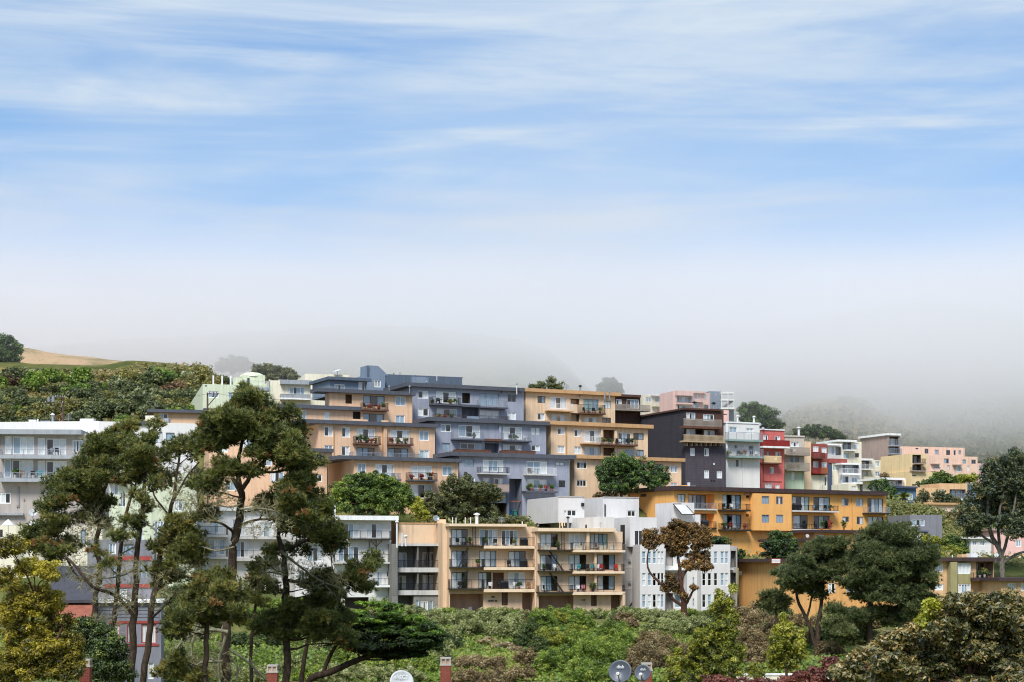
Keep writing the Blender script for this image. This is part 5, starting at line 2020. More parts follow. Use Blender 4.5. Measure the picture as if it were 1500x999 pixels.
# ---- broadleaf trees
YG = leafmat('yellow_green_leaves', ['283012', '4a4b1a', '78721f', 'a69a26', 'c6b83a'], 0.35)
tree('acacia_tree', 'bushy yellow green acacia filling the bottom left corner', 'tree', 76,
     [[(40, 1090, 7), (42, 990, 6), (46, 930, 5), (52, 870, 2.5)], [(42, 985, 4), (80, 940, 3), (92, 915, 1.6)]],
     [(13, 798, 24, 14, -.1), (50, 832, 32, 13, .2), (72, 841, 15, 10, .1), (6, 846, 18, 13), (55, 874, 34, 15, .05), (30, 890, 28, 15), (12, 905, 22, 15), (70, 886, 22, 14), (86, 912, 20, 16, -.12), (43, 925, 34, 15), (103, 942, 20, 13, -.1),
      (53, 950, 32, 15, -.02), (16, 957, 26, 20), (86, 960, 26, 15, -.1), (43, 978, 38, 16, -.06), (96, 980, 26, 14, -.15), (4, 990, 22, 16, -.1), (24, 866, 18, 12, -.15), (110, 968, 14, 12, -.1)],
     YG, 'leaves', spread=1.4, size=0.13, cover=1.5, bark=BARKR, aspect=0.45, csize=0.34, tv=0.14, tn0=0.5, up=0.8)
EUC = leafmat('eucalyptus_leaves', ['1f2a20', '334131', '4a5a3d', '6a6d45', '8a744d'], 0.3)
tree('eucalyptus_tree', 'big grey green eucalyptus with several bare stems at the right edge', 'eucalyptus tree', 236,
     [[(1467, 830, 5.5), (1464, 805, 5), (1452, 780, 4), (1446, 745, 3), (1452, 700, 1.6)], [(1465, 812, 3.6), (1462, 770, 3), (1470, 720, 2.2), (1486, 680, 1.2)], [(1467, 815, 3.6), (1478, 780, 3), (1486, 740, 2), (1490, 705, 1)],
      [(1468, 826, 3.6), (1484, 814, 3), (1504, 806, 2)], [(1464, 800, 3), (1440, 785, 2.4), (1424, 768, 1.4)]],
     [(1486, 673, 14, 12), (1470, 679, 14, 11), (1455, 683, 11, 10), (1483, 689, 20, 12), (1450, 697, 14, 11), (1466, 706, 24, 12), (1491, 706, 16, 12), (1441, 716, 16, 11), (1430, 728, 14, 10), (1456, 727, 22, 12), (1483, 727, 22, 12), (1420, 747, 18, 11),
      (1446, 746, 22, 12), (1474, 746, 22, 12), (1496, 744, 14, 13), (1418, 765, 15, 9), (1438, 763, 16, 9), (1466, 762, 16, 8), (1488, 764, 14, 9), (1424, 778, 12, 7), (1484, 780, 14, 7), (1500, 780, 10, 9), (1412, 755, 10, 8)],
     EUC, 'leaves', spread=2.5, size=0.42, cover=1.25, bark=BARKG, aspect=0.4, csize=0.32, tv=0.15, tn0=0.42)
RUST = leafmat('rust_leaves', ['2a2618', '45391f', '66502a', '876a36', '9c7a44'], 0.25)
tree('rusty_tree', 'rust coloured tree with bare forked trunk in front of the white bay windows', 'tree', 208,
     [[(1003, 897, 6.5), (1001, 880, 6), (998, 855, 5), (996, 838, 4), (993, 815, 2.4)], [(1001, 888, 3.6), (984, 875, 3.2), (966, 852, 2.6), (952, 838, 2.2), (948, 822, 1.6), (950, 806, 1)],
      [(1004, 886, 3.4), (1010, 874, 2.8), (1017, 862, 1.6)], [(997, 850, 3), (1006, 834, 2.4), (1014, 820, 1.4)]],
     [(990, 769.5, 15, 7), (1011, 772.5, 13, 7), (953, 783, 11, 7), (984, 781.5, 15, 9), (1005, 780, 17, 9), (1026, 781, 13, 9), (951, 796, 11, 8, -.05), (984, 796, 13, 9), (993, 806, 15, 7), (1020, 793, 15, 9), (1034, 795, 9, 9), (1017, 815, 11, 7, .1),
      (1029, 814, 9, 7), (1008, 827, 13, 6, .1), (1030, 829, 11, 8), (984, 846, 10, 8, -.1), (981, 860, 11, 7, -.1), (993, 863, 7, 4), (1017, 858, 6, 4), (1003, 871, 5, 4), (966, 790, 8, 7), (1000, 793, 10, 7)],
     RUST, 'leaves', spread=0.9, size=0.26, cover=1.7, bark=BARKR, aspect=0.5, csize=0.34, limb_r=0.12, twigs=3)
GRN = leafmat('green_leaves', ['1d2a12', '304719', '4a6524', '6c8335', '93a04a'], 0.35)
tree('broadleaf_tree', 'big round green tree in front of the peach terraces', 'tree', 229,
     [[(545, 775, 4), (545, 750, 3.6), (544, 725, 2.4)], [(545, 752, 2.6), (520, 730, 1.6)], [(545, 750, 2.6), (572, 728, 1.6)]],
     [(538, 699, 20, 8), (512, 704, 13, 7, .1), (562, 703, 15, 8), (525, 710, 22, 10), (550, 710, 24, 10), (577, 711, 18, 10), (498, 718, 14, 10, .2), (530, 724, 26, 12), (564, 724, 24, 12), (590, 719, 12, 10, .05), (495, 734, 13, 11, .15), (517, 740, 20, 11),
      (550, 741, 26, 11, -.05), (583, 738, 18, 12), (592, 728, 11, 10)],
     GRN, 'leaves', spread=1.5, size=0.28, cover=1.9, bark=BARKR, aspect=0.5, csize=0.33, tn0=0.5)
DGR = leafmat('grey_green_leaves', ['20281a', '354029', '4f5a37', '6d7347', '8d8a58'], 0.3)
tree('broadleaf_tree', 'grey green bushy tree below the blue grey terraces', 'tree', 236,
     [[(685, 775, 3.4), (684, 745, 3), (682, 718, 1.6)], [(684, 748, 2), (706, 728, 1.2)], [(684, 748, 2), (656, 728, 1.2)]],
     [(664, 703, 7, 6), (683, 701, 7, 7), (660, 715, 15, 9), (681, 711, 13, 9), (701, 716, 15, 9), (718, 717, 11, 8), (728, 724, 9, 7), (654, 730, 18, 10), (680, 728, 22, 11), (707, 730, 20, 11), (634, 737, 15, 9), (640, 750, 20, 9), (674, 747, 24, 11), (707, 748, 22, 10)],
     DGR, 'leaves', spread=1.4, size=0.27, cover=1.6, bark=BARKR, aspect=0.5, csize=0.34)
DKG = leafmat('juniper_leaves', ['141f10', '22351a', '355022', '527030', '7b9440'], 0.3)
tree('juniper_tree', 'dark green upright juniper in front of the tan terraces', 'tree', 250,
     [[(910, 745, 3.4), (910, 715, 3), (910, 690, 1.4)]],
     [(908, 670, 9, 6, .2), (897, 677, 13, 8, .1), (916, 676, 12, 8, .1), (891, 687, 13, 9), (908, 687, 17, 9), (927, 685, 11, 9), (939, 682, 6, 11), (883, 698, 9, 8), (898, 701, 17, 9), (918, 701, 17, 9), (936, 699, 12, 11), (884, 711, 9, 6), (900, 714, 17, 7), (919, 714, 15, 8), (879, 690, 5, 8)],
     DKG, 'leaves', spread=1.0, size=0.3, cover=1.8, bark=BARKR, aspect=0.4, csize=0.3, up=0.1)
tree('juniper_tree', 'small spiky juniper right of the dark green juniper', 'tree', 251,
     [[(960, 745, 2.4), (960, 715, 2), (960, 695, 1)]],
     [(954, 686, 5, 9, .1), (965, 690, 6, 8), (954, 697, 9, 8), (967, 701, 9, 8), (976, 697, 4, 10), (958, 708, 13, 7)],
     DKG, 'leaves', spread=0.8, size=0.28, cover=1.8, bark=BARKR, aspect=0.4, csize=0.3, up=0.1)
tree('bushy_tree', 'dark rounded tree against the lower wall of the orange block', 'tree', 232,
     [[(1142, 845, 3), (1142, 815, 2.4), (1141, 795, 1.2)]],
     [(1140, 785, 13, 7, .1), (1152, 788, 9, 7, .1), (1130, 799, 13, 8), (1146, 801, 17, 9), (1160, 799, 7, 9), (1138, 811, 20, 6, -.05), (1156, 811, 9, 6)],
     DKG, 'leaves', spread=0.8, size=0.26, cover=1.7, bark=BARKR, aspect=0.5, csize=0.3, tn0=0.38)
tree('bushy_tree', 'low dark green hedge tree behind the white bay window block', 'tree', 234,
     [[(1046, 830, 2.4), (1046, 800, 1.6)]],
     [(1044, 789, 14, 4), (1056, 791, 12, 4), (1035, 792, 10, 4), (1050, 796, 18, 4), (1084, 812, 7, 7), (1082, 822, 7, 6)],
     DKG, 'leaves', spread=0.6, size=0.24, cover=1.6, bark=BARKR, aspect=0.5, csize=0.3, tn0=0.42)
# ---- the pair of pines on the right
tree('pine_tree', 'left one of the two dark pines in front of the lower orange building', 'pine tree', 186,
     [[(1196, 975, 6), (1197, 958, 6), (1198, 916, 5), (1203, 888, 4), (1206, 855, 2.6), (1210, 815, 1.4)], [(1196, 950, 3.8), (1184, 912, 3.8), (1170, 884, 3.2), (1166, 866, 2.4), (1160, 846, 1.2)], [(1182, 906, 2.6), (1188, 880, 2), (1192, 850, 1.2)]],
     [(1212, 797, 20, 8), (1233, 796, 13, 7), (1196, 805, 20, 9), (1220, 810, 26, 10), (1184, 817, 18, 9), (1172, 825, 18, 9), (1196, 825, 24, 10), (1228, 825, 20, 10), (1157, 839, 22, 10), (1180, 841, 26, 10), (1204, 840, 20, 10), (1148, 855, 12, 9), (1166, 858, 22, 9),
      (1188, 857, 18, 8), (1200, 870, 15, 7, -.05), (1224, 842, 14, 9)],
     PINER, spread=2.0, size=0.42, cover=1.15, width=0.075, limb_r=0.14, dead=0.0, fill=.5)
tree('pine_tree', 'right and bigger one of the two dark pines in front of the lower orange building', 'pine tree', 180,
     [[(1272, 965, 6.5), (1272, 940, 6.5), (1274, 900, 6), (1276, 870, 4.8), (1282, 830, 3.4), (1294, 790, 1.6)], [(1275, 905, 4), (1298, 894, 3.4), (1318, 885, 2.6), (1340, 868, 1.4)]],
     [(1298, 778, 28, 11), (1324, 780, 22, 11), (1276, 787, 22, 10), (1310, 792, 34, 11), (1264, 803, 20, 10), (1292, 806, 30, 12), (1326, 806, 28, 12), (1354, 806, 17, 10), (1367, 813, 9, 8), (1256, 817, 15, 10), (1276, 825, 24, 11), (1308, 821, 32, 12), (1344, 821, 26, 11),
      (1272, 841, 26, 11), (1300, 839, 32, 12), (1334, 839, 28, 12), (1360, 838, 13, 10), (1244, 853, 18, 7), (1270, 857, 28, 10), (1300, 859, 28, 10), (1336, 857, 24, 10), (1364, 856, 9, 9), (1272, 873, 24, 9), (1304, 874, 22, 8), (1342, 876, 22, 11), (1360, 880, 14, 11),
      (1340, 892, 20, 9), (1320, 900, 22, 9), (1290, 895, 22, 8), (1262, 900, 18, 8), (1226, 892, 16, 7, .05), (1232, 914, 24, 10, .1), (1254, 917, 22, 9, .1), (1240, 932, 24, 10, .1), (1262, 935, 20, 9, .1), (1310, 908, 20, 9)],
     PINER, spread=2.4, size=0.42, cover=1.15, width=0.075, limb_r=0.14, dead=0.0, fill=.45)
tree('pine_tree', 'small round dark pine left of the pair of pines', 'pine tree', 190,
     [[(1138, 935, 3), (1137, 905, 2.6), (1135, 880, 1.4)]],
     [(1134, 877, 19, 10), (1146, 882, 12, 8), (1122, 882, 12, 8), (1138, 890, 14, 8)],
     PINER, spread=0.8, size=0.42, cover=1.2, width=0.08, dead=0.0)
# ---- light conical trees near the camera
CON = leafmat('conical_leaves', ['20290c', '3c4a10', '64701a', '98982c', 'c4be55'], 0.35)
tree('conical_tree', 'taller of the two light green conical trees in the foreground', 'tree', 86,
     [[(1045, 1150, 4), (1046, 1000, 3.4), (1052, 930, 2.4), (1060, 880, 1)]],
     [(1073, 862, 3.5, 9, .15), (1055, 872, 5, 10, .1), (1050, 892, 11, 11), (1066, 890, 9, 12, .1), (1073, 909, 7, 10, .1), (1057, 910, 15, 11), (1029, 932, 9, 11), (1046, 931, 15, 12), (1068, 931, 13, 13), (1016, 946, 8, 11, .1), (1040, 952, 20, 13, -.05), (1068, 952, 16, 13),
      (991, 955, 5, 9, .15), (1000, 969, 13, 12), (1029, 973, 22, 13, -.1), (1061, 973, 20, 13, -.05), (1085, 956, 4, 12, .1), (982, 973, 7, 9, .1), (991, 991, 17, 11), (1029, 991, 22, 11, -.05), (1067, 988, 18, 11)],
     CON, 'leaves', spread=0.5, size=0.15, cover=1.7, bark=BARKR, aspect=0.42, csize=0.32, up=0.6, limb_r=0.05, twigs=2)
tree('conical_tree', 'shorter yellow green conical tree in the foreground right of the taller one', 'tree', 88,
     [[(1152, 1150, 3.4), (1152, 1000, 3), (1151, 950, 2), (1149, 915, .8)]],
     [(1149, 906, 4, 8, .1), (1142, 923, 7, 8, .1), (1157, 920, 6, 9, .1), (1174, 929, 4, 7, .15), (1136, 939, 9, 11), (1155, 939, 13, 11), (1172, 946, 7, 9, .1), (1132, 956, 9, 11, .1), (1153, 956, 16, 11), (1174, 957, 7, 9), (1137, 970, 13, 9, -.05), (1159, 970, 13, 9, -.05), (1108, 984, 11, 12, -.05)],
     CON, 'leaves', spread=0.5, size=0.15, cover=1.7, bark=BARKR, aspect=0.42, csize=0.32, up=0.6, limb_r=0.05, twigs=2, tn0=0.58)
BRZ = leafmat('bronze_leaves', ['222a10', '394218', '585c22', '807038', 'b48e58', 'd2b084'], 0.3, gloss=0.07)
tree('flowering_bush', 'big dark bush with tan flower heads filling the bottom right corner', 'bush', 56,
     [[(1420, 1250, 6), (1420, 1000, 5), (1420, 930, 3)], [(1420, 1000, 3), (1330, 960, 1.6)], [(1420, 990, 3), (1480, 910, 1.4)]],
     [(1420, 888, 44, 14), (1482, 886, 28, 18, .05), (1386, 886, 16, 9), (1440, 912, 56, 18), (1378, 924, 34, 16), (1490, 928, 30, 22), (1312, 932, 24, 11, .1), (1335, 944, 32, 13, .05), (1284, 954, 24, 10, .1), (1258, 966, 20, 9, .1), (1405, 950, 46, 18), (1470, 958, 40, 20), (1305, 972, 38, 13),
      (1360, 972, 40, 15), (1425, 982, 44, 16), (1490, 985, 30, 18), (1240, 984, 24, 9, .05), (1290, 992, 36, 10), (1456, 874, 12, 8), (1330, 992, 40, 9), (1385, 998, 40, 8), (1450, 1000, 40, 9), (1265, 1000, 34, 7)],
     BRZ, 'leaves', spread=0.9, size=0.16, cover=1.7, bark=BARKR, aspect=0.42, csize=0.3, tv=0.12, lv=0.2, tn0=0.36, up=0.5, limb_r=0.05, twigs=2, fill=.35)
LIME = leafmat('lime_leaves', ['4a5a12', '7a8420', 'a8a832', 'c6c04c'], 0.4)
RED = leafmat('red_leaves', ['33211a', '56302a', '74423a', '86604c'], 0.3)
def shrub(label, blobs, leaf, size=0.2, cover=1.7, name='shrub', cat='shrub', group=None, D=None, spread=0.6, stem_to_ground=True, **kw):
    cx, cy, rx, ry = blobs[0][:4]
    if D is None:
        yb = max(q[1] + q[3] * 0.75 for q in blobs)
        D = hit(cx, yb).y + rx * 0.3 * 0.07
    bl = blobs3(blobs, D, spread)
    zb = min(c[2] - r[2] for c, r, _ in bl)
    foot = Vector((bl[0][0][0], bl[0][0][1], zb))
    gz = down(foot)
    o = Vector((foot.x, foot.y, min(gz, zb)))
    root = empty(name, o, label, cat, group)
    c = Vector(bl[0][0]) - o
    mb = MB()
    for _ in range(4):
        e = c + Vector((random.uniform(-.6, .6) * bl[0][1][0], random.uniform(-.5, .5) * bl[0][1][1], random.uniform(-.2, .6) * bl[0][1][2]))
        f0 = Vector((random.uniform(-.1, .1), random.uniform(-.1, .1), -0.2)) if stem_to_ground else e - Vector((0, 0, .9))
        mb.tube([f0, (f0 + e) * 0.5 + Vector((0, 0, .1)), e], [.07, .05, .02] if stem_to_ground else [.03, .025, .015], 5)
    mb.build('stem', BARKR, root, smooth=True)
    kw.setdefault('aspect', 0.5)
    kw.setdefault('csize', 0.34)
    v, f, t = leaf_cards(bl, size, cover=cover, **kw)
    rawmesh('crown', v - np.array(o), f, leaf, root, t)
    return root
shrub('bright lime green clump growing out of the big dark bush', [(1360, 898, 10, 11), (1352, 908, 7, 8), (1366, 888, 7, 8), (1358, 918, 8, 8, -.2)], LIME, .15, D=55.6, name='shrub', stem_to_ground=False)
shrub('dark red leaved shrub along the bottom edge right of the conical trees', [(1235, 984, 26, 9), (1265, 976, 18, 9), (1205, 988, 22, 9), (1178, 994, 20, 8), (1285, 985, 16, 8), (1248, 992, 26, 8), (1150, 998, 20, 6), (1220, 972, 12, 7)], RED, .16, D=58)
shrub('small dark red shrub at the foot of the taller conical tree', [(1044, 996, 16, 6), (1064, 998, 14, 5), (1090, 999, 16, 5), (1118, 999, 14, 5)], RED, .15, D=80)
# ---- shrubs on the bank below the front row
K1 = leafmat('bank_grey_green', ['343f24', '566338', '7a8554', '9ea574', 'bcc096'], 0.3)
K2 = leafmat('bank_green', ['263612', '435a1c', '65802a', '8a9c3e', 'aeb658'], 0.35)
K3 = leafmat('bank_yellow_green', ['2a3310', '4e5a18', '7a8428', 'a2a83a', 'c2c45c'], 0.4)
K4 = leafmat('bank_dry_brown', ['3a3320', '4e432b', '6e6142', '8e8060', 'aea184'], 0.25)
K5 = leafmat('bank_dark_green', ['141d0e', '243316', '384b20', '566a30', '77843f'], 0.3)
BANK = [
    ('grey green leafy shrub on the bank below the grey recessed building', K1, [(640, 906, 20, 12), (674, 906, 18, 12), (692, 918, 16, 12), (655, 928, 18, 11), (628, 915, 14, 10)]),
    ('grey green shrub on the bank below the tan building with the fire escape', K1, [(712, 904, 15, 10), (736, 905, 17, 12), (756, 912, 12, 12), (722, 922, 14, 10), (745, 924, 14, 10)]),
    ('reddish dry shrub at the foot of the tan building wall', K4, [(733, 894, 12, 4), (752, 896, 12, 5), (776, 903, 11, 8), (914, 905, 12, 8), (925, 912, 10, 8)]),
    ('bright yellow green shrub on the bank below the tan buildings', K3, [(818, 905, 15, 8), (808, 936, 20, 14), (845, 928, 16, 10), (1006, 899, 20, 7), (1105, 887, 14, 8)]),
    ('full green shrub on the middle of the bank', K2, [(795, 904, 20, 13), (832, 900, 18, 11), (852, 910, 16, 13), (850, 938, 20, 13), (830, 964, 26, 16), (870, 955, 26, 18), (800, 974, 20, 15), (898, 925, 18, 16), (890, 957, 24, 17), (914, 940, 16, 16), (855, 985, 24, 14), (890, 985, 22, 14)]),
    ('dark green shrub in the hollow of the bank', K5, [(778, 924, 14, 14), (790, 948, 12, 14), (765, 940, 12, 10), (600, 975, 16, 7), (665, 940, 10, 8)]),
    ('light green rounded shrub on the bank below the white bay windows', K1, [(932, 902, 20, 9), (906, 901, 14, 9), (1018, 912, 20, 10), (986, 905, 17, 9), (965, 916, 22, 9), (960, 900, 16, 8), (1000, 920, 18, 10)]),
    ('dry brown shrub on the bank behind the satellite dishes', K4, [(955, 938, 24, 13), (980, 945, 18, 12), (940, 957, 20, 15), (965, 968, 22, 14), (930, 980, 18, 12), (1000, 960, 14, 14)]),
    ('dull grey brown shrub behind the conical trees', K4, [(1114, 912, 24, 13), (1098, 934, 22, 17), (1120, 944, 24, 16), (1102, 960, 20, 13), (1090, 915, 14, 10), (1130, 925, 14, 12), (1180, 935, 14, 12), (1215, 950, 18, 12)]),
    ('grey brown low shrub around the chimney on the grassy slope', K4, [(690, 970, 24, 10), (720, 974, 20, 11), (682, 990, 22, 10), (735, 990, 18, 10), (772, 962, 16, 13), (765, 985, 16, 12), (708, 992, 18, 9)]),
    ('pale pinkish flowering shrub along the top of the grassy slope', leafmat('bank_pink', ['5a4a38', '8a7760', 'b39c84', 'ccb8a2'], 0.3), [(714, 937, 13, 4), (736, 944, 14, 4), (752, 950, 9, 4)]),
]
for label, leaf, bl in BANK:
    for q in bl:
        col = ' '.join(label.split()[:label.split().index('shrub') + 1])
        land = ('grey recessed building' if q[0] < 660 else 'building numbered 180' if q[0] < 786 else 'building numbered 160' if q[0] < 920 else 'white bay windows' if q[0] < 1080 else 'lower orange building')
        row = 'at the top of the bank' if q[1] < 912 else 'halfway down the bank' if q[1] < 948 else 'low on the bank'
        if 'shrub ' not in label + ' ' or 'slope' in label:
            col = ' '.join(label.split()[:5]) if 'flower' in label else col
        b2 = [q, (q[0] - q[2] * .5, q[1] + q[3] * .3, q[2] * .6, q[3] * .7), (q[0] + q[2] * .5, q[1] + q[3] * .3, q[2] * .6, q[3] * .7)]
        shrub(col + ' ' + row + ' below the ' + land, b2, leaf, 0.20, 1.25, name='bank_shrub', group='shrubs on the bank below the front row')
UNDER = [('grey green undergrowth shrub beneath the tall pines', K1), ('dark green undergrowth shrub beneath the tall pines', K5), ('mid green undergrowth shrub beneath the tall pines', K2)]
for k, (cx, cy) in enumerate([(175, 900), (205, 950), (240, 925), (262, 900), (285, 930), (300, 960), (330, 985), (355, 940), (372, 905), (372, 990), (395, 935), (405, 890), (428, 980), (440, 895), (470, 945), (500, 960), (520, 985), (545, 975), (560, 990), (582, 975),
                              (600, 990), (625, 975), (640, 960), (350, 900), (310, 905), (230, 985), (185, 985), (215, 905), (262, 870), (450, 990), (490, 990), (610, 945), (575, 902), (560, 890), (600, 900), (612, 925), (640, 945), (480, 890)]):
    label, leaf = UNDER[k % 3 if cx < 420 else (0, 2)[k % 2]]
    label = label.replace('the tall pines', 'the left pine clump' if cx < 270 else 'the tallest pine' if cx < 400 else 'the dark pine' if cx < 480 else 'the spreading cypress') + (', upper row' if cy < 930 else ', lower row')
    shrub(label, [(cx, cy, 20, 13), (cx - 12, cy + 4, 12, 10), (cx + 12, cy + 4, 12, 10)], leaf, .2, 1.2, name='undergrowth_shrub', group='undergrowth shrubs beneath the pines', D=max(138, hit(cx, cy + 6).y))
for k, cx in enumerate(range(590, 1075, 22)):
    if 0 < k % 9:
        label, leaf = (('light green shrub in the row along the foot of the front buildings', K1), ('mid green shrub in the row along the foot of the front buildings', K2))[(k // 2) % 2]
        shrub(label, [(cx, 899 + (k % 3) * 2, 14, 8), (cx + 8, 903, 10, 8)], leaf, .2, 1.2, name='bank_shrub', group='shrub row along the foot of the front buildings', D=219.5)
for k, (cx, cy) in enumerate([(1095, 896), (1118, 902), (1150, 905), (1175, 912), (1215, 905), (1240, 900), (1265, 912), (1290, 908), (1315, 905), (1340, 912), (1365, 905), (1205, 930), (1165, 935), (1290, 935), (1325, 930), (1350, 940), (1120, 925)]):
    label, leaf = (('grey brown shrub at the foot of the lower orange building', K4), ('light grey green shrub at the foot of the lower orange building', K1), ('dark green shrub at the foot of the lower orange building', K5))[k % 3]
    label += ', behind the pines' if 1160 < cx < 1360 else ', left of the pines' if cx <= 1160 else ', right of the pines'
    shrub(label, [(cx, cy, 18, 11), (cx - 10, cy + 4, 12, 9), (cx + 11, cy + 3, 12, 9)], leaf, .22, 1.2, name='bank_shrub', group='shrubs at the foot of the lower orange building', D=min(210, max(192, hit(cx, cy + 6).y)))
# ---- shrubs behind, on the right and on the hill
shrub('dark green dense shrub behind the brick chimney at the bottom left', [(139, 932, 28, 18), (154, 964, 28, 18), (128, 918, 18, 12), (172, 984, 24, 14), (120, 950, 16, 14), (166, 945, 18, 14), (140, 990, 24, 12)], K5, .18, D=108, spread=1)
shrub('yellowish shrub between the round green tree and the grey green bushy tree', [(611, 742, 9, 12, .2), (620, 752, 10, 8)], K3, .24, D=228)
shrub('small brownish shrub under the lowest peach balcony', [(627, 723, 6, 5), (630, 735, 8, 6)], DGR, .22, D=228)
shrub('low green ground shrub below the blue grey stairwell', [(748, 760, 18, 4), (728, 762, 14, 5), (765, 762, 8, 4), (700, 762, 14, 4)], DGR, .2, D=230)
shrub('brown dry clump beside the juniper on the tan wall', [(880, 724, 12, 3), (896, 725, 8, 3)], K4, .2, D=250)
FARG = [('dark hazy tree left of the palm', DKG, 338, [(1288, 712, 14, 9), (1300, 722, 12, 9), (1312, 735, 10, 8), (1302, 742, 12, 8)]),
        ('light green shrub tree below the palm', K3, 300, [(1318, 755, 15, 7), (1332, 762, 9, 6), (1312, 764, 12, 6)]),
        ('grey green tree in front of the orange and tan house, left one', EUC, 322, [(1352, 728, 11, 8), (1344, 740, 9, 8), (1360, 745, 10, 7)]),
        ('grey green tree in front of the orange and tan house, right one', EUC, 326, [(1380, 727, 13, 8), (1397, 736, 10, 8), (1372, 742, 12, 7), (1392, 748, 10, 6)]),
        ('brownish tree left of the eucalyptus stems', K4, 300, [(1396, 760, 13, 9), (1388, 774, 10, 8), (1408, 770, 10, 8)]),
        ('olive shrub above the olive panel building', K3, 262, [(1362, 792, 15, 7), (1385, 806, 20, 7), (1356, 804, 12, 7)]),
        ('green shrub above the right end of the olive panel building', GRN, 264, [(1400, 794, 17, 9), (1420, 801, 12, 8), (1410, 806, 16, 6)]),
        ('dark green shrub at the right edge under the eucalyptus', DKG, 250, [(1482, 832, 16, 8), (1500, 836, 12, 8), (1466, 838, 10, 6)]),
        ('dark green tree in front of the salmon pink building', DKG, 360, [(1364, 708, 13, 6), (1352, 711, 8, 5)]),
        ('mid green tree in front of the salmon pink building', GRN, 366, [(1376, 698, 12, 7), (1390, 703, 12, 6)]),
        ('bright yellow green tree in front of the salmon pink building', K3, 370, [(1412, 700, 13, 5), (1426, 700, 9, 5), (1402, 705, 10, 5)]),
        ('small brown shrub beside the yellow end wall', K4, 366, [(1295, 696, 4, 3)]),
        ('dark hazy tree at the foot of the fog behind the white town house', DKG, 470, [(1103, 600, 17, 10), (1120, 608, 18, 11), (1094, 612, 12, 10), (1132, 622, 16, 9), (1112, 622, 18, 9)]),
        ('long dark tree clump in the fog behind the sage green town house', DKG, 486, [(1190, 630, 14, 7), (1206, 632, 15, 8), (1222, 637, 10, 6), (1172, 634, 12, 6), (1232, 642, 8, 5)]),
        ('pale ghostly tree in the fog above the brown house', DKG, 545, [(893, 562, 14, 9), (903, 568, 9, 8), (882, 569, 8, 7), (894, 574, 16, 5)]),
        ('dark trimmed tree just behind the tan terraces roof', DGR, 330, [(792, 566, 14, 5), (806, 566, 12, 5), (783, 569, 8, 4), (806, 557, 6, 3), (820, 566, 4, 6)]),
        ('pale foggy tree on the ridge behind the pale green building', DKG, 530, [(340, 530, 18, 7), (356, 533, 14, 7), (326, 537, 12, 6), (345, 540, 24, 5)]),
        ('dark spreading cypress on the ridge behind the pale green building', DGR, 425, [(386, 540, 14, 7), (402, 543, 18, 7), (420, 546, 12, 7), (430, 552, 8, 6), (408, 551, 24, 6), (378, 546, 10, 6)]),
        ('dark round tree on the hilltop at the left edge', DKG, 405, [(4, 508, 18, 14), (18, 514, 13, 13), (-10, 514, 14, 14), (10, 524, 20, 8)])]
for label, leaf, D, bl in FARG:
    shrub(label, bl, leaf, 0.42 if D > 300 else 0.26, 1.6, name='hillside_tree', cat='tree', D=D, spread=1.2)
# ---- palm
pp = P(1325, 757, 305)
pr = empty('palm_tree', Vector((pp.x, pp.y, down(pp))), 'shaggy palm with a brown skirt of dead fronds right of the orange block', 'palm tree')
o = pr.location
top = P(1324, 727, 305)
MB().tube([Vector((0, 0, -.3)), (top - o) * .5, top - o], [.35, .3, .28], 8).build('trunk', BARKR, pr, smooth=True)
def frond(root, o, d, L, m, droop):
    mb = MB()
    side = d.cross(Vector((0, 0, 1))).normalized()
    n = 9
    prev = None
    for i in range(n + 1):
        t = i / n
        c = o + d * (L * t) + Vector((0, 0, -droop * t * t * L))
        w = 0.32 * math.sin(math.pi * (0.12 + 0.86 * t)) * L * 0.5
        if prev:
            pc, pw = prev
            mb.quad(pc, c, c + side * w + Vector((0, 0, -w * .45)), pc + side * pw * .72 + Vector((0, 0, -pw * .4)))
            mb.quad(c, pc, pc - side * pw * .72 + Vector((0, 0, -pw * .4)), c - side * w + Vector((0, 0, -w * .45)))
        prev = (c, w)
    mb.build('frond', m, root)
FG, FB = mat('palm_frond_green', '7f8a3c', var=.2), mat('palm_frond_dead', '8a6650', var=.2)
for k in range(26):
    a = random.uniform(0, 6.28)
    e = random.uniform(0.1, 1.3)
    frond(pr, top - o, Vector((math.cos(a) * math.cos(e), math.sin(a) * math.cos(e), math.sin(e))), random.uniform(1.5, 2.4), FG, .45)
for k in range(26):
    a = random.uniform(0, 6.28)
    e = random.uniform(-1.1, -0.25)
    frond(pr, top - o + Vector((0, 0, -random.uniform(0, 1.1))), Vector((math.cos(a) * math.cos(e), math.sin(a) * math.cos(e), math.sin(e))), random.uniform(1.3, 2.1), FB, .4)
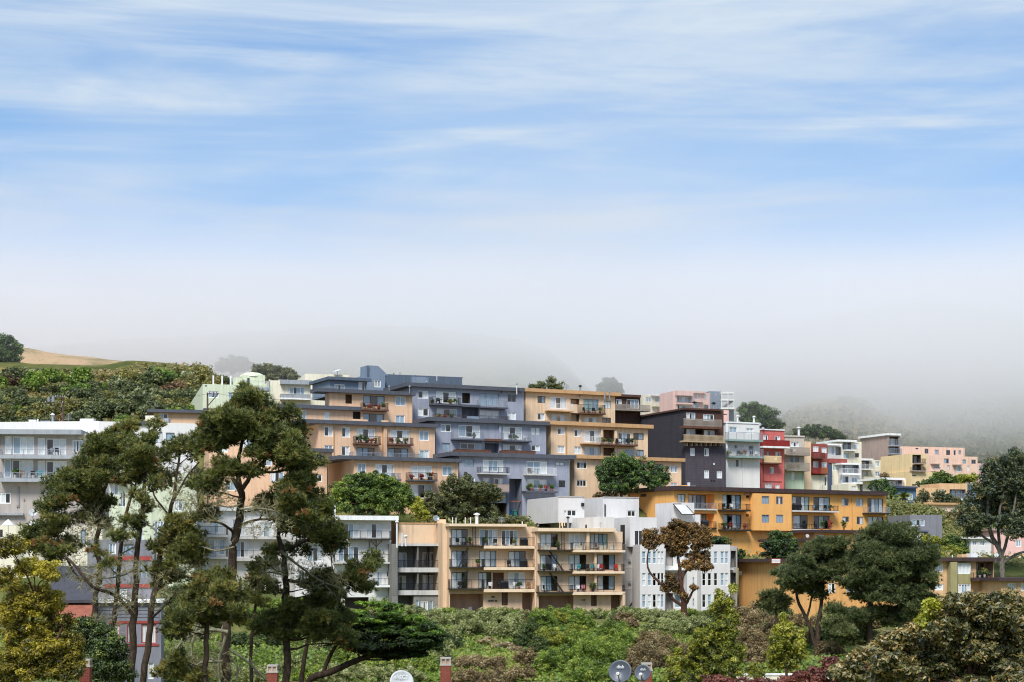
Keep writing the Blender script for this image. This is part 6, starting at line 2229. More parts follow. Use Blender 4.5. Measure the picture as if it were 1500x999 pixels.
# ---- scrub on the left hillside
HK = [('dark_scrub', leafmat('scrub_dark', ['1b2415', '2e3a20', '46532f', '606a40', '7c8052'], .25), 'dark green rounded shrub on the left hillside'),
      ('olive_scrub', leafmat('scrub_olive', ['2a3016', '474c22', '686a34', '8a8546', 'a69c58'], .3), 'olive yellow rounded shrub on the left hillside'),
      ('brown_scrub', leafmat('scrub_brown', ['2f261b', '4a3b2a', '66523c', '7f6a50', '96836a'], .25), 'reddish brown shrub on the left hillside'),
      ('pale_scrub', leafmat('scrub_pale', ['36442e', '566446', '7a8562', '9aa27e', 'b5b999'], .3), 'pale grey green shrub on the left hillside'),
      ('bright_scrub', leafmat('scrub_bright', ['22340f', '3c5618', '5b7a24', '7d963a', '9fb052'], .35), 'bright green shrub on the left hillside')]
protos = []
for nm, leaf, label in HK:
    for v in range(2):
        bl = [((0, 0, 1.1), (1.5, 1.4, 1.1), 0), ((0.9, .2, .8), (1.0, 1.0, .8), .05), ((-.9, -.2, .8), (1.0, 1.0, .8), -.05)]
        vv, ff, tt = leaf_cards(bl, 0.34, cover=1.1, aspect=.55, csize=.4)
        me_o = rawmesh('crown', vv, ff, leaf, None, tt)
        protos.append((label, me_o.data))
        bpy.data.objects.remove(me_o)
used = 0
for k in range(260):
    px, py = random.uniform(-30, 330), random.uniform(533, 630)
    if py < (556 if px < 190 else 548):
        continue
    p = hit(px, py)
    if p.y < 270 or p.y > 480:
        continue
    i = random.choices(range(5), (5, 2.4, 0.7, 1.2, 1.6))[0] * 2 + random.randint(0, 1)
    label, me = protos[i]
    o = bpy.data.objects.new('hillside_shrub', me)
    COL.objects.link(o)
    o.location = p + Vector((0, 0, -0.25))
    s = random.uniform(0.7, 1.8) * (.6 if py < 556 else 1)
    o.scale = (s, s, s * random.uniform(.75, 1.1))
    o.rotation_euler = (0, 0, random.uniform(0, 6.28))
    where = ('high' if py < 560 else 'halfway up' if py < 592 else 'low') + ' on the left hillside, ' + ('behind the long white block' if px < 130 else 'left of the pale green building' if px < 255 else 'behind the pale green building')
    tag(o, label.replace('on the left hillside', where), 'shrub', 'shrubs covering the left hillside')
# ground cover as one mass each
def cover(name, regions, n, size, leaf, zoff=0.1, hmax=0.5, ymin=60, ymax=470):
    bl = []
    for (x0, x1, y0, y1, w) in regions:
        for _ in range(int(n * w)):
            p = hit(random.uniform(x0, x1), random.uniform(y0, y1))
            if not (ymin < p.y < ymax):
                continue
            bl.append((p.x, p.y, p.z + zoff + random.uniform(0, hmax)))
    C = np.array(bl)
    m = len(C)
    nn = unit(m) * .8 + np.array([0, -.3, .8])
    nn /= np.linalg.norm(nn, axis=1, keepdims=True)
    u = np.cross(nn, unit(m))
    u /= np.linalg.norm(u, axis=1, keepdims=True)
    v = np.cross(nn, u)
    s = size * RNG.uniform(.5, 1.4, (m, 1))
    vs = np.stack([C - u * s, C - v * s * .55, C + u * s, C + v * s * .55], 1).reshape(-1, 3)
    patch = fbm(C[:, 0], C[:, 1], 31, 4, .12) * .22
    o = rawmesh(name, vs, np.arange(4 * m).reshape(m, 4), leaf, None, np.repeat(np.clip(.5 + patch + RNG.normal(0, .14, m), 0, 1), 4))
    return tag(o, kind='stuff')
cover('hillside_scrub', [(-30, 190, 543, 640, .6), (190, 480, 534, 640, .5)], 16000, .42, leafmat('scrub_mix', ['232c18', '3d4526', '5d5f36', '7d7347', '8d6f50', '66783a'], .25))
cover('far_scrub', [(1230, 1500, 585, 720, .7), (1080, 1240, 600, 680, .2)], 7000, .85, leafmat('far_scrub_mix', ['2a3524', '414b32', '5a6040', '767356', '8c8468'], .25), .3, 1.2, 500, 2000)
cover('bank_grass', [(600, 960, 915, 999, 0.7), (950, 1250, 900, 999, .5), (0, 640, 930, 999, .6)], 16000, .2, leafmat('grass_mix', ['26340f', '415a18', '5f7c26', '84953c', '9a8a58'], .35), .05, .25)
cover('slope_plants', [(1300, 1500, 740, 830, .5), (1290, 1440, 700, 760, .3), (600, 780, 730, 770, .2), (1060, 1180, 790, 830, .1), (1050, 1250, 640, 725, .3)], 9000, .3, leafmat('slope_mix', ['263020', '44502c', '66703c', '8a8250', 'a08a66'], .3), .1, .7)
# ------------------------------------------------------------------ smaller things
def at(f, px, py, off=0.0):
    """point on the facade plane pushed out by off metres"""
    return f.w(f.u(px, off), -off, f.z(px, py, off))
def child_at(root, p):
    return p - root.location
def vent_pipe(b, px, y0, y1, D, w, m, cap=None, name='vent_pipe'):
    """a flue standing on a roof"""
    a, c = P(px, y1, D), P(px, y0, D)
    r = w / 2 * D / F
    o = b.location
    mb = MB().lathe(a - o, [(r, -0.3), (r, (c - a).length)], 10)
    mb.lathe(a - o, [(r, (c - a).length), (0.01, (c - a).length + .02)], 10)
    v = mb.build(name, m, b)
    if cap:
        h = (c - a).length
        MB().lathe(a - o, [(r * 1.1, h + .03), (r * 2.1, h + .06), (r * 2.1, h + .16), (0.02, h + .34)], 10).build('cowl', cap, v)
    return v
OB = bpy.data.objects
def bld(label_part):
    for o in OB:
        if o.parent is None and label_part in o.get('label', ''):
            return o
    raise KeyError(label_part)
MW, MG, BK = MATS['metal_white'], MATS['metal_grey'], MATS['black_paint']
t1, t2, wh, sg, ch, ob = bld('number 180'), bld('number 160'), bld('narrow white town'), bld('narrow sage'), bld('charcoal clapboard'), bld('long orange')
lw, gb, wb = bld('long white and taupe'), bld('narrow grey building'), bld('figure 8')
for x, y in ((663, 757), (668, 757.5), (681.5, 757), (689.5, 757)):
    vent_pipe(t1, x, y, 767, 225, 1.3, MW)
vent_pipe(t1, 698.5, 754, 767, 226, 4.6, MW, MW, 'flue')
vent_pipe(t1, 765, 763, 769, 226, 1.6, MW)
vent_pipe(t2, 832, 759, 773, 227, 2.6, MG, BK, 'flue')
vent_pipe(t2, 858.5, 768, 774, 227, 2.4, BK)
mb = MB()
for x in (821.5, 825.5):
    a = P(x, 773, 227) - t2.location
    mb.tube([a + Vector((-.13, 0, -.2)), a + Vector((-.13, 0, .75)), a + Vector((0, 0, .92)), a + Vector((.13, 0, .75)), a + Vector((.13, 0, .3))], .06, 6)
mb.build('hoop_vent', MATS['tan_slab'], t2)
vent_pipe(wh, 1080.5, 610, 621, 285, 2.4, MW, MW, 'flue')
vent_pipe(wh, 1104.5, 611, 622, 286, 2.4, MW, MW, 'flue')
vent_pipe(sg, 1170.2, 627, 641, 301, 3.4, MW, MW, 'flue')
vent_pipe(ch, 1017.5, 590, 600, 276, 3.8, MG, BK, 'flue')
vent_pipe(ch, 1045.5, 591, 601, 277, 3.4, MG, BK, 'flue')
vent_pipe(ch, 994, 592, 600, 278, 1.6, BK)
for x, y, w in ((962, 713.5, 2.2), (966.5, 713.5, 2.2), (1043, 713, 2.2), (1078, 715, 1.2), (1087, 714.5, 1.4)):
    vent_pipe(ob, x, y, 718, 252, w, MW)
def roof_box(b, x0, y0, x1, y1, D, m, name='roof_box', dep=1.2):
    a, c = P(x0, y1, D) - b.location, P(x1, y0, D) - b.location
    return MB().box(a.x, c.x, 0, dep, a.z - .25, c.z).build(name, m, b, (0, a.y, 0))
roof_box(ob, 998, 710, 1008, 717, 258, MATS['orange'])
roof_box(ob, 1012, 710.5, 1019, 717, 258, MATS['house_grey'])
roof_box(ob, 1229.5, 717.5, 1240, 723, 268, MATS['orange'])
roof_box(ob, 1007, 706, 1011, 710, 272, MW, 'roof_box', .6)
roof_box(lw, 42, 614, 53, 620, 222, MW, 'roof_unit')
roof_box(lw, 59, 615.5, 73, 620, 223, MG, 'roof_unit')
roof_box(lw, 117, 612.5, 137, 618.5, 224, MW, 'roof_unit')
roof_box(lw, 213, 608, 226, 618, 224, MATS['cream'], 'roof_unit')
roof_box(lw, 240, 612, 247, 618, 224, MG, 'roof_unit')
vent_pipe(lw, 55.5, 613, 620, 222, 2, MW)
vent_pipe(lw, 77, 608, 620, 223, 3.2, MG, MW, 'flue')
vent_pipe(lw, 146.5, 609.5, 619, 224, 2.6, BK)
roof_box(gb, 640, 760, 653, 766, 229, MATS['peach_front'], 'roof_box')
vent_pipe(wb, 581.5, 765, 798, 222.2, 2.6, MW, MW, 'flue')
vent_pipe(gb, 589, 780, 796, 223.2, 3.2, MW, None)
vent_pipe(gb, 594.5, 786, 796, 223.2, 3.2, MW, MW)
vent_pipe(bld('brown two storey') if False else bld('olive panel'), 1395, 812, 817, 222, 1.8, MW)
vent_pipe(wb, 490.8, 740, 756, 224, 2.2, MW)
hz = bld('blue grey house with white framed outside stairs')
for x0, x1, y in ((1056, 1075, 573.2), (1056, 1076, 583.5), (1056, 1077, 596)):
    roof_box(hz, x0, y, x1, y + 1.2, 488, MATS['white_trim'], 'landing', 3)
for x in (1056.4, 1066, 1074.5):
    roof_box(hz, x, 573.6, x + .9, 597, 487.8, MATS['white_trim'], 'post', .3)
for k in range(7):
    roof_box(hz, 1059 + k * 2, 594.5 - k * 1.6, 1063 + k * 2, 595.5 - k * 1.6, 488.5, MATS['house_grey'], 'step', 2)

pe, gr, ta, hh = bld('peach terraced'), bld('blue grey terraced'), bld('tan terraced'), bld('slate blue rooftop')
for b_, lst in ((gr, [(625, 560, 566, 1.4), (652, 561.5, 567, 1.2), (700, 564, 569, 1.6), (735, 566.5, 571, 1.2), (757, 563, 573, 1.4)]), (ta, [(801, 566.5, 573, 2.2), (886, 574, 580, 2.0), (893, 575, 581, 1.4), (780, 568, 573, 2.6)]),
                (hh, [(577, 545.5, 550, 1.2), (582, 545, 550.5, 1.2), (586, 544.5, 551, 1.4), (609, 548, 552, 1.2), (640, 549, 553, 1.0)]), (pe, [(600, 567, 572, 1.4), (570, 567, 572, 1.2)])):
    for x, y0, y1, w in lst:
        vent_pipe(b_, x, y0, y1 + 1, 268 if b_ is ta else 262 if b_ is gr else 270 if b_ is hh else 252, w, random.choice((MG, BK, MW)), random.choice((None, MG)))
vent_pipe(ta, 850, 566, 577, 270, 2.6, MG, BK, 'flue')
def antenna(b, px, y0, y1, D):
    a, c = P(px, y1, D) - b.location, P(px, y0, D) - b.location
    mb = MB().tube([a - Vector((0, 0, .3)), c], .03, 5)
    for i in range(5):
        z = c.z - .08 - i * .14
        w = .25 + .07 * i
        mb.tube([Vector((c.x - w, c.y, z)), Vector((c.x + w, c.y, z))], .018, 4)
    mb.build('aerial', MG, b)
for b_, x, y0, y1, D in ((gr, 612, 553, 566, 262), (ta, 830, 562, 575, 271), (t1, 735, 756, 769, 226), (t2, 880, 764, 777, 227), (lw, 100, 606, 620, 222), (ob, 1130, 706, 722, 262), (ob, 1205, 709, 724, 268), (bld('olive panel'), 1440, 805, 818, 222), (pe, 545, 563, 572, 252), (ob, 1280, 712, 725, 275)):
    antenna(b_, x, y0, y1, D)
def dish(label, px, py, D, r, aim, m, mast=1.5, group=None, text=None, arm=True, cat='satellite dish'):
    """satellite dish on a mast: bowl, rim, feed arm with head, mast"""
    c = P(px, py, D)
    foot = c - Vector((0, -0.2, mast))
    root = empty('satellite_dish', foot, label, cat, group)
    o = foot
    ax = Vector(aim).normalized()
    prof = [(0.01, 0), (r * .3, r * .025), (r * .6, r * .10), (r * .85, r * .2), (r, r * .28)]
    back = [(q, h - 0.03) for q, h in reversed(prof)]
    MB().lathe(c - o, prof + back, 28, ax).build('bowl', m, root, smooth=True)
    side = ax.cross(Vector((0, 0, 1))).normalized()
    up = side.cross(ax)
    low = c - up * r * .96 + ax * r * .25
    head = c + ax * r * 1.05 - up * r * .35
    MB().tube([c - ax * .03 - o, c - ax * .2 - o, Vector((0, 0, mast * .55)), Vector((0, 0, -.3))], [.03, .035, .04, .04], 6).build('mast', MG, root)
    if arm:
        a = MB().tube([low - o, head - o], .022 if r > .3 else .03, 5).build('feed_arm', MG, root)
        MB().lathe(head - o - up * .02, [(.01, -.10), (.05, -.09), (.06, .02), (.04, .08), (.01, .09)], 8, -ax).build('feed_head', MW, a)
    if text:
        cu = bpy.data.curves.new('lettering', 'FONT')
        cu.body, cu.size, cu.extrude, cu.align_x = text, r * .42, .004, 'CENTER'
        tmp = bpy.data.objects.new('tmp', cu)
        COL.objects.link(tmp)
        me = bpy.data.meshes.new_from_object(tmp.evaluated_get(bpy.context.evaluated_depsgraph_get()))
        OB.remove(tmp)
        me.materials.clear()
        me.materials.append(MATS['metal_white'])
        lo = OB.new('lettering', me)
        COL.objects.link(lo)
        lo.parent = root
        lo.location = c + ax * (r * .17) + up * r * .28 - o
        lo.rotation_euler = Matrix((-side if side.x < 0 else side, up, ax)).transposed().to_euler()
    return root
DK = mat('dish_grey', '555b66', rough=0.4, var=.06, spec=.5)
DL = mat('dish_light', 'c9ccce', rough=0.4, var=.05)
DR = mat('dish_rust', '4a3038', rough=0.6)
dish('larger dark grey satellite dish with pale lettering at the bottom edge', 909, 983.5, 54, .37, (-.25, -1, .28), DK, 1.6, 'dishes at the bottom edge', 'dish')
dish('smaller dark grey satellite dish partly in front of a brick chimney', 942, 985, 56, .27, (-.3, -1, .28), DK, 1.6, 'dishes at the bottom edge', 'dish')
dish('light grey satellite dish cut off by the bottom edge left of the brick chimney', 588, 999, 60, .42, (.2, -1, .35), DL, 1.6, 'dishes at the bottom edge', 'DIRECTV', False)
dish('white satellite dish on a mast beside the garden umbrellas at the left edge', 48, 751, 186, .42, (.5, -1, .5), DL, 1.7)
dish('small white satellite dish on a mast left of the leftmost pine trunk', 106, 756, 187, .27, (.5, -1, .5), DL, 1.5)
dish('white satellite dish tilted to the sky on the cream roof behind the peach terraces', 494, 543.5, 303, .75, (-.3, -.35, 1), DL, .6)
dish('grey satellite dish on the blank peach parapet of the grey building', 639, 759, 226, .42, (.3, -1, .4), MG, .9)
dish('dark round satellite dish at the left end of the roof with hoop vents', 787, 768.5, 225, .26, (.3, -1, .3), DR, .7)
dish('white satellite dish at the right roof corner of the white town house', 1113, 621, 283, .26, (.4, -1, .4), DL, .5)
dish('white satellite dish at the left roof corner of the coral red town house', 1117.5, 627, 291, .26, (.4, -1, .4), DL, .5)
dish('white satellite dish on the lower wing of the orange block', 1182.5, 784.5, 244, .28, (.4, -1, .4), DL, .6)
dish('white satellite dish on the dark roof edge below the eucalyptus', 1459.5, 812.5, 214, .27, (-.1, -1, .4), DL, .6)
dish('small dish on the flat roof at the left of the peach low block', 302, 603, 258, .3, (.5, -1, .3), MATS['pink'], .6)

def umbrella(label, x0, x1, y0, y1, D):
    p = P((x0 + x1) / 2, y1 + 6, D)
    root = empty('garden_umbrella', p, label, 'umbrella', 'garden umbrellas on the low roof')
    r, h = (x1 - x0) / 2 * D / F, (y1 - y0) * D / F
    z = 6 * D / F
    MB().lathe((0, 0, 0), [(r, z), (r * .55, z + h * .55), (.03, z + h), ], 8).build('canopy', mat('canopy_white', 'e9e6df'), root)
    MB().lathe((0, 0, 0), [(.03, -.9), (.03, z + h * .95)], 6).build('pole', MG, root)
umbrella('pale garden umbrella on the low white roof, left one', 2, 22, 760, 769, 188)
umbrella('pale garden umbrella on the low white roof, beside the satellite dish mast', 37, 56, 762, 770, 188)

# ---- brick chimneys in the foreground
BR = mat('chimney_brick', '8f4a3d', var=.18, scale=6)
MO = mat('chimney_mortar', '8a7a70', var=.1, scale=5)
CP = mat('chimney_cap', 'b5aca2', var=.12, scale=6, streak=.3)
def chimney(label, px, py, w, D):
    p = P(px, py, D)
    gz = down(p)
    root = empty('brick_chimney', Vector((p.x, p.y, gz)), label, 'chimney', 'brick chimneys along the bottom edge')
    s, h = w * D / F / 2, p.z - gz
    top = h - .38
    MB().box(-s + .012, s - .012, -s + .012, s - .012, -.5, top).build('stack', MO, root)
    mb = MB()
    z, k = top - .075, 0
    bl = 2 * s / 3
    while z > max(0, top - 5):
        off = 0 if k % 2 == 0 else bl / 2
        x = -s - off
        while x < s - .01:
            a, b2 = max(x + .006, -s), min(x + bl - .006, s)
            if b2 - a > .03:
                mb.box(a, b2, -s - random.uniform(0, .004), -s + .02, z, z + .063)
            a2, b3 = max(x + .006, -s + .022), min(x + bl - .006, s)
            if b3 - a2 > .03:
                mb.box(-s - random.uniform(0, .004), -s + .02, a2, b3, z, z + .063)
                mb.box(s - .02, s + random.uniform(0, .004), a2, b3, z, z + .063)
            x += bl
        z -= .075
        k += 1
    tag(mb.build('brickwork', BR, root), kind='stuff')
    MB().box(-s - .03, s + .03, -s - .03, s + .03, top, top + .09).build('cap_base', CP, root)
    for x in (-s + .03, 0, s - .03):
        for y in (-s + .03, s - .03):
            MB().box(x - .03, x + .03, y - .03, y + .03, top + .09, top + .30).build('cap_post', CP, root)
    MB().box(-s * .75, s * .75, -s * .75, s * .75, top + .09, top + .28).build('flue_liner', MATS['tan_shade'], root)
    MB().box(-s - .01, s + .01, -s - .01, s + .01, top + .302, top + .38).build('cap_slab', CP, root)
chimney('brick chimney in the bottom left corner under the yellow green acacia', 125.5, 964.5, 15, 82)
chimney('brick chimney below the tallest pine', 399.5, 973, 15, 84)
chimney('brick chimney on the grassy slope in front of the grey brown shrubs', 653, 962, 15, 80)
chimney('brick chimney mostly hidden behind the smaller dark dish', 947, 970, 15, 80)
# ---- cream garden wall glimpsed between the conical trees
a, c = P(1078, 986, 99), P(1222, 986, 99)
gz = min(down(a), down(c))
wr = empty('garden_wall', Vector((a.x, a.y, gz)), 'low cream garden wall glimpsed behind the foreground conical trees', 'wall')
MB().box(0, c.x - a.x, 0, .25, -.3, a.z - gz - .1).build('wall', MATS['cream'], wr)
MB().box(-.05, c.x - a.x + .05, -.05, .3, a.z - gz - .098, a.z - gz).build('coping', MATS['white_trim'], wr)

# ---- utility poles and wires
def pole(label, px, y0, y1, D, arm, brace, extra=()):
    a = P(px, y1, D)
    gz = min(down(a), a.z)
    root = empty('utility_pole', Vector((a.x, a.y, gz)), label, 'utility pole')
    o = root.location
    t = P(px, y0, D) - o
    W_ = MATS['pole_wood']
    MB().tube([Vector((0, 0, -.5)), t], [.17, .13], 8).build('pole', W_, root)
    for (x0, x1, y) in arm:
        p, q = P(x0, y, D - .2) - o, P(x1, y, D - .2) - o
        MB().box(p.x, q.x, p.y - .08, p.y + .08, p.z - .07, p.z + .07).build('cross_arm', W_, root)
        n = 5
        for i in range(n):
            x = p.x + (q.x - p.x) * (i + .5) / n
            MB().lathe((x, p.y, p.z + .07), [(.03, 0), (.07, .06), (.05, .16), (.01, .2)], 6).build('insulator', MW, root)
    for (x0, yy0, x1, yy1) in brace:
        MB().tube([P(x0, yy0, D - .1) - o, P(x1, yy1, D - .1) - o], .07, 6).build('brace', W_, root)
    for (x, y, w, h) in extra:
        p = P(x, y, D - .35) - o
        r = w / 2 * D / F
        MB().lathe(p, [(.02, 0), (r, .02), (r, h * D / F), (.02, h * D / F + .06)], 10).build('transformer', MG, root)
    return root
pole('utility pole with two grey transformers behind the long white and taupe block', 92.6, 583, 622, 292, [(63, 95, 589.5), (80, 96, 581)], [(80, 591, 91.5, 606)], [(71.5, 588, 4.4, 6.5), (78, 588.5, 4.6, 9)])
pole('utility pole in front of the pale green blocky building', 304, 574, 606, 256, [(303, 321, 576)], [(305, 593, 319, 577)], [(311, 580, 3.6, 5), (316, 580, 3.2, 4)])
pole('utility pole standing on the crest behind the blue grey terraces', 665.5, 552, 572, 285, [(662, 678, 552.5)], [(667, 563, 677, 553)])
def wire(label, pts, sag):
    mb = MB()
    for (x0, y0, d0, x1, y1, d1) in pts:
        a, c = P(x0, y0, d0), P(x1, y1, d1)
        q = [a.lerp(c, i / 14) - Vector((0, 0, sag * 4 * (i / 14) * (1 - i / 14))) for i in range(15)]
        mb.tube(q, .018, 4)
    tag(mb.build('overhead_wire', BK), label, 'wire', 'overhead wires')
wire('overhead wires running left from the pole with transformers', [(92, 589, 292, -60, 600, 280)], .8)
wire('overhead wires between the pole with transformers and the pale green building', [(94, 589, 292, 304, 576, 256)], .9)
wire('overhead wires from the pole by the pale green building towards the peach terraces', [(320, 576, 256, 500, 577, 252)], .8)

# ---- things on balconies and terraces
PLM = [leafmat('pot_plant_green', ['1c2c12', '35501f', '57762f', '86993f'], .35), leafmat('pot_plant_red', ['5a2320', '8c332c', 'a94a3c', '6a7a38'], .3),
       leafmat('pot_plant_olive', ['333a1c', '55602c', '7f8444', 'a39d5c'], .3)]
POT = [mat('pot_terracotta', 'b0674a'), mat('pot_dark', '3c3a3a'), mat('pot_white', 'd8d4cc')]
CHC = {'black': BK, 'white': MW, 'red': mat('chair_red', 'b8352f'), 'turquoise': mat('chair_turquoise', '3f8f95'), 'wooden': mat('chair_wood', '8a6a4a', var=.2, scale=5), 'grey': mat('chair_grey', '7d8288'), 'pink': mat('chair_pink', 'c78088')}
def potted(label, p, h, leaf, pot, group):
    root = empty('potted_plant', p, label, 'potted plant', group)
    ph = min(.45, h * .35)
    MB().lathe((0, 0, 0), [(.01, 0), (.13, .004), (.19, ph), (.16, ph), (.15, ph - .05), (.01, ph - .05)], 10).build('pot', POT[pot], root)
    w = random.uniform(.26, .42)
    v, f, t = leaf_cards([((0, 0, ph + (h - ph) * .5), (w, w, (h - ph) * .55), 0)], .16, cover=1.1, csize=.5)
    rawmesh('foliage', v, f, PLM[leaf], root, t)
def chair(label, p, yaw, m, group):
    mb = MB()
    mb.box(-.26, .26, -.26, .26, .40, .45).box(-.26, .26, .22, .27, .45, .92)
    for x in (-.23, .23):
        for y in (-.23, .23):
            mb.box(x - .025, x + .025, y - .025, y + .025, 0, .40)
        mb.box(x - .03, x + .03, -.22, .22, .62, .66)
    o = mb.build('patio_chair', m)
    o.location, o.rotation_euler = p, (0, 0, yaw)
    tag(o, label, 'chair', group)
def table(label, p, yaw, m, group):
    mb = MB().lathe((0, 0, 0), [(.01, .74), (.42, .74), (.42, .70), (.05, .69), (.04, .05), (.25, .03), (.25, 0), (.01, 0)], 14)
    o = mb.build('patio_table', m)
    o.location, o.rotation_euler = p, (0, 0, yaw)
    tag(o, label, 'table', group)
def grill(label, p, yaw, group):
    root = empty('barbecue_grill', p, label, 'barbecue', group)
    root.rotation_euler = (0, 0, yaw)
    mb = MB().box(-.5, .5, -.25, .25, .1, .8)
    for x in (-.45, .45):
        mb.box(x - .03, x + .03, -.22, .22, 0, .1)
    mb.build('cart', BK, root)
    m2 = MB()
    n = 8
    for i in range(n):
        a0, a1 = math.pi * i / n, math.pi * (i + 1) / n
        y0, z0, y1, z1 = -.27 * math.cos(a0), .802 + .3 * math.sin(a0), -.27 * math.cos(a1), .802 + .3 * math.sin(a1)
        m2.quad((-.48, y0, z0), (.48, y0, z0), (.48, y1, z1), (-.48, y1, z1))
        for x in (-.48, .48):
            m2.quad((x, y0, .802), (x, y0, z0), (x, y1, z1), (x, y1, .802))
    m2.build('hood', mat('grill_cover', '3a3f46', rough=.5), root)
def boxy(label, p, yaw, m, group):
    mb = MB().box(-.45, .45, -.25, .25, 0, .55).box(-.47, .47, -.27, .27, .552, .60)
    o = mb.build('storage_box', m)
    o.location, o.rotation_euler = p, (0, 0, yaw)
    tag(o, label, 'box', group)
ORD = {'p': ('leafy green potted plant', 0), 'r': ('reddish potted plant', 1), 'o': ('olive potted plant', 2)}
def furnish(f, i, items, where):
    """items along balcony i of a facade: letter + fraction of its length"""
    root, zt, u0, u1, out = f.bals[i]
    g = 'things on the balconies'
    seen = {}
    for it in items.split():
        k, fr = it[0], float(it[1:]) / 10
        u = u0 + .3 + (u1 - u0 - .6) * fr
        p = f.w(u, -out * random.uniform(.4, .62), zt + .004)
        pos = 'left on' if fr < .3 else 'right on' if fr > .7 else 'midway on'
        place = pos + ' ' + where
        if k in ORD:
            nm, l = ORD[k]
            h = random.uniform(.7, 1.25)
            potted(nm + ' ' + place, p, h, l, random.randint(0, 2), g)
        elif k in 'bwrtnyk' or k in 'BWRTNYK':
            col = {'B': 'black', 'W': 'white', 'R': 'red', 'T': 'turquoise', 'N': 'wooden', 'Y': 'grey', 'K': 'pink'}[k.upper()]
            chair(col + ' patio chair ' + place, p, f.yaw + random.uniform(-.9, .9), CHC[col], g)
        elif k == 'T':
            pass
        elif k == '#':
            table('round patio table ' + place, p, 0, CHC['grey'], g)
        elif k == 'G':
            grill('covered barbecue ' + place, p, f.yaw, g)
        elif k == 'X':
            boxy('pale storage box ' + place, p, f.yaw, MATS['cream'], g)
furnish(PE1, 0, 'B1 r3 #5 r7 p9', 'the top peach terrace balcony')
furnish(PE2, 0, 'B1 p2 p5 r7 o9', 'the left brown peach balcony')
furnish(PE2, 1, 'r1 p4 W6 o8', 'the right brown peach balcony')
furnish(PE2, 2, '#3 Y4', 'the long railed roof terrace of the peach block')
furnish(PE3, 0, 'W5 Y8', 'the peach balcony behind the round green tree')
furnish(PE3, 1, 'r1 r5 r9 p8', 'the lowest right peach balcony')
furnish(GR1, 0, 'p0 B2 #3 o7 p9', 'the top left blue grey balcony')
furnish(GR1, 2, 'o1 r3 p6', 'the second left blue grey balcony')
furnish(GR2, 0, 'p7', 'the wide blue grey balcony with thin rail')
furnish(GR2, 1, 'B3 p5 W9', 'the right blue grey balcony with thin rail')
furnish(GR2, 3, 'W6', 'the right brown parapet of the blue grey block')
furnish(GR3, 1, 'B1 N2 #4', 'the white railed blue grey balcony')
furnish(GR3, 3, 'p1 o2 o5 r7 p9', 'the lowest right blue grey balcony')
furnish(GR3, 2, 'p2 r6 r9', 'the taupe parapet balcony by the stairwell')
furnish(TA1, 1, 'B2 #4 B6 o9', 'the top right tan balcony')
furnish(TA2, 0, 'Y7', 'the white railed tan balcony')
furnish(TA2, 1, 'o1 p3 B5 W6 B8 p9', 'the long dark railed tan balcony')
furnish(OR, 0, 'Y6', 'the left recessed balcony of the orange block')
furnish(OR, 1, 'G6', 'the lower left recessed balcony of the orange block')
furnish(OR, 2, 'B1 W4 #6', 'the second upper balcony of the orange block')
furnish(OR, 3, 'p1 r3 W5 #6 r9', 'the second lower balcony of the orange block')
furnish(OR, 4, 'G1 B2 Y5 #6 B8 p9', 'the long upper balcony of the orange block')
furnish(OR, 5, 'Y2 #4 B6', 'the lower middle balcony of the orange block')
furnish(T1, 0, 'B2 Y4 p6', 'the top left balcony of the building numbered 180')
furnish(T1, 1, 'p0 B2 #4 o6 G8', 'the top right balcony of the building numbered 180')
furnish(T1, 2, 'p9', 'the middle left balcony of the building numbered 180')
furnish(T1, 3, 'B5 G8', 'the middle right balcony of the building numbered 180')
furnish(T1, 4, 'B3', 'the lowest left balcony of the building numbered 180')
furnish(T1, 5, 'W1 B3 G4 W6 p7 N9', 'the lowest right balcony of the building numbered 180')
furnish(T2, 0, 'X2 p6', 'the top left balcony of the building numbered 160')
furnish(T2, 1, 'X1 N2 N5 X6 X8', 'the top right balcony of the building numbered 160')
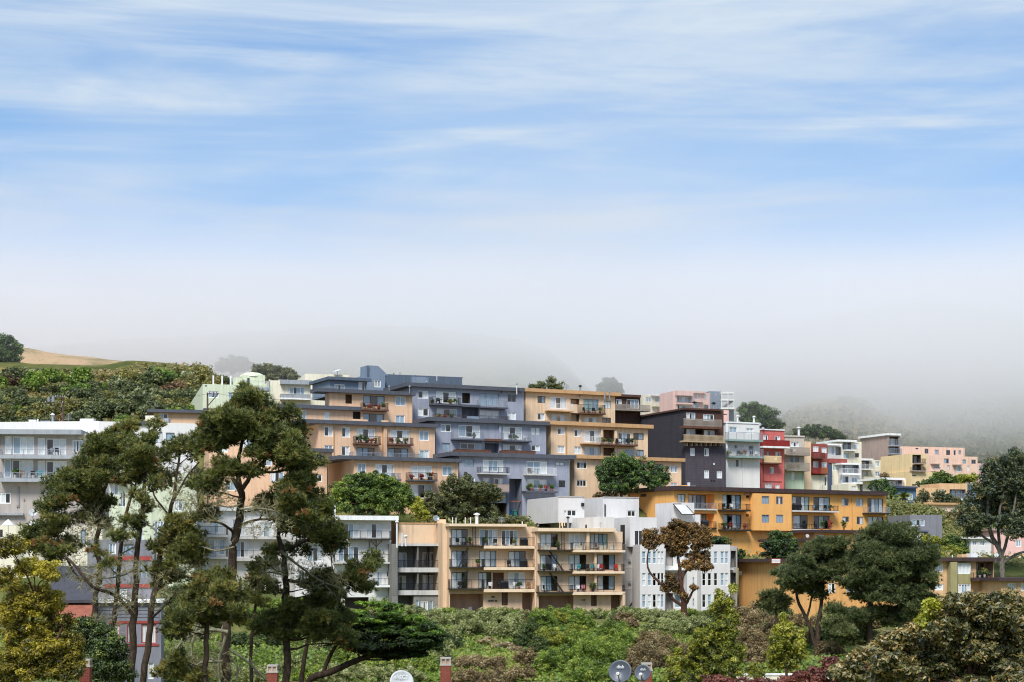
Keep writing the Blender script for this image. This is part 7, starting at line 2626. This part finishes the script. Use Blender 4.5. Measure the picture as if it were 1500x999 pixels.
furnish(T2, 2, 'p1 B3 W5', 'the middle left balcony of the building numbered 160')
furnish(T2, 3, 'T1 T4 B3 W5 R6 R9', 'the middle right balcony of the building numbered 160')
furnish(T2, 4, 'B2', 'the lowest left balcony of the building numbered 160')
furnish(T2, 5, 'W1 K2 p4', 'the lowest right balcony of the building numbered 160')
furnish(WH, 1, 'p0 B3 o4 r5 B7 W9', 'the lower balcony of the white town house')
furnish(RE, 0, 'o2', 'the red panelled balcony of the coral town house')
furnish(RE, 1, 'p1 W8', 'the yellow picket balcony of the coral town house')
furnish(SA, 0, 'B2 W4', 'the upper picket balcony of the sage town house')
furnish(SA, 1, 'p2 o4 p6', 'the lower picket balcony of the sage town house')
furnish(FA, 0, 'Y7 B8', 'the upper slab balcony of the taupe block')
furnish(FA, 1, 'p2 N3 #4 B5 T6', 'the lower slab balcony of the taupe block')
furnish(RB, 0, 'p3 o5 p7', 'the corner balcony of the olive panel building')
g = 'things on the balconies'
for x, y0, c_, lab in ((752.5, 749, 'bin_blue', 'blue wheeled bin under the blue grey stairwell'), (759.5, 749, 'bin_green', 'green wheeled bin under the blue grey stairwell')):
    m = mat(c_, '2f6f9a' if 'blue' in c_ else '3f9a84', rough=.5)
    p = GR3.w(GR3.u(x), 1.2, GR3.z(x, 757))
    r = empty('wheeled_bin', p, lab, 'bin')
    MB().lathe((0, 0, 0), [(.01, .1), (.3, .1), (.38, .95), (.01, .95)], 4).build('body', m, r)
    MB().box(-.34, .34, -.36, .36, .952, 1.02).build('lid', m, r)
    for s_ in (-.25, .25):
        MB().lathe((s_ - .03, .2, .1), [(.01, 0), (.1, 0), (.1, .06), (.01, .06)], 10, (1, 0, 0)).build('wheel', BK, r)
for i, (x, leaf, lab) in enumerate(((1216, 1, 'reddish tall potted plant on the orange block roof terrace'), (1236, 0, 'leafy green planter at the right end of the orange block roof terrace'), (1204, 0, 'tall green potted plant beside the white deck chairs'))):
    p = OR.w(OR.u(x, 2.0), -2.0, OR.z(x, 776, 2.0))
    potted(lab, p, 1.5, leaf, 0, g)
